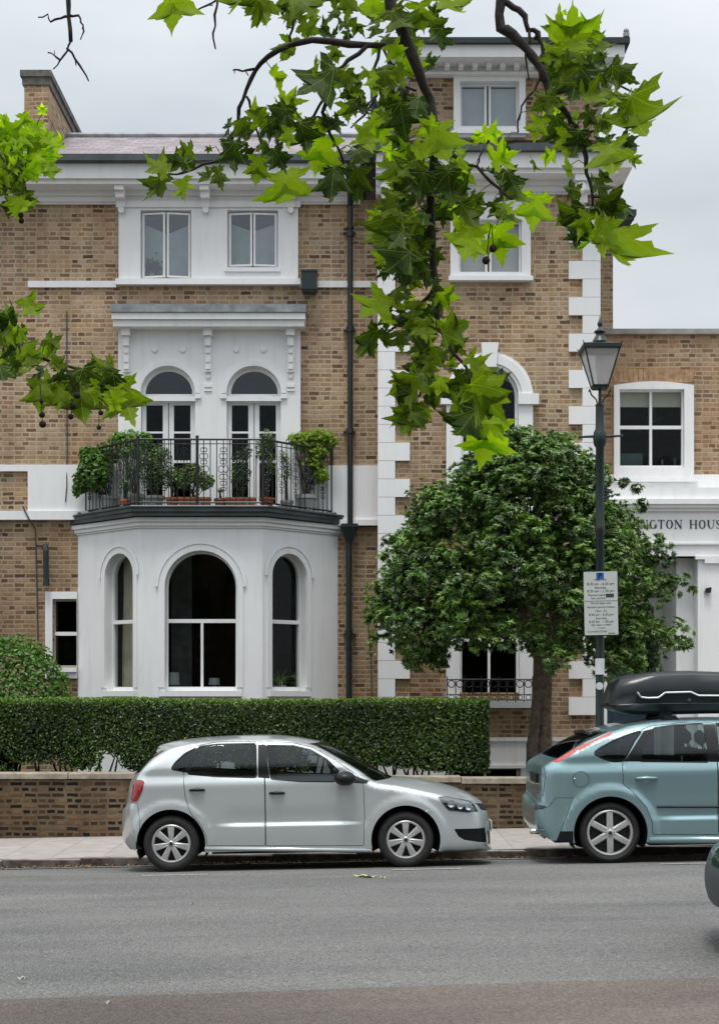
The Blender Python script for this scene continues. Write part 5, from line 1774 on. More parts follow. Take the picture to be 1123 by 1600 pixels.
spec = dict(W=.841, belt=.985, xr=-.64, xf=3.41, er=.50, ef=.85, wr=.26, wf=.30, wb=2.455, rw=.295, rim=.200, ra=.362, crease=.475, px=px7,
    paint=M['silver'], fillet=.075, tumble=.36, flare=.020, lip=.05,
    C=[(52,384),(30,355),(26,310),(28,275),(42,250),(50,200),(64,168),(97,124),(128,96),(131,84),(170,72),(240,62),(330,56),(420,53),(500,56),(600,72),(650,92),(715,126),(765,152),(808,174),(870,178),(940,192),(1000,209),(1048,232),(1072,250),(1084,270),(1090,292),(1092,330),(1093,368),(1087,386),(965,392)],
    E=[(75,388),(52,360),(40,310),(38,272),(44,248),(53,195),(74,160),(108,124),(145,100),(158,93),(190,84),(250,74),(335,67),(420,64),(500,68),(560,80),(596,93),(652,125),(705,158),(752,190),(830,203),(900,217),(955,230),(1010,242),(1042,250),(1064,272),(1074,292),(1082,330),(1086,370),(1070,389),(960,395)],
    tags=T_, bottom=[],
    regions={
     'rear_quarter': ([(166,152),(178,134),(206,108),(236,92),(208,160)], .02, 'window'),
     'rear_side': ([(214,166),(246,88),(300,82),(410,79),(412,176),(300,173)], .02, 'window'),
     'front_side': ([(457,180),(444,84),(520,86),(570,98),(618,126),(652,160),(640,188),(540,187)], .015, 'window'),
     'mirror_patch': ([(655,186),(668,158),(690,168),(742,188),(735,196),(700,194)], .008, 'trim'),
     'c_pillar': ([(206,162),(234,92),(249,86),(216,166)], .004, 'trim'),
     'b_pillar': ([(418,80),(440,80),(452,181),(418,178)], .004, 'trim'),
     'door_r': ([(198,168),(236,84),(300,73),(431,72),(438,200),(440,378),(268,378),(266,352),(250,315),(222,285),(205,240)], .02, 'door'),
     'door_f': ([(431,72),(522,76),(580,90),(640,124),(700,164),(726,192),(730,290),(727,378),(440,378),(438,200)], .02, 'door'),
     'tail': ([(40,186),(64,184),(86,188),(80,215),(64,248),(38,250)], .01, 'lamp'),
     'head': ([(944,234),(985,233),(1036,243),(1050,258),(1061,277),(1030,280),(974,274),(958,256)], .008, 'lamp'),
     'grille_s': ([(1048,246),(1064,246),(1078,266),(1066,270),(1058,262)], .004, 'trim'),
     'intake': ([(990,328),(1040,327),(1095,324),(1095,368),(1060,366),(1020,360),(1003,350)], .01, 'trim'),
     'bumper_r': ([(20,252),(66,252),(72,300),(74,392),(10,392)], .002, 'lineonly'),
     'bumper_lower': ([(20,355),(50,372),(78,378),(78,400),(10,400)], .002, 'trim'),
    },
    names={'tail': 'tail_light', 'head': 'headlight', 'mirror_patch': 'mirror_base', 'grille_s': 'grille', 'b_pillar': 'pillar_trim', 'c_pillar': 'pillar_trim', 'intake': 'air_intake', 'bumper_lower': 'rear_valance'},
    mats={'tail': M['red_lamp'], 'head': M['lamp_dark'], 'bumper_lower': M['silver']}, dyreg={'head': .022, 'intake': .03, 'tail': -.008},
    bulbs=[(982,254,.038),(1008,262,.026),(1032,264,.030)],
    handles=[('door_r', 240, 214, .15), ('door_f', 473, 223, .15)], handle_mat=M['car_black'], mirror=(672, 180),
    wheel=dict(n=7, w0=.022, w1=.037, r0=.03, hub=.036, darkcap=True), seat_x=1.05, dash_x=1.80, extra=silver_extra)
Yc = 16.0+.841
xw = X(268, 16.0)
# sill line closes the outline: from the front bumper back to the rear bumper
spec['bottom'] = [(2.45, .215), (1.2, .205), (.36, .200), (-.45, .235)]
silver = make_car('silver_car', 'silver five-door hatchback parked at the kerb in front of the hedge', spec, (xw, Yc, slope(xw)+.0), (0, th, 0))

# ---------------------------------------------------------------- blue-green hatchback
px8 = lambda u, v: (760+u/3.094, 1020+v/3.094)
T2 = ['bumper']*4+['body']*4+['rear_window']*3+['body']*6+['windscreen']*3+['body']*4+['grille']+['bumper']*2+['intake']
def teal_extra(root, W, W1, side, cen):
    mb = MB()   # tailgate spoiler lip
    a, b = cen(474, 384), cen(560, 366)
    mb.tube([(a[0]-.02, -.60, a[1]-.012), (a[0]-.03, 0, a[1]+.012), (a[0]-.02, .60, a[1]-.012)], .022, 8)
    mb.tube([(b[0], -.60, b[1]-.03), (b[0], 0, b[1]-.005), (b[0], .60, b[1]-.03)], .02, 8)
    mb.build('spoiler', M['car_black'], root, smooth=True, local=True)
    # body-side rub strips
    for s in (-1, 1):
        mb = MB(); pts = [(side(u, 744)) for u in (822, 900, 1100, 1250)]
        mb.tube([(p[0], s*(float(W(*p))+.004), p[1]) for p in pts], .013, 6); mb.build('rub_strip', M['car_black'], root, local=True)
        mb = MB(); pts = [(side(u, 744)) for u in (1275, 1400, 1560)]
        mb.tube([(p[0], s*(float(W(*p))+.004), p[1]) for p in pts], .013, 6); mb.build('rub_strip', M['car_black'], root, local=True)
    mb = MB()
    x0, z0 = side(785, 905); x1, z1 = side(1560, 908)
    for s in (-1, 1): mb.tube([(x0, s*(float(W(x0, z0))-.02), z0), (x1, s*(float(W(x1, z1))-.02), z1)], .04, 8)
    build_local(mb, 'sill', M['teal'], root)
    # fuel flap lock and plate
    mb = MB(); x, z = side(424, 610); mb.ball((x, -float(W(x, z)), z), .012, 8); mb.build('fuel_flap_catch', M['chrome'], root, local=True)
    # roof bars' feet are on the roof box; tailgate handle strip and plate
    mb = MB(); c = cen(228, 600); mb.box(c[0]-.012, c[0]+.02, -.3, .3, c[1]-.05, c[1]+.05); mb.build('tailgate_trim', M['car_black'], root, local=True)
    mb = MB(); x, z = side(262, 862); mb.tube([(x+.02, -.55, z-.02), (x-.09, -.55, z-.02)], .032, 12); mb.build('exhaust', M['chrome'], root, smooth=True, local=True)
fx = lambda L_: [(u if u <= 1300 else 1300+(u-1300)*.84, v) for u, v in L_]
spec2 = dict(W=.90, belt=1.035, xr=-.79, xf=3.52, er=.40, ef=.85, wr=.30, wf=.30, wb=2.64, rw=.318, rim=.238, ra=.385, crease=.455, px=px8,
    paint=M['teal'], fillet=.08, tumble=.34, flare=.030, lip=.075,
    C=fx([(262,890),(222,858),(214,800),(214,735),(236,712),(236,640),(240,560),(252,530),(300,500),(400,430),(470,388),(520,372),(570,358),(660,337),(780,319),(920,311),(1123,308),(1300,318),(1400,345),(1600,470),(1700,525),(1850,545),(2000,575),(2120,620),(2170,680),(2210,760),(2215,850),(2190,910)]),
    E=fx([(290,895),(250,862),(238,800),(239,737),(262,714),(264,640),(268,565),(300,536),(348,512),(450,448),(540,400),(590,382),(625,374),(700,352),(800,336),(930,327),(1123,325),(1280,338),(1340,365),(1500,480),(1580,550),(1800,580),(1960,605),(2080,640),(2130,690),(2170,760),(2180,850),(2150,910)]),
    tags=T2, bottom=[(2.64, .20), (1.3, .21), (.38, .215), (-.4, .22), (-.62, .25)],
    regions={
     'rear_quarter': ([(518,486),(548,462),(610,428),(700,392),(745,378),(700,440),(655,522),(610,524),(560,508)], .03, 'window'),
     'pillar_d': ([(662,526),(758,378),(798,366),(772,420),(736,526)], .004, 'trim'),
     'rear_side': ([(740,522),(768,440),(806,366),(900,352),(1043,346),(1068,526)], .02, 'window'),
     'pillar_b': ([(1048,345),(1100,345),(1120,528),(1073,528)], .004, 'trim'),
     'front_side': ([(1124,528),(1108,346),(1200,350),(1290,372),(1400,440),(1460,528)], .02, 'window'),
     'door_r': ([(652,538),(745,370),(800,352),(930,338),(1098,338),(1116,560),(1120,880),(800,880),(798,820),(770,745),(700,668),(658,640)], .03, 'door'),
     'door_f': ([(1098,338),(1200,340),(1290,355),(1400,430),(1540,555),(1560,700),(1550,880),(1120,880),(1116,560)], .03, 'door'),
     'lamp_up': ([(304,528),(352,492),(420,459),(446,460),(430,482),(345,531)], .01, 'lamp'),
     'lamp_thin': ([(430,462),(585,390),(612,381),(604,396),(560,424),(446,474)], .004, 'lamp'),
     'glass_edge': ([(262,534),(300,505),(400,448),(560,378),(600,378),(440,450),(360,486),(300,530)], .004, 'trim'),
     'fuel': ([(455+40*math.cos(a), 612+40*math.sin(a)) for a in [i*math.pi/8 for i in range(16)]], .001, 'lineonly'),
     'tailgate_edge': ([(180,530),(278,530),(284,600),(276,690),(215,716),(180,716)], .01, 'lineonly'),
     'bumper_top': ([(190,724),(238,730),(290,744),(272,756),(235,758),(190,756)], .004, 'trim'),
     'bumper_line': ([(190,757),(235,759),(300,742),(332,700),(420,700),(300,1000),(150,1000)], .004, 'lineonly'),
     'reflector': ([(245,826),(292,826),(286,856),(250,852)], .004, 'lamp'),
     'valance': ([(196,834),(244,858),(290,862),(418,862),(418,935),(330,935),(180,880)], .002, 'trim'),
    },
    names={'pillar_d': 'pillar_trim', 'pillar_b': 'pillar_trim', 'lamp_up': 'tail_light', 'lamp_thin': 'tail_light', 'glass_edge': 'rear_window_edge', 'bumper_top': 'bumper_recess', 'reflector': 'rear_reflector', 'valance': 'rear_valance'},
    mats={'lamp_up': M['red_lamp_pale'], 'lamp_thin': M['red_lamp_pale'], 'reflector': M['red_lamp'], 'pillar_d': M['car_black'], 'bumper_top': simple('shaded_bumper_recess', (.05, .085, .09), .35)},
    dyreg={'bumper_top': .02},
    bulbs=[], handles=[('door_r', 770, 606, .22), ('door_f', 1230, 600, .22)], handle_mat=M['teal'], mirror=(1500, 530),
    wheel=dict(n=6, w0=.034, w1=.030, r0=.045, hub=.062, darkcap=True), seat_x=1.25, dash_x=2.05, extra=teal_extra)
xw2 = X(760+600/3.094, 16.0)
teal = make_car('blue_green_car', 'pale blue-green five-door hatchback with a black roof box parked under the street lamp', spec2, (xw2, 16.0+.90, slope(xw2)+.0), (0, th, 0))

# ---------------------------------------------------------------- dark car, only its front corner is in the picture
E3 = [(-.66,.30),(-.70,.45),(-.70,.60),(-.68,.75),(-.64,.85),(-.58,1.0),(-.5,1.1),(-.36,1.22),(-.2,1.33),(-.1,1.35),(.1,1.38),(.4,1.41),(.7,1.42),(1.0,1.42),(1.25,1.38),(1.5,1.28),(1.6,1.2),(1.75,1.1),(1.9,1.0),(2.1,.90),(2.3,.87),(2.5,.84),(2.7,.80),(2.95,.73),(3.06,.68),(3.16,.61),(3.20,.53),(3.22,.44),(3.21,.33),(3.15,.24),(2.9,.18)]
C3 = [(x-(.08 if x < 0 else 0)+(.12 if x > 2.5 else .08 if x > 1.2 else 0), z+.05 if .8 < z else z) for x, z in E3]
spec3 = dict(local=True, W=.86, belt=.93, xr=-.80, xf=3.34, er=.4, ef=.55, wr=.2, wf=.20, wb=2.50, rw=.30, rim=.20, ra=.36, crease=.45, px=None, paint=M['darkgreen_car'], dark_bumper=True,
    E_local=E3, C_local=C3, tags=['bumper']*4+['body']*2+['rear_window']*2+['body']*6+['windscreen']*4+['body']*8+['bumper']*4,
    bottom=[(2.5,.2),(1.2,.2),(.36,.2),(-.4,.22)],
    regions={'rear_side': ([(.1,.97),(.25,1.28),(.85,1.33),(.88,.97)], .03, 'window'),
             'front_side': ([(.98,.97),(.96,1.33),(1.2,1.33),(1.5,1.2),(1.78,.97)], .03, 'window'),
             'door_r': ([(.05,.95),(.2,1.34),(.93,1.37),(.93,.25),(.42,.25),(.35,.55)], .03, 'door'),
             'door_f': ([(.93,1.37),(1.3,1.33),(1.9,.93),(1.95,.25),(.93,.25)], .03, 'door'),
             'head': ([(2.80,.69),(3.02,.67),(3.30,.63),(3.30,.55),(3.0,.535),(2.86,.57)], .02, 'lamp'),
             'bump': ([(2.86,.50),(3.5,.50),(3.5,.1),(2.86,.1)], .005, 'bumper'),
             'strip': ([(2.86,.530),(3.5,.530),(3.5,.502),(2.86,.502)], .002, 'trim')},
    names={'head': 'headlight', 'bump': 'front_bumper', 'strip': 'bumper_strip'}, mats={'head': M['lamp_dark'], 'bump': M['bumper_grey'], 'strip': M['chrome']}, dyreg={'head': .02},
    bulbs=[(2.95,.61,.05),(3.08,.60,.045)], handles=[('door_r', .3, .85, .15), ('door_f', 1.1, .85, .15)], handle_mat=M['car_black'], mirror=(1.85, .98),
    wheel=dict(n=5, w0=.03, w1=.035, r0=.03), seat_x=1.0, dash_x=1.85)
x3 = 2.385+3.30
make_car('dark_green_car', 'dark green car with charcoal bumper, only its front corner showing at the right edge', spec3, (x3, 10.15, slope(x3)+.02), (0, 0, math.pi))

# ---------------------------------------------------------------- roof box on the blue-green car
D_B = 16.90
bx0, bx1 = X(939, 16.55)+.095, X(939, 16.55)+2.30
rbz = lambda v: Z(1020+v/3.094, 16.55)
rb = thing('roof_box', ((bx0+bx1)/2, D_B, rbz(290)), 'black roof box with silver side line strapped on the blue-green car', 'roof box')
def station(t):
    # (x, zbottom, zseam, ztop, halfwidth)
    u = 545+t*(2.25/ (1/ (462.2*0.966)))*1.0
    return u
sec = [(0.0, 262, 250, 240, .30), (0.012, 268, 252, 200, .36), (0.03, 275, 253, 150, .385), (0.06, 285, 252, 122, .40), (0.13, 298, 248, 106, .41), (0.25, 300, 246, 94, .42), (0.40, 296, 245, 90, .42), (0.62, 292, 246, 98, .42), (0.8, 288, 248, 118, .41), (0.93, 280, 250, 160, .38), (0.985, 268, 252, 215, .32), (1.0, 262, 251, 240, .25)]
mb = MB(); vs, fs = [], []
NS = 20
for (t, vb_, vs_, vt_, hw_) in sec:
    x = bx0+(bx1-bx0)*t; zb_, zs_, zt_ = rbz(vb_), rbz(vs_), rbz(vt_)
    ringp = []
    ringp += [(-hw_*.80, zb_), (-hw_*.95, zb_+(zs_-zb_)*.35), (-hw_, zs_-.004), (-hw_*1.015, zs_), (-hw_*1.0, zs_+.006), (-hw_*.985, zs_+(zt_-zs_)*.35), (-hw_*.95, zs_+(zt_-zs_)*.66), (-hw_*.84, zs_+(zt_-zs_)*.90), (-hw_*.62, zt_), (-hw_*.3, zt_+.012)]
    ringp += [(-a, b) for a, b in ringp[::-1]]
    vs += [(x, D_B+a, b) for a, b in ringp]
n = 20
for i in range(len(sec)-1):
    for k in range(n):
        a, b = i*n+k, i*n+(k+1) % n
        fs.append((a, b, b+n, a+n))
fs.append(tuple(range(n))[::-1]); fs.append(tuple((len(sec)-1)*n+k for k in range(n)))
mb.add(vs, fs, 0)
M['box_black'] = simple('gloss_black_roof_box', (0.008, 0.011, 0.012), 0.34, var=0.3, vscale=5, spec=.35, coat=0.15)
mb.build('shell', M['box_black'], rb, smooth='auto')
mb = MB()
ln = [(725,190),(745,215),(780,219),(830,217),(862,193),(985,190),(1022,207),(1150,208),(1290,208),(1310,190)]
for a, b in zip(ln[:-1], ln[1:]):
    pa = [X(760+q[0]/3.094, 16.47) for q in (a, b)]
    mb.tube([(pa[0], 16.468, Z(1020+a[1]/3.094, 16.47)), (pa[1], 16.468, Z(1020+b[1]/3.094, 16.47))], .011, 6)
mb.build('side_line', M['chrome'], rb)
mb = MB()
for t in (.30, .78):
    x = bx0+(bx1-bx0)*t-.05
    zt_ = rbz(288)
    mb.box(x-.03, x+.03, D_B-.55, D_B+.55, zt_-.09, zt_-.05)
    for s in (-1, 1):
        y = D_B+s*.53
        mb.add([(x-.13, y-.05, zt_-.13), (x+.13, y-.05, zt_-.13), (x+.13, y+.05, zt_-.13), (x-.13, y+.05, zt_-.13), (x-.05, y-.04, zt_-.03), (x+.05, y-.04, zt_-.03), (x+.05, y+.04, zt_-.03), (x-.05, y+.04, zt_-.03)],
               [(0,3,2,1), (4,5,6,7), (0,1,5,4), (1,2,6,5), (2,3,7,6), (3,0,4,7)])
        mb.box(x-.09, x+.05, D_B+s*.36-.03, D_B+s*.36+.03, zt_-.05, zt_+.02)
build_split(mb, 'roof_bar', M['car_black'], rb, .05)
mb = MB(); mb.lathe([(0, -.005), (.018, -.004), (.02, 0.004)], (X(760+975/3.094, 16.5), D_B-.425, rbz(232)+.01), 12, 'y'); mb.build('lock', M['chrome'], rb)
# ================================================================ street lamp and parking sign
DL = 18.25
lx = X(936.5, DL); lz = lambda py: Z(py, DL)
gz = slope(lx)-.01
lamp = thing('street_lamp', (lx, DL, gz), 'dark green traditional lantern street lamp on a slender fluted column', 'street lamp')
mb = MB()
c = (lx, DL, 0)
prof = [(.13, gz), (.13, gz+.12), (.105, gz+.16), (.10, gz+.75), (.085, gz+.80), (.052, gz+.86), (.050, lz(1000)), (.052, lz(832)), (.058, lz(830)), (.058, lz(822)), (.052, lz(820)), (.049, lz(700)), (.075, lz(694)), (.082, lz(684)), (.075, lz(676)), (.052, lz(670)), (.050, lz(634)), (.060, lz(633)), (.020, lz(629)), (.018, lz(606))]
mb.lathe(prof, c, 16)
col_ = mb.build('column', M['dkgreen'], lamp, smooth='auto')
mb = MB(); mb.tube([(lx-.24, DL, lz(683)), (lx-.1, DL, lz(682)), (lx+.1, DL, lz(682)), (lx+.26, DL, lz(681))], [.013, .018, .018, .013], 8)
mb.ball((lx-.24, DL, lz(683)), .018, 8); mb.ball((lx+.26, DL, lz(681)), .018, 8)
mb.build('ladder_bar', M['dkgreen'], lamp, smooth=True)
mb = MB()
for s in (-1, 1):
    mb.tube([(lx+s*.03, DL, lz(630)), (lx+s*.045, DL, lz(624)), (lx+s*.10, DL, lz(617)), (lx+s*.125, DL, lz(608)), (lx+s*.13, DL, lz(612))], .009, 6)
mb.build('lantern_bracket', M['dkgreen'], lamp, smooth=True)
mb = MB()
zt, zbm, wt, wbm = lz(548), lz(604), .205, .088
cs = [(-1,-1),(1,-1),(1,1),(-1,1)]
for (a, b) in cs: mb.tube([(lx+a*wt, DL+b*wt, zt), (lx+a*wbm, DL+b*wbm, zbm)], .010, 5)
for k in range(4):
    a, b = cs[k], cs[(k+1) % 4]
    mb.tube([(lx+a[0]*wbm, DL+a[1]*wbm, zbm), (lx+b[0]*wbm, DL+b[1]*wbm, zbm)], .013, 5)
    mb.tube([(lx+a[0]*wt, DL+a[1]*wt, zt), (lx+b[0]*wt, DL+b[1]*wt, zt)], .014, 5)
mb.box(lx-.225, lx+.225, DL-.225, DL+.225, zt, zt+.045)
for (a, b) in cs: mb.tube([(lx+a*.215, DL+b*.215, zt+.03), (lx+a*.235, DL+b*.235, zt+.075)], [.012, .004], 5)
mb.box(lx-wbm, lx+wbm, DL-wbm, DL+wbm, zbm-.03, zbm-.005)
fr_ = mb.build('lantern_frame', M['dkgreen'], lamp)
mb = MB()
for k in range(4):
    a, b = cs[k], cs[(k+1) % 4]; g_ = .96
    mb.add([(lx+a[0]*wbm*g_, DL+a[1]*wbm*g_, zbm), (lx+b[0]*wbm*g_, DL+b[1]*wbm*g_, zbm), (lx+b[0]*wt*g_, DL+b[1]*wt*g_, zt), (lx+a[0]*wt*g_, DL+a[1]*wt*g_, zt)], [(0, 1, 2, 3)])
mb.build('glass', M['lantern_glass'], fr_)
mb = MB(); mb.lathe([(.02, lz(605)), (.03, lz(600)), (.03, lz(590)), (.055, lz(575)), (.06, lz(562)), (.04, lz(556)), (0, lz(554))], c, 14)
mb.build('lamp_bulb', simple('frosted_lamp', (.62, .60, .58), .4), fr_, smooth=True)
mb = MB()
mb.add([(lx+a*.225, DL+b*.225, zt+.046) for a, b in cs]+[(lx+a*.075, DL+b*.075, lz(536)) for a, b in cs], [(0,1,5,4), (1,2,6,5), (2,3,7,6), (3,0,4,7), (4,5,6,7)])
mb.lathe([(.085, lz(537)), (.092, lz(534)), (.075, lz(530)), (.048, lz(524)), (.045, lz(521)), (.068, lz(520)), (.070, lz(518)), (.030, lz(514)), (.018, lz(511)), (.028, lz(508)), (.030, lz(505)), (.018, lz(502)), (.006, lz(498)), (.003, lz(492))], c, 16)
mb.build('lantern_roof', M['dkgreen'], lamp, smooth='auto')
mb = MB(); mb.lathe([(.056, lz(1054)), (.056, lz(1029))], c, 20); mb.build('white_notice', simple('white_sticker', (.62, .62, .62), .5, var=.1), lamp, smooth=True)
mb = MB(); mb.lathe([(0, -.001), (.045, 0)], (lx-.012, DL-.056, lz(1072)), 16, 'y'); mb.lathe([(.045, .004), (.045, 0)], (lx-.012, DL-.056, lz(1072)), 16, 'y'); mb.build('round_sticker', simple('grey_sticker', (.6, .6, .6), .5), lamp)
# sign
sg = thing('parking_sign', (lx, DL-.06, lz(992)), 'grey white parking sign with blue P plate fixed to the lamp column', 'sign')
x0, x1, z0, z1 = X(910.5, DL-.08), X(963, DL-.08), lz(992.5), lz(894)
yS = DL-.085
mb = MB(); 
T = Matrix.Translation((lx, yS, (z0+z1)/2)) @ Matrix.Rotation(R(-1.2), 4, 'Y')
mb.T = T; w_, h_ = (x1-x0)/2, (z1-z0)/2
mb.prism(round_poly(rect(-w_, w_, -h_, h_), .012), 0, .006); mb.build('plate', simple('sign_plate_white', (.50, .52, .50), .45, var=.06), sg)
mb = MB(); mb.T = T
for z in (-.25, .25): mb.box(-.07, .07, .0065, .14, z-.02, z+.02)
mb.build('clamp', M['pot_grey'], sg)
mb = MB(); mb.T = T; mb.box(-.05, .04, -.002, -.0003, h_-.095, h_-.012); mb.build('blue_panel', simple('sign_blue', (.02, .10, .30), .5), sg)
mb = MB(); mb.T = T
M['ink'] = simple('sign_ink', (.035, .035, .035), .6)
def sign_text(s, cx, cz, size, mat, yy, name='sign_text'):
    cu = bpy.data.curves.new('t', 'FONT'); cu.body = s; cu.size = size; cu.align_x = 'CENTER'; cu.align_y = 'CENTER'; cu.extrude = .0003
    o = bpy.data.objects.new('t', cu); COL.objects.link(o)
    dg = bpy.context.evaluated_depsgraph_get(); dg.update()
    me = bpy.data.meshes.new_from_object(o.evaluated_get(dg))
    v = [(T @ Vector((p.co.x+cx, yy, p.co.y+cz))) for p in me.vertices]; f = [tuple(p.vertices) for p in me.polygons]
    bpy.data.objects.remove(o); bpy.data.curves.remove(cu); bpy.data.meshes.remove(me)
    return v, f
txt = []
rows = [('Mon - Fri', .275, .040), ('8.30 am - 6.30 pm', .230, .044), ('Saturday', .185, .040), ('8.30 am - 1.30 pm', .145, .044), ('Payment parking', .098, .036), ('See machine', .060, .034),
        ('Permit bays only', .002, .036), ('Resident permit holders', -.045, .034), ('Mon - Fri', -.092, .036), ('8.30 am - 6.30 pm', -.135, .040), ('Saturday', -.178, .038), ('8.30 am - 1.30 pm', -.218, .040), ('No return within', -.256, .034), ('1 hour', -.292, .034)]
for s, z, sz in rows:
    cx_ = -.03 if s in ('Payment parking', 'See machine') else 0
    v, f = sign_text(s, cx_, z, sz, None, -.0012); txt.append((v, f))
v, f = sign_text('Controlled ZONE', -.05, -.335, .030, None, -.0012); txt.append((v, f))
for v, f in txt:
    mb = MB(); mb.add(v, f); mb.build('text_line', M['ink'], sg)
txt = MB(); txt.T = T; txt.box(-w_+.006, w_-.006, -.0016, -.0002, .026, .030); txt.box(.06, .155, -.0016, -.0002, .068, .112); txt.box(.08, .16, -.0016, -.0002, -h_+.014, -h_+.022)
build_split(txt, 'printed_block', M['ink'], sg)
mb = MB(); v, f = sign_text('P', -.005, h_-.054, .095, None, -.0032); mb.add(v, f); mb.build('letter_p', simple('sign_letter_white', (.7, .72, .75), .5), sg)

# ================================================================ hedge, shrub, evergreen tree
rg = np.random.default_rng(11)
def hedge():
    y0, y1 = YW+.30, YW+1.15
    xa, xb = -9.2, X(765, y0)
    hd = thing('hedge', (xa+2, (y0+y1)/2, .5), 'long clipped dark green box-shaped hedge growing behind the garden wall', 'hedge')
    ztop = Z(1089.5, y0)-.02
    n = 62000
    # surface shell points: front, top, right end
    r = rg.random(n); pos = np.zeros((n, 3)); nr = np.zeros((n, 3))
    fr = r < .70; tp = (r >= .70) & (r < .93); en = r >= .93
    zlow = .80
    pos[fr] = np.stack([rg.uniform(xa, xb, fr.sum()), y0+rg.exponential(.05, fr.sum()), zlow+(ztop-zlow)*rg.random(fr.sum())**.92], 1); nr[fr] = (0, -1, .25)
    pos[tp] = np.stack([rg.uniform(xa, xb, tp.sum()), rg.uniform(y0, y1, tp.sum()), ztop-rg.exponential(.03, tp.sum())], 1); nr[tp] = (0, -.2, 1)
    pos[en] = np.stack([xb-rg.exponential(.05, en.sum()), rg.uniform(y0, y1, en.sum()), zlow+(ztop-zlow)*rg.random(en.sum())], 1); nr[en] = (1, -.2, .2)
    # unevenness
    wv = vnoise(pos, 2.2, 3)*.035+vnoise(pos, 7, 4)*.02
    pos[:, 1] += np.where(fr, wv, 0); pos[:, 2] += np.where(tp, wv*.6, 0); pos[:, 0] += np.where(en, wv, 0)
    # rounded shoulder
    sh = np.clip((pos[:, 2]-(ztop-.08))/.08, 0, 1); pos[:, 1] += np.where(fr, .06*sh**2, 0)
    fz = (pos[:, 2]-zlow)/(ztop-zlow)
    thin = vnoise(pos*np.array([1, .3, 1]), 9, 8)*.5+vnoise(pos*np.array([1, .3, 1]), 3, 9)*.35
    keep = (fz+thin*.40 > -.02) & (rg.random(n) < np.clip(.35+fz*3.0, 0, 1))
    gapn = vnoise(pos*np.array([1, .2, 1]), 14, 18); keep &= (gapn > -1.5) | (fz > .6)
    pos, nr, fz = pos[keep], nr[keep], fz[keep]
    cl = vnoise(pos, 6, 5)
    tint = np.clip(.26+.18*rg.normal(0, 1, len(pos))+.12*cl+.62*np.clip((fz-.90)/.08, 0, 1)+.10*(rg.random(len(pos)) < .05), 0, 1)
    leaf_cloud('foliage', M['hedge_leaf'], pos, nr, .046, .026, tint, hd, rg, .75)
    # inner leaves, larger and darker
    m = 42000
    p2 = np.stack([rg.uniform(xa, xb-.06, m), rg.uniform(y0+.08, y1-.05, m), zlow+.02+(ztop-.08-zlow)*rg.random(m)], 1)
    f2 = (p2[:, 2]-zlow)/(ztop-zlow); q2 = p2*np.array([1, .3, 1]); p2 = p2[f2+(vnoise(q2, 9, 8)*.5+vnoise(q2, 3, 9)*.35)*.40 > .02]; m = len(p2)
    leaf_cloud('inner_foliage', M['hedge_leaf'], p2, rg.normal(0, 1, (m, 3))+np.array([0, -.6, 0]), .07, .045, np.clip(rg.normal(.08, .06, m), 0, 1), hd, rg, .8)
    mb = MB()
    x = xa+.1
    while x < xb-.08:
        for q in range(2):
            yy = y0+.25+.35*rg.random(); xx = x+rg.uniform(-.08, .08)
            mb.tube([(xx, yy, .2), (xx+rg.uniform(-.05, .05), yy, .7), (xx+rg.uniform(-.14, .14), yy+rg.uniform(-.1, .1), 1.0), (xx+rg.uniform(-.25, .25), yy+rg.uniform(-.2, .1), 1.35)], [.022, .018, .012, .006], 5)
        x += rg.uniform(.10, .34)
    mb.build('stem', M['twig'], hd)
hedge()
def shrub():
    D = 22.6; c = np.array([X(20, D), D, Z(1090, D)])
    sh = thing('garden_shrub', (c[0], c[1], .2), 'loose bright green leafy shrub behind the left end of the hedge', 'shrub')
    n = 5200
    d = rg.normal(0, 1, (n, 3)); d /= np.linalg.norm(d, axis=1)[:, None]
    rad = .72+.28*rg.random(n)**.5
    rad *= 1+.10*vnoise(d, 4, 2)+.06*vnoise(d, 9, 6)
    pos = c+d*rad[:, None]*np.array([.78, .6, .95])
    leaf_cloud('foliage', M['shrub_leaf'], pos, d+np.array([0, -.1, .5]), .085, .05, np.clip(rg.normal(.45, .22, n)+.25*(rad-.85), 0, 1), sh, rg, .5)
    mb = MB()
    for k in range(9): mb.tube([(c[0]+rg.uniform(-.1, .1), D, .15), (c[0]+rg.uniform(-.3, .3), D+rg.uniform(-.2, .2), c[2]-.3), (c[0]+rg.uniform(-.6, .6), D+rg.uniform(-.4, .3), c[2]+rg.uniform(.0, .6))], [.02, .014, .005], 5)
    mb.build('stem', M['twig'], sh)
shrub()
def sprig():
    D = 24.0
    s = thing('climbing_sprig', (X(571, D), D, .2), 'thin upright green sprig against the wall just left of the evergreen tree', 'plant')
    mb = MB(); mb.tube([(X(585, D), D, .2), (X(580, D), D, Z(1040, D)), (X(571, D), D, Z(915, D))], [.012, .009, .004], 5); mb.build('stem', M['twig'], s)
    n = 60; t = rg.random(n); pos = np.stack([X(571, D)+t*.10+rg.normal(0, .03, n), D+rg.normal(0, .03, n), Z(912, D)-t*1.2], 1)
    leaf_cloud('foliage', M['shrub_leaf'], pos, rg.normal(0, 1, (n, 3))+np.array([0, -1, .4]), .09, .05, rg.uniform(.3, .9, n), s, rg, .3)
sprig()
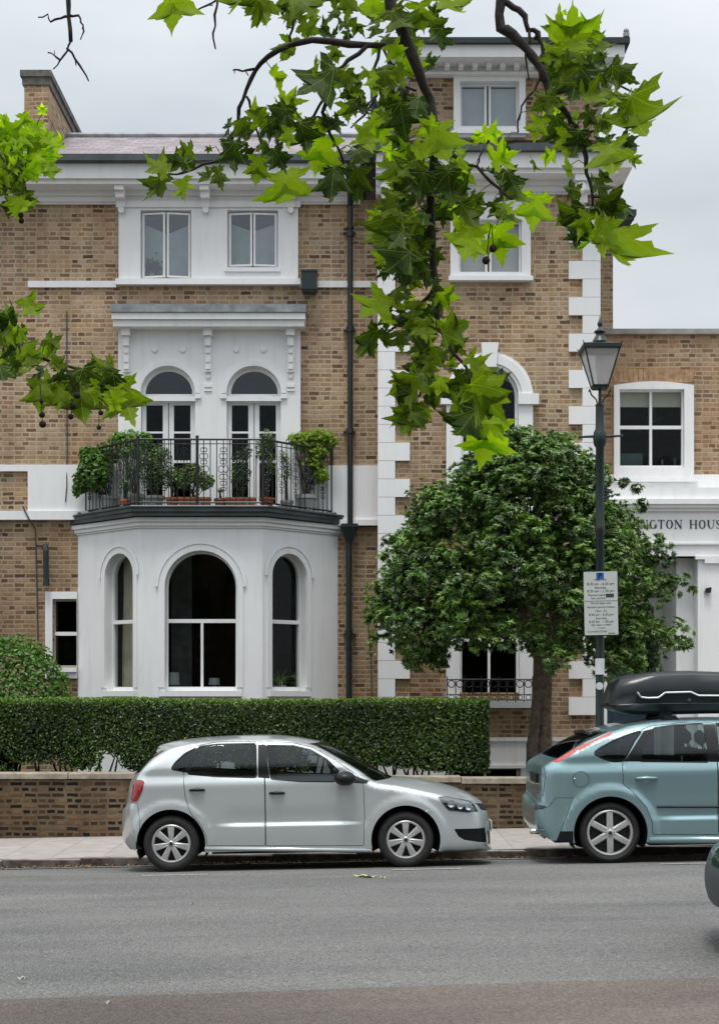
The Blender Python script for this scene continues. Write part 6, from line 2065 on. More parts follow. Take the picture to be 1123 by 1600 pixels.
def evergreen():
    D = 21.9
    k = D/F
    tx_ = lambda px: X(px, D)
    tz_ = lambda py: Z(py, D)
    base = (tx_(838), D, .15)
    tr = thing('evergreen_tree', base, 'bushy dark evergreen tree with a domed clipped crown on a stout forked trunk', 'tree')
    # trunk: fluted, splitting in two stems
    mb = MB()
    def limb(pts, rs, n=12, seed=0):
        r_ = random.Random(seed)
        vs, fs = [], []
        pts = [Vector(p) for p in pts]
        for i, p in enumerate(pts):
            for q in range(n):
                a = 2*math.pi*q/n
                rr_ = rs[i]*(1+.16*math.sin(3*a+i*.4+seed)+.07*math.sin(5*a+i))
                vs.append((p.x+rr_*math.cos(a), p.y+rr_*math.sin(a), p.z))
        for i in range(len(pts)-1):
            for q in range(n):
                a, b = i*n+q, i*n+(q+1) % n; fs.append((a, b, b+n, a+n))
        mb.add(vs, fs)
    limb([(tx_(838), D, .05), (tx_(838), D, tz_(1215)), (tx_(836), D, tz_(1190)), (tx_(836), D, tz_(1165)), (tx_(838), D, tz_(1145)), (tx_(841), D, tz_(1100)), (tx_(843), D, tz_(1060)), (tx_(845), D, tz_(1030)), (tx_(846), D, tz_(1000))],
         [.19, .16, .145, .135, .115, .10, .095, .10, .09], 18, 1)
    limb([(tx_(850), D-.06, tz_(1190)), (tx_(850), D-.08, tz_(1165)), (tx_(851), D-.05, tz_(1140)), (tx_(853), D-.03, tz_(1080)), (tx_(855), D, tz_(1010)), (tx_(880), D, tz_(930)), (tx_(900), D+.1, tz_(860))], [.07, .09, .078, .07, .065, .055, .03], 12, 2)
    limb([(tx_(836), D, tz_(1020)), (tx_(815), D, tz_(950)), (tx_(790), D+.1, tz_(880)), (tx_(780), D, tz_(800))], [.10, .08, .06, .025], 10, 3)
    limb([(tx_(845), D, tz_(1010)), (tx_(842), D+.1, tz_(900)), (tx_(835), D, tz_(780))], [.10, .07, .02], 10, 4)
    mb.build('trunk', M['bark'], tr, smooth=True)
    mb = MB()
    for q in range(46):
        a = rg.uniform(0, 6.28); e = rg.uniform(-.1, 1.2)
        s0 = Vector((tx_(842), D, tz_(rg.uniform(880, 1010))))
        d = Vector((math.cos(a)*math.cos(e), math.sin(a)*math.cos(e)*.8, math.sin(e)*.8))
        L = rg.uniform(1.1, 1.9)
        mb.tube([s0, s0+d*L*.5+Vector((0, 0, .1)), s0+d*L], [.03, .018, .006], 5)
    mb.build('branch', M['bark'], tr)
    # crown: clumps set over a dome, outline taken from its real shape (metres)
    clumps = []
    EL = [(690,780),(720,735),(760,695),(800,636),(850,608),(900,600),(940,576),(980,580),(1020,612),(1048,655),(1062,690)]
    ER = [(690,865),(720,890),(740,925),(780,955),(820,972),(860,1020),(900,1052),(950,1060),(1000,1062),(1035,1048),(1062,1010)]
    def env(py, T_): return float(np.interp(py, [q[0] for q in T_], [q[1] for q in T_]))
    for q in range(455):
        py = 704+351*rg.random()
        a, b = env(py, EL), env(py, ER); m = (a+b)/2; hw_ = (b-a)/2
        u = rg.uniform(-1, 1); px = m+hw_*u*.95
        lowlim = 1005 if 690 < px < 815 else (1050 if px > 860 else 1035)
        if py > lowlim+rg.uniform(-12, 12): continue
        v = (py-900)/225
        depth = math.sqrt(max(0, 1-u*u*.9))*math.sqrt(max(.05, 1-v*v*.8))
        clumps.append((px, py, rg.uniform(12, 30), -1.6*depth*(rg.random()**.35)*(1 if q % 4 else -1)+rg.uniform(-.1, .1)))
    for (a, b, r_) in ((590, 945, 10), (577, 968, 8), (600, 985, 12), (1066, 905, 8), (1080, 922, 5), (1068, 1010, 10), (995, 765, 7), (976, 755, 8), (1000, 790, 9), (820, 676, 9), (800, 684, 9), (850, 690, 10), (610, 845, 8), (600, 870, 8), (640, 1035, 9), (690, 1040, 9), (585, 1000, 7), (1030, 845, 9)): clumps.append((a, b, r_, rg.uniform(-.1, .1)))
    P_, N_, TT, AX = [], [], [], []
    for (px, py, r_, dy) in clumps:
        y = D+dy*.95; c = np.array([X(px, D)*1.0, y, Z(py, D)])
        R_ = r_*k*1.02
        ns = int(34*(r_/22)**1.6)+4
        d = rg.normal(0, 1, (ns, 3)); d[:, 1] -= .5; d[:, 2] += .25; d /= np.linalg.norm(d, axis=1)[:, None]
        rad = rg.uniform(.25, 1.25, ns)
        sp = c+d*rad[:, None]*R_
        base_t = rg.normal(.36, .12)
        # every tip carries a rosette of leaves splayed round the twig
        t1 = np.cross(d, [0, 0, 1]); t1 /= np.linalg.norm(t1, axis=1)[:, None]+1e-6; t2 = np.cross(d, t1)
        up = d*.7+np.array([0, -.1, .45])
        young = rg.random(ns) < .16
        for j in range(9):
            a = 2*math.pi*j/9+rg.uniform(0, 6.28, ns)*(j > 5)
            rd = t1*np.cos(a)[:, None]+t2*np.sin(a)[:, None] if not np.isscalar(a) else t1*math.cos(a)+t2*math.sin(a)
            open_ = (.55+.5*(j % 3))
            ax = rd*open_+up; ax /= np.linalg.norm(ax, axis=1)[:, None]
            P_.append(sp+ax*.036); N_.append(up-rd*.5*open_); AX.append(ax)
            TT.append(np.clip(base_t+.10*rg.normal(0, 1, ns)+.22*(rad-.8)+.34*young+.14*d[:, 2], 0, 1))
    P_ = np.concatenate(P_); N_ = np.concatenate(N_); TT = np.concatenate(TT); AX = np.concatenate(AX)
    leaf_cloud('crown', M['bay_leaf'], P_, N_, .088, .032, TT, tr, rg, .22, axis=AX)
evergreen()

# ================================================================ balcony plants
def pot(mb, x, y, z, r, h, rect_=None):
    if rect_:
        w, d = rect_
        mb.add([(x-w*.46, y-d*.42, z), (x+w*.46, y-d*.42, z), (x+w*.46, y+d*.42, z), (x-w*.46, y+d*.42, z), (x-w*.5, y-d*.5, z+h), (x+w*.5, y-d*.5, z+h), (x+w*.5, y+d*.5, z+h), (x-w*.5, y+d*.5, z+h)],
               [(0,3,2,1), (4,5,6,7), (0,1,5,4), (1,2,6,5), (2,3,7,6), (3,0,4,7)])
        mb.box(x-w*.52, x+w*.52, y-d*.53, y+d*.53, z+h*.82, z+h*1.002)
    else:
        mb.lathe([(0, 0), (r*.72, 0), (r*.95, h*.8), (r*1.08, h*.8), (r*1.1, h), (r*.95, h), (r*.9, h*.88), (0, h*.88)], (x, y, z), 18)
def potted(px, py, D, r, h, potm, blobs, leafm, ll, lw, tint, label, rect_=None, n=260, cat='potted plant'):
    x, z = X(px, D), 4.785
    o = thing('potted_plant', (x, D, z), label, cat, 'potted plants on the balcony')
    mb = MB(); pot(mb, x, D, z, r, h, rect_); mb.build('pot', M[potm], o, smooth='auto')
    mb = MB(); P_, N_, T_ = [], [], []
    for (bx, by, rx, rz, dy) in blobs:
        c = np.array([X(bx, D), D+dy, Z(by, D)])
        m = int(n*rx*rz/(18*18))+30
        d = rg.normal(0, 1, (m, 3)); d /= np.linalg.norm(d, axis=1)[:, None]
        rad = rg.random(m)**.4
        P_.append(c+d*rad[:, None]*np.array([rx, (rx+rz)/2*.8, rz])*D/F); N_.append(d+np.array([0, -.3, .6])); T_.append(np.clip(rg.normal(tint, .2, m), 0, 1))
        for q in range(5):
            e = c+rg.normal(0, .35, 3)*np.array([rx, rx*.5, rz])*D/F
            mb.tube([(x+rg.uniform(-.3, .3)*r, D, z+h*.9), ((x+e[0])/2, (D+e[1])/2, (z+h+e[2])/2+.03), tuple(e)], [.008, .006, .003], 4)
    mb.build('stem', M['twig'], o)
    leaf_cloud('foliage', M[leafm], np.concatenate(P_), np.concatenate(N_), ll, lw, np.concatenate(T_), o, rg, .5)
    return o
YB = 24.15
potted(172, 783, 24.75, .14, .30, 'pot_grey', [(152,735,28,32,-.15),(128,752,14,20,-.05),(122,765,8,12,-.05),(165,712,22,18,0),(140,712,14,14,-.1)], 'shrub_leaf', .10, .05, .45, 'large leafy shrub spilling through the left end of the balcony railing')
potted(197, 783, 24.2, .085, .17, 'terracotta', [(197,757,10,10,0),(203,735,12,18,.1)], 'bay_leaf', .05, .02, .35, 'small terracotta pot with a dark sprig near the left end of the balcony')
potted(212, 783, 24.6, .14, .3, 'pot_grey', [(206,684,34,13,0),(185,688,18,12,0),(228,690,12,12,-.05),(205,704,28,14,0)], 'shrub_leaf', .09, .035, .8, 'tall pale feathery green plant rising above the railing at the left')
potted(242, 783, 24.2, .15, .22, 'pot_grey', [(240,735,24,32,0),(250,708,18,16,.05),(228,720,16,20,0),(262,740,10,24,.05)], 'bay_leaf', .06, .025, .30, 'dark small-leaved bush in a pale grey pot before the left door')
potted(269, 783, 24.15, .10, .19, 'terracotta', [(268,752,13,12,0),(274,738,10,14,.05)], 'bay_leaf', .06, .02, .2, 'round terracotta pot with dark foliage right of the grey pot')
potted(304, 783, 24.15, .2, .19, 'terracotta', [(285,748,16,15,0),(304,742,20,17,0),(322,752,14,14,0),(300,730,14,8,0)], 'bay_leaf', .075, .035, .50, 'long terracotta trough of bushy green plants between the two doors', (.50, .2))
potted(345, 783, 24.2, .10, .18, 'terracotta', [(345,766,6,4,0)], 'bay_leaf', .04, .02, .3, 'nearly bare pale terracotta pot right of the middle railing post')
potted(376, 783, 24.1, .2, .18, 'terracotta', [(376,745,18,22,0),(374,720,14,18,.05),(386,705,8,12,.05)], 'bay_leaf', .06, .02, .10, 'terracotta trough with a tall very dark shrub before the right door', (.46, .2))
potted(417, 783, 24.1, .115, .18, 'terracotta', [(418,690,14,20,0),(408,700,10,18,0),(424,725,10,20,0)], 'bay_leaf', .05, .02, .45, 'terracotta pot with a thin tall plant at the right door jamb')
potted(478, 790, 24.7, .17, .30, 'pot_grey', [(478,688,24,16,0),(500,682,24,13,0),(462,686,14,10,0),(494,705,22,14,0),(490,725,18,14,0),(502,742,12,14,0),(515,690,14,10,0)], 'pale_leaf', .09, .04, .75, 'bright yellow-green feathery bush at the right end of the balcony')
potted(448, 785, 24.6, .10, .2, 'pot_grey', [(448,735,8,24,0),(444,715,8,10,0)], 'bay_leaf', .05, .02, .3, 'slim dark trailing plant left of the yellow-green bush')
# houseplant in the right-hand light of the bay
def houseplant():
    x, y, z = X(437, 24.55), 24.55, 2.02
    o = thing('houseplant', (x, y, z-.2), 'spiky green houseplant behind the right narrow light of the bay', 'houseplant')
    mb = MB()
    for k in range(22):
        a = rg.uniform(0, 6.28); L = rg.uniform(.35, .6); e = rg.uniform(.5, 1.3)
        pts = []
        for q in range(6):
            t = q/5; pts.append(Vector((x+math.cos(a)*L*t*math.cos(e), y+math.sin(a)*L*t*.6*math.cos(e), z+L*math.sin(e)*t-.28*t*t)))
        side_ = Vector((-math.sin(a), math.cos(a), .2)).normalized()
        vs = []
        for q, p in enumerate(pts):
            w = .016*(1-q/5.2)+.002; vs += [p-side_*w, p+side_*w]
        mb.add(vs, [(2*q, 2*q+1, 2*q+3, 2*q+2) for q in range(5)])
    m = len(mb.v); mb.col = [(v, v, v, 1) for v in rg.uniform(.3, 1, m)]
    mb.build('foliage', M['pale_leaf'], o)
    mb = MB(); mb.lathe([(0, -.25), (.09, -.25), (.11, 0), (.09, -.01), (0, -.02)], (x, y, z), 16); mb.build('pot', M['pot_grey'], o)
houseplant()
def upper_plant():
    D = 25.12; x = X(238, D); z = Z(436, D)
    o = thing('houseplant', (x, D, z), 'dark leafy houseplant standing on the sill inside the upper left casement window', 'houseplant')
    mb = MB(); mb.lathe([(0, 0), (.05, 0), (.06, .09), (0, .08)], (x, D, z), 14); mb.build('pot', M['pot_grey'], o)
    n = 150; p = np.array([x, D, z+.19])+rg.normal(0, 1, (n, 3))*np.array([.075, .02, .06])
    leaf_cloud('foliage', M['bay_leaf'], p, rg.normal(0, .5, (n, 3))+np.array([0, -1, .4]), .07, .035, rg.uniform(.0, .4, n), o, rg, .3)
upper_plant()

# ================================================================ plane tree, its trunk out of the picture, its boughs overhead
def plane():
    rr = random.Random(21)
    root = thing('plane_tree', (-4.3, 3.2, .06), 'plane tree whose leafy boughs and seed balls hang down across the top of the view', 'tree')
    T = MB()
    T.tube([(-4.3, 3.2, .0), (-4.3, 3.2, 1.2), (-4.2, 3.3, 3.2), (-3.8, 3.6, 5.2), (-3.2, 4.0, 6.6)], [.38, .32, .28, .24, .18], 16)
    T.build('trunk', M['bark'], root, smooth=True)
    B = MB()
    def Q(px, py, D): return P(px, py, D)
    DM = 6.0
    twigs = []   # (points px,py,D ; radii)
    def tw(pts, r0, r1):
        out = []
        w = [Q(*p) for p in pts]
        # wander a little and add short spurs
        fine = []
        for i in range(len(w)-1):
            L = (w[i+1]-w[i]).length; k = max(2, int(L/.06))
            for j in range(k):
                t = j/k
                fine.append(w[i].lerp(w[i+1], t)+Vector((rr.uniform(-1, 1), rr.uniform(-1, 1), rr.uniform(-1, 1)))*.005)
        fine.append(w[-1])
        n = len(fine)
        rs = [(r0+(r1-r0)*i/(n-1))*rr.uniform(.85, 1.22) for i in range(n)]
        B.tube(fine, rs, 6)
        for i in range(2, n-1, 3):
            if rr.random() < .6:
                d = Vector((rr.uniform(-1, 1), rr.uniform(-.5, .5), rr.uniform(-1, .6))).normalized()*rr.uniform(.012, .035)
                B.tube([fine[i], fine[i]+d*.6, fine[i]+d], [rs[i]*.7, rs[i]*.6, rs[i]*.5], 5)
        twigs.extend(fine)
        return fine
    def W2(pts, r0, r1): # limbs in world coordinates
        B.tube(pts, [r0+(r1-r0)*i/(len(pts)-1) for i in range(len(pts))], 10)
    # limbs out of frame feeding the twigs
    top = Q(600, -60, DM)
    W2([(-3.2, 4.0, 6.6), (-2.0, 5.0, 7.0), (-.8, 5.8, 6.2), tuple(top)], .16, .022)
    W2([(-3.2, 4.0, 6.6), (-1.5, 4.4, 7.6), (.6, 5.4, 6.6), tuple(Q(782, -40, 6.2))], .14, .022)
    W2([(-3.8, 3.6, 5.2), (-3.2, 5.0, 5.4), tuple(Q(-60, 420, 7.6))], .10, .02)
    W2([(-3.8, 3.6, 5.2), (-3.4, 5.4, 5.8), tuple(Q(-90, 120, 8.4))], .10, .02)
    W2([(-2.0, 5.0, 7.0), tuple(Q(112, -40, 7.0))], .06, .012)
    for p_ in ((-3.2, 4.0, 6.6),):
        for k in range(9):
            a = rr.uniform(0, 6.28); W2([p_, (p_[0]+1.3*math.cos(a), p_[1]+1.1*math.sin(a), p_[2]+1.2), (p_[0]+2.8*math.cos(a), p_[1]+2.3*math.sin(a), p_[2]+1.6)], .10, .015)
    # main hanging bough
    tw([(600,-60,6),(612,10,6),(632,60,6),(655,115,6),(672,155,6.05),(678,200,6.05),(676,260,6.1),(673,330,6.1),(678,420,6.1),(680,470,6.1),(684,512,6.1)], .026, .009)
    tw([(640,68,6),(600,72,6),(545,68,6),(490,64,6),(450,70,6.05),(420,88,6.05),(398,108,6.1),(386,140,6.1),(375,170,6.1),(368,205,6.15),(352,235,6.15),(340,252,6.15),(318,258,6.15),(285,272,6.2),(265,272,6.2)], .014, .004)
    tw([(400,107,6.1),(385,112,6.1),(372,108,6.1),(364,110,6.1)], .005, .003)
    tw([(386,150,6.1),(390,170,6.1),(400,200,6.1),(408,225,6.1)], .005, .003)
    tw([(452,66,6),(456,45,6),(462,30,5.95)], .005, .004)
    tw([(575,72,6),(545,95,6),(525,110,6),(510,150,6),(490,180,6),(474,192,6)], .008, .004)
    tw([(512,150,6),(505,175,6),(515,210,6),(530,235,6.05),(538,262,6.1),(555,300,6.1)], .008, .004)
    tw([(592,72,6),(585,110,6),(590,150,6),(568,180,6),(548,200,6)], .006, .003)
    tw([(600,76,6),(615,105,6),(635,135,6),(650,142,6)], .006, .004)
    tw([(676,205,6.05),(700,232,6),(720,250,6),(745,262,6),(770,285,6),(785,298,6),(800,312,6)], .009, .004)
    tw([(745,262,6),(750,245,5.95),(756,232,5.95)], .004, .003)
    tw([(782,290,6),(783,305,6),(785,315,6)], .004, .003)
    tw([(674,340,6.1),(655,360,6.1),(640,378,6.05),(632,400,6.05)], .006, .003)
    tw([(679,440,6.1),(672,460,6.1),(650,478,6.1),(630,500,6.1),(605,520,6.1),(575,530,6.05)], .008, .004)
    tw([(684,512,6.1),(672,540,6.1),(662,570,6.1),(658,600,6.1),(655,620,6.1)], .007, .004)
    tw([(684,512,6.1),(700,535,6.1),(712,555,6.1),(728,575,6.1),(738,610,6.1),(748,650,6.1)], .008, .004)
    # right bough
    tw([(782,-40,6.2),(781,0,6.2),(781,45,6.2),(800,52,6.2),(815,68,6.2),(832,88,6.2),(846,108,6.2),(852,128,6.2),(858,150,6.2),(880,172,6.2),(892,190,6.2),(905,210,6.2),(914,245,6.2),(917,270,6.2),(924,295,6.2),(925,322,6.2)], .024, .005)
    tw([(782,0,6.2),(800,10,6.2),(818,25,6.2),(826,45,6.2),(840,50,6.2),(846,70,6.2),(846,100,6.2)], .014, .008)
    tw([(828,50,6.2),(826,65,6.2),(818,72,6.2)], .006, .004)
    tw([(822,80,6.2),(822,100,6.2),(826,125,6.2)], .005, .003)
    tw([(846,120,6.2),(835,140,6.2),(815,165,6.2),(809,190,6.2),(809,207,6.2)], .006, .003)
    tw([(850,125,6.2),(860,150,6.2),(866,165,6.2)], .006, .004)
    tw([(920,125,6.2),(950,125,6.2),(985,145,6.2),(1003,142,6.2)], .005, .003)
    # top left bare spray
    tw([(112,-40,7),(108,-5,7),(109,25,7),(111,65,7)], .013, .008)
    tw([(109,26,7),(95,28,7),(80,34,7),(74,24,7),(60,27,7)], .006, .003)
    tw([(109,26,7),(122,24,7),(128,34,7),(131,48,7),(126,62,7)], .006, .003)
    tw([(111,64,7),(105,80,7),(94,95,7),(84,108,7)], .006, .003)
    tw([(94,95,7),(85,86,7),(75,82,7)], .004, .003)
    tw([(106,77,7),(118,92,7),(130,110,7),(139,127,7)], .006, .003)
    tw([(345,-20,6.3),(340,10,6.3),(335,40,6.3),(334,60,6.3),(337,77,6.3)], .006, .003)
    tw([(342,0,6.3),(325,8,6.3),(308,16,6.3)], .005, .003)
    # left boughs
    tw([(-60,420,7.6),(-20,480,7.6),(10,510,7.6),(35,545,7.6),(65,560,7.6),(100,572,7.6),(140,580,7.6),(165,592,7.6),(190,615,7.6)], .016, .004)
    tw([(-90,120,8.4),(-40,170,8.4),(10,200,8.4),(40,205,8.4),(70,215,8.4),(100,225,8.4)], .016, .004)
    tw([(-30,180,8.4),(0,240,8.4),(25,290,8.4),(30,325,8.4)], .01, .004)
    br = B.build('branch', M['twig'], root, smooth=True)

    # ---- leaves
    half = [(0,0),(.10,-.07),(.20,-.05),(.27,-.13),(.34,-.06),(.44,-.08),(.60,-.05),(.46,.05),(.46,.12),(.34,.15),(.24,.20),(.36,.28),(.48,.31),(.50,.42),(.74,.62),(.56,.58),(.50,.64),(.36,.56),(.24,.49),(.145,.43),(.19,.58),(.27,.66),(.165,.71),(.18,.80),(.09,.84),(.05,.94),(0,1.06)]
    mid = [(0, .0), (0, .25), (0, .5), (0, .75)]
    L = MB(); L.col = []; L.uv = []
    ptw = np.array([tuple(p) for p in twigs])
    PT = MB()
    def leaf(base, tip, shade, wid=None, depth=None, turn=None, fold=None, petiole=True):
        D = depth if depth else 6.0+rr.uniform(-.22, .18)
        b = Q(base[0], base[1], D); t = Q(tip[0], tip[1], D+rr.uniform(-.05, .05))
        ax = t-b; ln = ax.length
        if ln < .01: return
        ax.normalize()
        tilt = rr.uniform(-.55, .55); ax2 = ax
        turn = rr.uniform(-.75, .75) if turn is None else turn
        vd = Vector((0, 1, 0)); wv = ax2.cross(vd).normalized()
        nv = wv.cross(ax2).normalized()
        wv2 = wv*math.cos(turn)+nv*math.sin(turn); nv2 = nv*math.cos(turn)-wv*math.sin(turn)
        wid = (wid or rr.uniform(.85, 1.1))*.86
        fold = rr.uniform(0, .6) if fold is None else fold
        curl = rr.uniform(0, .9)
        ph = rr.uniform(0, 6.28)
        asy = rr.uniform(.88, 1.12)
        def pos(x, y, j=0):
            z = fold*abs(x)*.6 - curl*max(0, y-.3)**2*1.3 - curl*1.1*x*x + .05*math.sin(7*x+ph)+.045*math.sin(8*y+ph*2)+.05*math.sin(5*x*y+ph)
            xx = x*wid*(asy if x > 0 else 2-asy)
            return b+wv2*xx*ln+ax2*y*ln+nv2*z*ln
        jit = [(rr.uniform(-.035, .035), rr.uniform(-.035, .035)) for _ in half]
        for s in (1, -1):
            o = len(L.v); vs = []; uv = []
            for (x, y), (jx, jy) in zip(half, jit):
                if x > 0: x += jx; y += jy
                vs.append(pos(s*x, y)); uv.append((s*x, y))
            # inner ring halfway to the midrib keeps the blade bendable
            for (x, y) in half[1:-1]:
                hx_, hy_ = x*.5, (y*.55+.45*max(.05, min(.8, y*.8+.08)))
                vs.append(pos(s*hx_, hy_)); uv.append((s*hx_, hy_))
            mids = [(0, .08), (0, .3), (0, .55), (0, .8)]
            for m in mids: vs.append(pos(*m)); uv.append(m)
            nh = len(half); ni = nh-2; fs = []
            for i in range(1, nh-2): fs.append((i, i+1, nh+i, nh+i-1))
            def mi_(y): return nh+ni+min(3, max(0, int((y-.0)/.27)))
            for i in range(ni-1):
                a, c_ = nh+i, nh+i+1
                ma, mc = mi_(half[i+1][1]), mi_(half[i+2][1])
                if ma == mc: fs.append((a, c_, ma))
                else: fs.append((a, c_, mc, ma))
            fs.append((0, 1, nh, nh+ni)); fs.append((nh-2, nh-1, nh+ni+3, nh+ni-1))
            if s < 0: fs = [f[::-1] for f in fs]
            L.add(vs, fs); L.uv += uv
            sh_ = min(1, max(0, shade))**1.35
            L.col += [(sh_, sh_, sh_, 1)]*len(vs)
        if petiole:
            d2 = ((ptw-np.array(tuple(b)))**2).sum(1); k = int(d2.argmin())
            if d2[k] < .14**2:
                q = Vector(ptw[k]); m = (q+b)/2+Vector((0, 0, .02))
                PT.tube([q, m, b], .0022, 4, cap=False)
    # the big leaves one can tell apart: base, tip, brightness (overlap shade and backlight put into the tint, with leaf age)
    big = [((268,-22),(269,66),.85,1.0),((190,-20),(186,16),.6,.9),((382,-30),(366,44),.55,.8),((372,-25),(369,26),.2,.5),((400,-30),(392,50),.5,.9),((405,-10),(424,56),.45,.7),
      ((455,-15),(508,34),.4,.9),((472,22),(428,28),.4,.8),((470,38),(502,60),.5,1.1),((455,60),(443,108),.5,.9),((525,-25),(521,26),.35,.7),((545,-15),(541,44),.5,.7),((575,-10),(590,60),.9,.9),
      ((612,68),(630,104),.85,1.0),((522,104),(452,160),.14,1.0),((538,112),(548,152),.3,.9),((520,72),(528,106),.5,1.0),((590,112),(582,156),.75,.7),((600,110),(604,168),.3,.7),
      ((405,196),(394,146),.5,.8),((402,176),(424,196),.5,.9),((450,170),(414,198),.15,.9),((445,168),(440,232),.15,.8),((470,192),(486,247),.14,1.1),((452,200),(447,242),.8,.7),((505,215),(487,288),.9,1.0),
      ((376,188),(388,222),.35,1.2),((366,222),(363,282),.1,.9),((404,246),(398,296),.65,.9),((428,232),(451,276),.1,.9),((449,270),(446,347),.70,1.15),((522,262),(516,325),.12,.9),((560,262),(558,327),.2,.9),
      ((555,235),(577,268),.12,1.2),((540,160),(545,196),.6,1.1),((578,186),(614,230),.85,1.0),((566,196),(578,252),.6,.8),((625,160),(635,228),.12,1.1),((643,60),(640,108),.35,.7),((612,20),(650,60),.3,1.1),
      ((655,236),(606,252),.85,1.0),((650,250),(612,285),.3,1.0),((640,20),(646,72),.25,.9),((655,5),(663,60),.5,1.0),((690,-10),(726,38),.7,1.1),((690,45),(688,90),.15,.9),((600,-10),(622,30),.9,1.0),((630,90),(668,108),.75,1.1),
      ((330,232),(318,236),.3,1.0),((262,270),(220,250),.55,1.2),((258,272),(228,322),.3,.8),((285,280),(288,318),.6,.9),((300,235),(268,240),.35,1.0),((340,262),(348,306),.25,.7),
      ((675,196),(705,262),.75,1.15),((680,190),(650,212),.7,1.0),((756,210),(792,208),.9,1.0),((748,222),(742,195),.85,1.0),((770,250),(812,238),.85,1.0),((800,290),(816,335),.4,1.0),((790,268),(812,315),.1,1.0),((700,300),(742,318),.15,1.1),
      ((722,320),(752,368),.3,1.1),((735,355),(715,422),.78,1.0),((776,352),(788,424),.92,1.05),((745,370),(738,412),.85,.9),((770,315),(782,350),.12,1.0),((838,305),(826,372),.92,1.05),((700,268),(705,330),.15,1.1),((660,270),(650,330),.12,1.0),
      ((620,255),(612,302),.6,1.0),((612,300),(592,356),.35,.8),((625,330),(585,410),.3,.9),((630,360),(600,400),.15,1.0),((640,390),(592,442),.12,1.1),((655,400),(645,450),.2,1.0),((610,395),(612,416),.85,1.1),((650,340),(662,372),.5,1.0),
      ((603,462),(556,502),.70,1.2),((590,515),(545,570),.2,.6),((605,520),(598,556),.3,.9),((625,520),(627,556),.3,.9),((645,490),(650,530),.35,1.0),((660,500),(665,545),.4,.9),((612,500),(592,508),.75,.9),
      ((690,520),(742,500),.35,1.1),((698,530),(735,560),.3,.9),((680,545),(672,590),.5,.8),((656,590),(600,620),.5,1.0),((650,640),(603,668),.4,.9),((645,632),(628,696),.35,1.0),((662,585),(640,595),.2,1.0),((668,600),(690,640),.3,1.0),((730,560),(764,588),.6,1.0),
      ((738,600),(802,634),.6,1.1),((735,620),(690,650),.6,1.0),((745,640),(700,706),.15,1.0),((762,660),(752,742),.92,1.15),((735,600),(800,660),.5,.8),((755,665),(812,662),.7,.9),((720,585),(705,620),.2,1.0),((690,590),(680,625),.75,.9),
      ((890,80),(896,10),.75,1.0),((880,78),(868,2),.65,.8),((905,72),(953,26),.7,.9),((880,95),(842,60),.6,.9),((905,105),(890,178),.12,1.1),((885,98),(846,112),.2,1.0),((925,92),(955,82),.25,1.0),((915,98),(955,112),.15,1.0),
      ((955,102),(1000,138),.22,.9),((985,148),(1010,247),.5,1.0),((980,155),(975,210),.25,.6),((868,182),(880,242),.22,1.1),((845,185),(832,228),.75,.9),((885,205),(881,264),.7,.8),((905,205),(898,252),.1,1.2),((950,222),(960,288),.6,1.1),((970,212),(992,240),.12,1.0),
      ((935,145),(928,178),.55,1.1),((955,155),(960,170),.7,1.1),((868,150),(822,178),.3,.9),((910,150),(955,152),.4,1.0),((940,185),(950,205),.25,1.1),((912,175),(935,200),.2,1.0),((985,245),(1000,256),.7,.9),
      ((905,298),(872,292),.22,.9),((935,285),(955,262),.2,1.0),((925,288),(960,300),.25,1.0),((935,312),(990,326),.2,1.0),((935,322),(978,342),.15,.9),((912,325),(884,392),.12,1.1),((905,328),(858,358),.35,.9),((918,335),(900,380),.6,.8),((970,352),(962,444),.72,1.15),((945,345),(930,420),.6,.7),
      ((878,130),(888,70),.3,.9),((925,60),(945,95),.3,1.0)]
    for base, tip, sh, wd in big:
        tip = (base[0]+(tip[0]-base[0])*.88, base[1]+(tip[1]-base[1])*.88)
        leaf(base, tip, sh*rr.uniform(.85, 1.1), wd*1.0, depth=(6.0 if base[0] < 800 else 6.15)+rr.uniform(-.14, .12), turn=rr.uniform(-.45, .45))
    # smaller ones that fill the bunches
    blobs = [(460,150,70,60,22),(420,220,60,45,14),(540,190,60,80,22),(590,110,45,60,14),(620,200,60,60,20),(560,30,80,40,12),(640,60,60,60,14),(530,270,40,45,8),
             (700,270,80,50,26),(640,300,50,60,24),(620,380,40,70,44),(655,430,35,60,34),(640,320,40,50,20),(650,500,35,35,14),(730,310,70,45,16),(800,240,40,40,8),(620,480,45,40,12),(650,545,35,40,16),(650,610,40,45,22),(735,600,50,50,18),(720,560,35,40,8),
             (900,130,60,50,22),(900,210,60,50,18),(960,180,40,40,8),(920,330,55,40,10),(860,60,40,45,8),(700,30,30,30,4),(450,10,60,20,7),(300,255,40,18,5),(370,215,30,30,6),(690,170,30,50,6)]
    for (cx_, cy_, rx, ry, n) in blobs:
        for q in range(int(n*.62)):
            a = rr.uniform(0, 6.28); r_ = math.sqrt(rr.random())
            x, y = cx_+rx*r_*math.cos(a), cy_+ry*r_*math.sin(a)
            ln = rr.uniform(20, 40); da = rr.gauss(0, .8)
            leaf((x, y), (x+ln*math.sin(da), y+ln*math.cos(da)), max(0, min(1, rr.choice([.08, .12, .2, .25, .4, .55, .8])+rr.uniform(-.05, .05))), depth=(6.1 if cx_ < 800 else 6.25)+rr.uniform(-.15, .3), turn=rr.uniform(-1.1, 1.1))
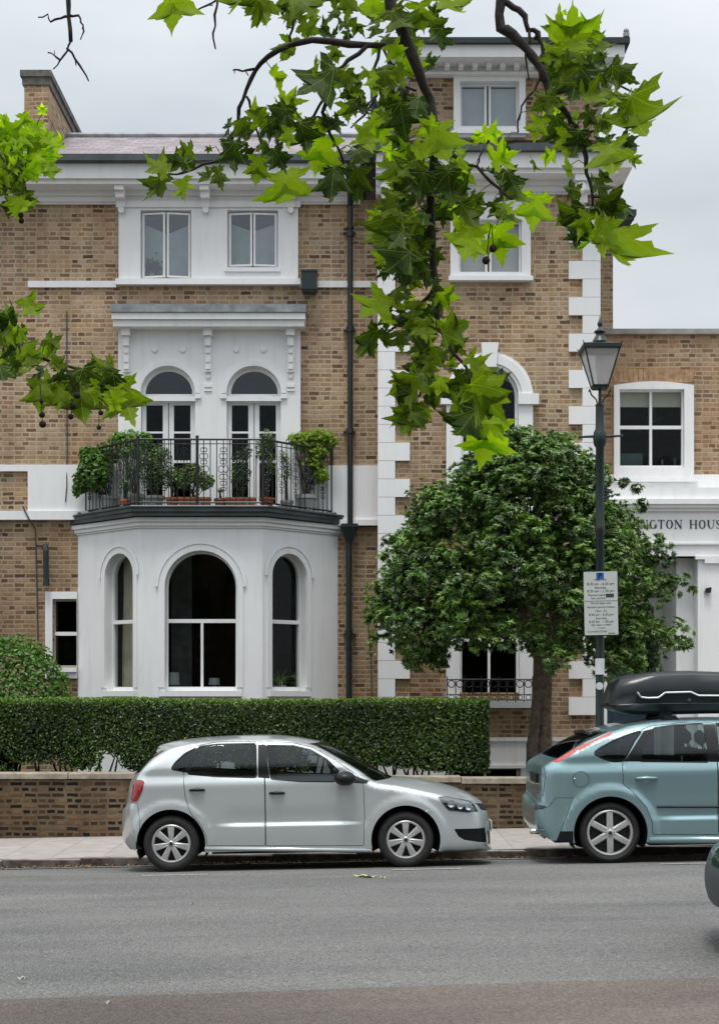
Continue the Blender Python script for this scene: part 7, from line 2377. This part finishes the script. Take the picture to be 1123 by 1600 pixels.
    # left groups, further along the street
    for (cx_, cy_, rx, ry, n, D, s0, s1, bs) in ((20,222,55,46,52,8.4,24,42,.62),(62,225,36,40,20,8.4,24,40,.75),(18,285,30,30,14,8.4,22,36,.4),(30,312,14,12,3,8.4,24,32,.6),
                                        (12,515,28,36,11,7.6,28,48,.35),(60,555,36,20,6,7.6,28,44,.25),(150,585,42,18,11,7.6,28,46,.35),(190,610,12,16,3,7.6,28,42,.5),(8,570,20,20,4,7.6,26,38,.3)):
        for q in range(n):
            a = rr.uniform(0, 6.28); r_ = math.sqrt(rr.random())
            x, y = cx_+rx*r_*math.cos(a), cy_+ry*r_*math.sin(a)
            ln = rr.uniform(s0, s1); da = rr.gauss(0, .7)
            leaf((x, y), (x+ln*math.sin(da), y+ln*math.cos(da)), max(0, min(1, bs+rr.uniform(-.3, .3))), depth=D+rr.uniform(-.3, .3), turn=rr.uniform(-1.0, 1.0))
    for base, tip, sh in (((205,408),(222,440),.75),):
        pass
    for base, tip, sh in (((80,600),(40,630),.55),((90,602),(100,652),.5),((125,598),(128,668),.35),((68,595),(62,650),.5),((185,600),(212,668),.5),((40,468),(64,505),.5),((72,530),(98,548),.3),((130,575),(150,620),.12),((96,575),(100,606),.1),((28,310),(32,345),.8),((66,178),(66,160),.9),((92,225),(106,212),.8)):
        leaf(base, tip, sh, depth=(8.3 if base[1] < 400 else 7.5), turn=rr.uniform(-.4, .4))
    # canopy above the camera and behind it, out of the picture
    for q in range(455):
        y = rr.uniform(-2.5, 6.5); x = rr.uniform(-6.5, 3.2)
        z = max(6.0, CAMZ+.47*max(0, y)+.9)+rr.uniform(0, 2.2)
        b = Vector((x, y, z)); D = 1.0
        s_ = rr.uniform(.10, .2)
        o = len(L.v)
        u = Vector((rr.uniform(-1, 1), rr.uniform(-1, 1), rr.uniform(-.5, .1))).normalized(); w = u.cross(Vector((rr.uniform(-.4, .4), rr.uniform(-.4, .4), 1))).normalized()
        pts = [(0, 0), (.4, .0), (.3, .25), (.6, .6), (.2, .55), (0, 1), (-.2, .55), (-.6, .6), (-.3, .25), (-.4, 0)]
        L.add([b+w*a*s_+u*c_*s_ for a, c_ in pts]+[b+u*.3*s_], [(i, (i+1) % 10, 10) for i in range(10)])
        L.uv += pts+[(0, .3)]; v = rr.uniform(.1, .7); L.col += [(v, v, v, 1)]*11
    L.add(PT.v, PT.f, 1); L.uv += [(0, .3)]*len(PT.v); L.col += [(.2, .2, .2, 1)]*len(PT.v)
    L.build('foliage', [M['plane_leaf'], M['pale_stalk']], root)
    # seed balls on strings
    for grp in ([(63,600),(65,627),(66,648),(67,663)], [(112,585),(121,618)], [(108,590),(114,634),(111,651)], [(160,600),(158,645)], [(156,605),(155,668)]):
        D = 7.45; pts = [Q(a, b, D) for a, b in grp]
        s = MB(); s.tube([tuple(p) for p in pts], .0022, 4)
        sizes = {627: .011, 648: .016, 663: .018, 618: .017, 634: .016, 651: .015, 645: .013, 668: .012}
        for (a, b), p in zip(grp[1:], pts[1:]): s.ball(tuple(p), sizes[b]*1.0, 10)
        s.build('seed_ball', M['seed'], root, smooth=True)
    for grp in ([(768,352),(770,388)], [(766,350),(759,407)], [(542,2),(541,6)], [(32,318),(33,336),(34,345)]):
        D = 6.0 if grp[0][0] > 100 else 8.3; pts = [Q(a, b, D) for a, b in grp]
        s = MB(); s.tube([tuple(p) for p in pts], .002, 4)
        for p in pts[1:]: s.ball(tuple(p), .016, 10)
        s.build('seed_ball', M['seed'], root, smooth=True)
M['pale_stalk'] = simple('leaf_stalk', (.10, .14, .03), .6)
plane()
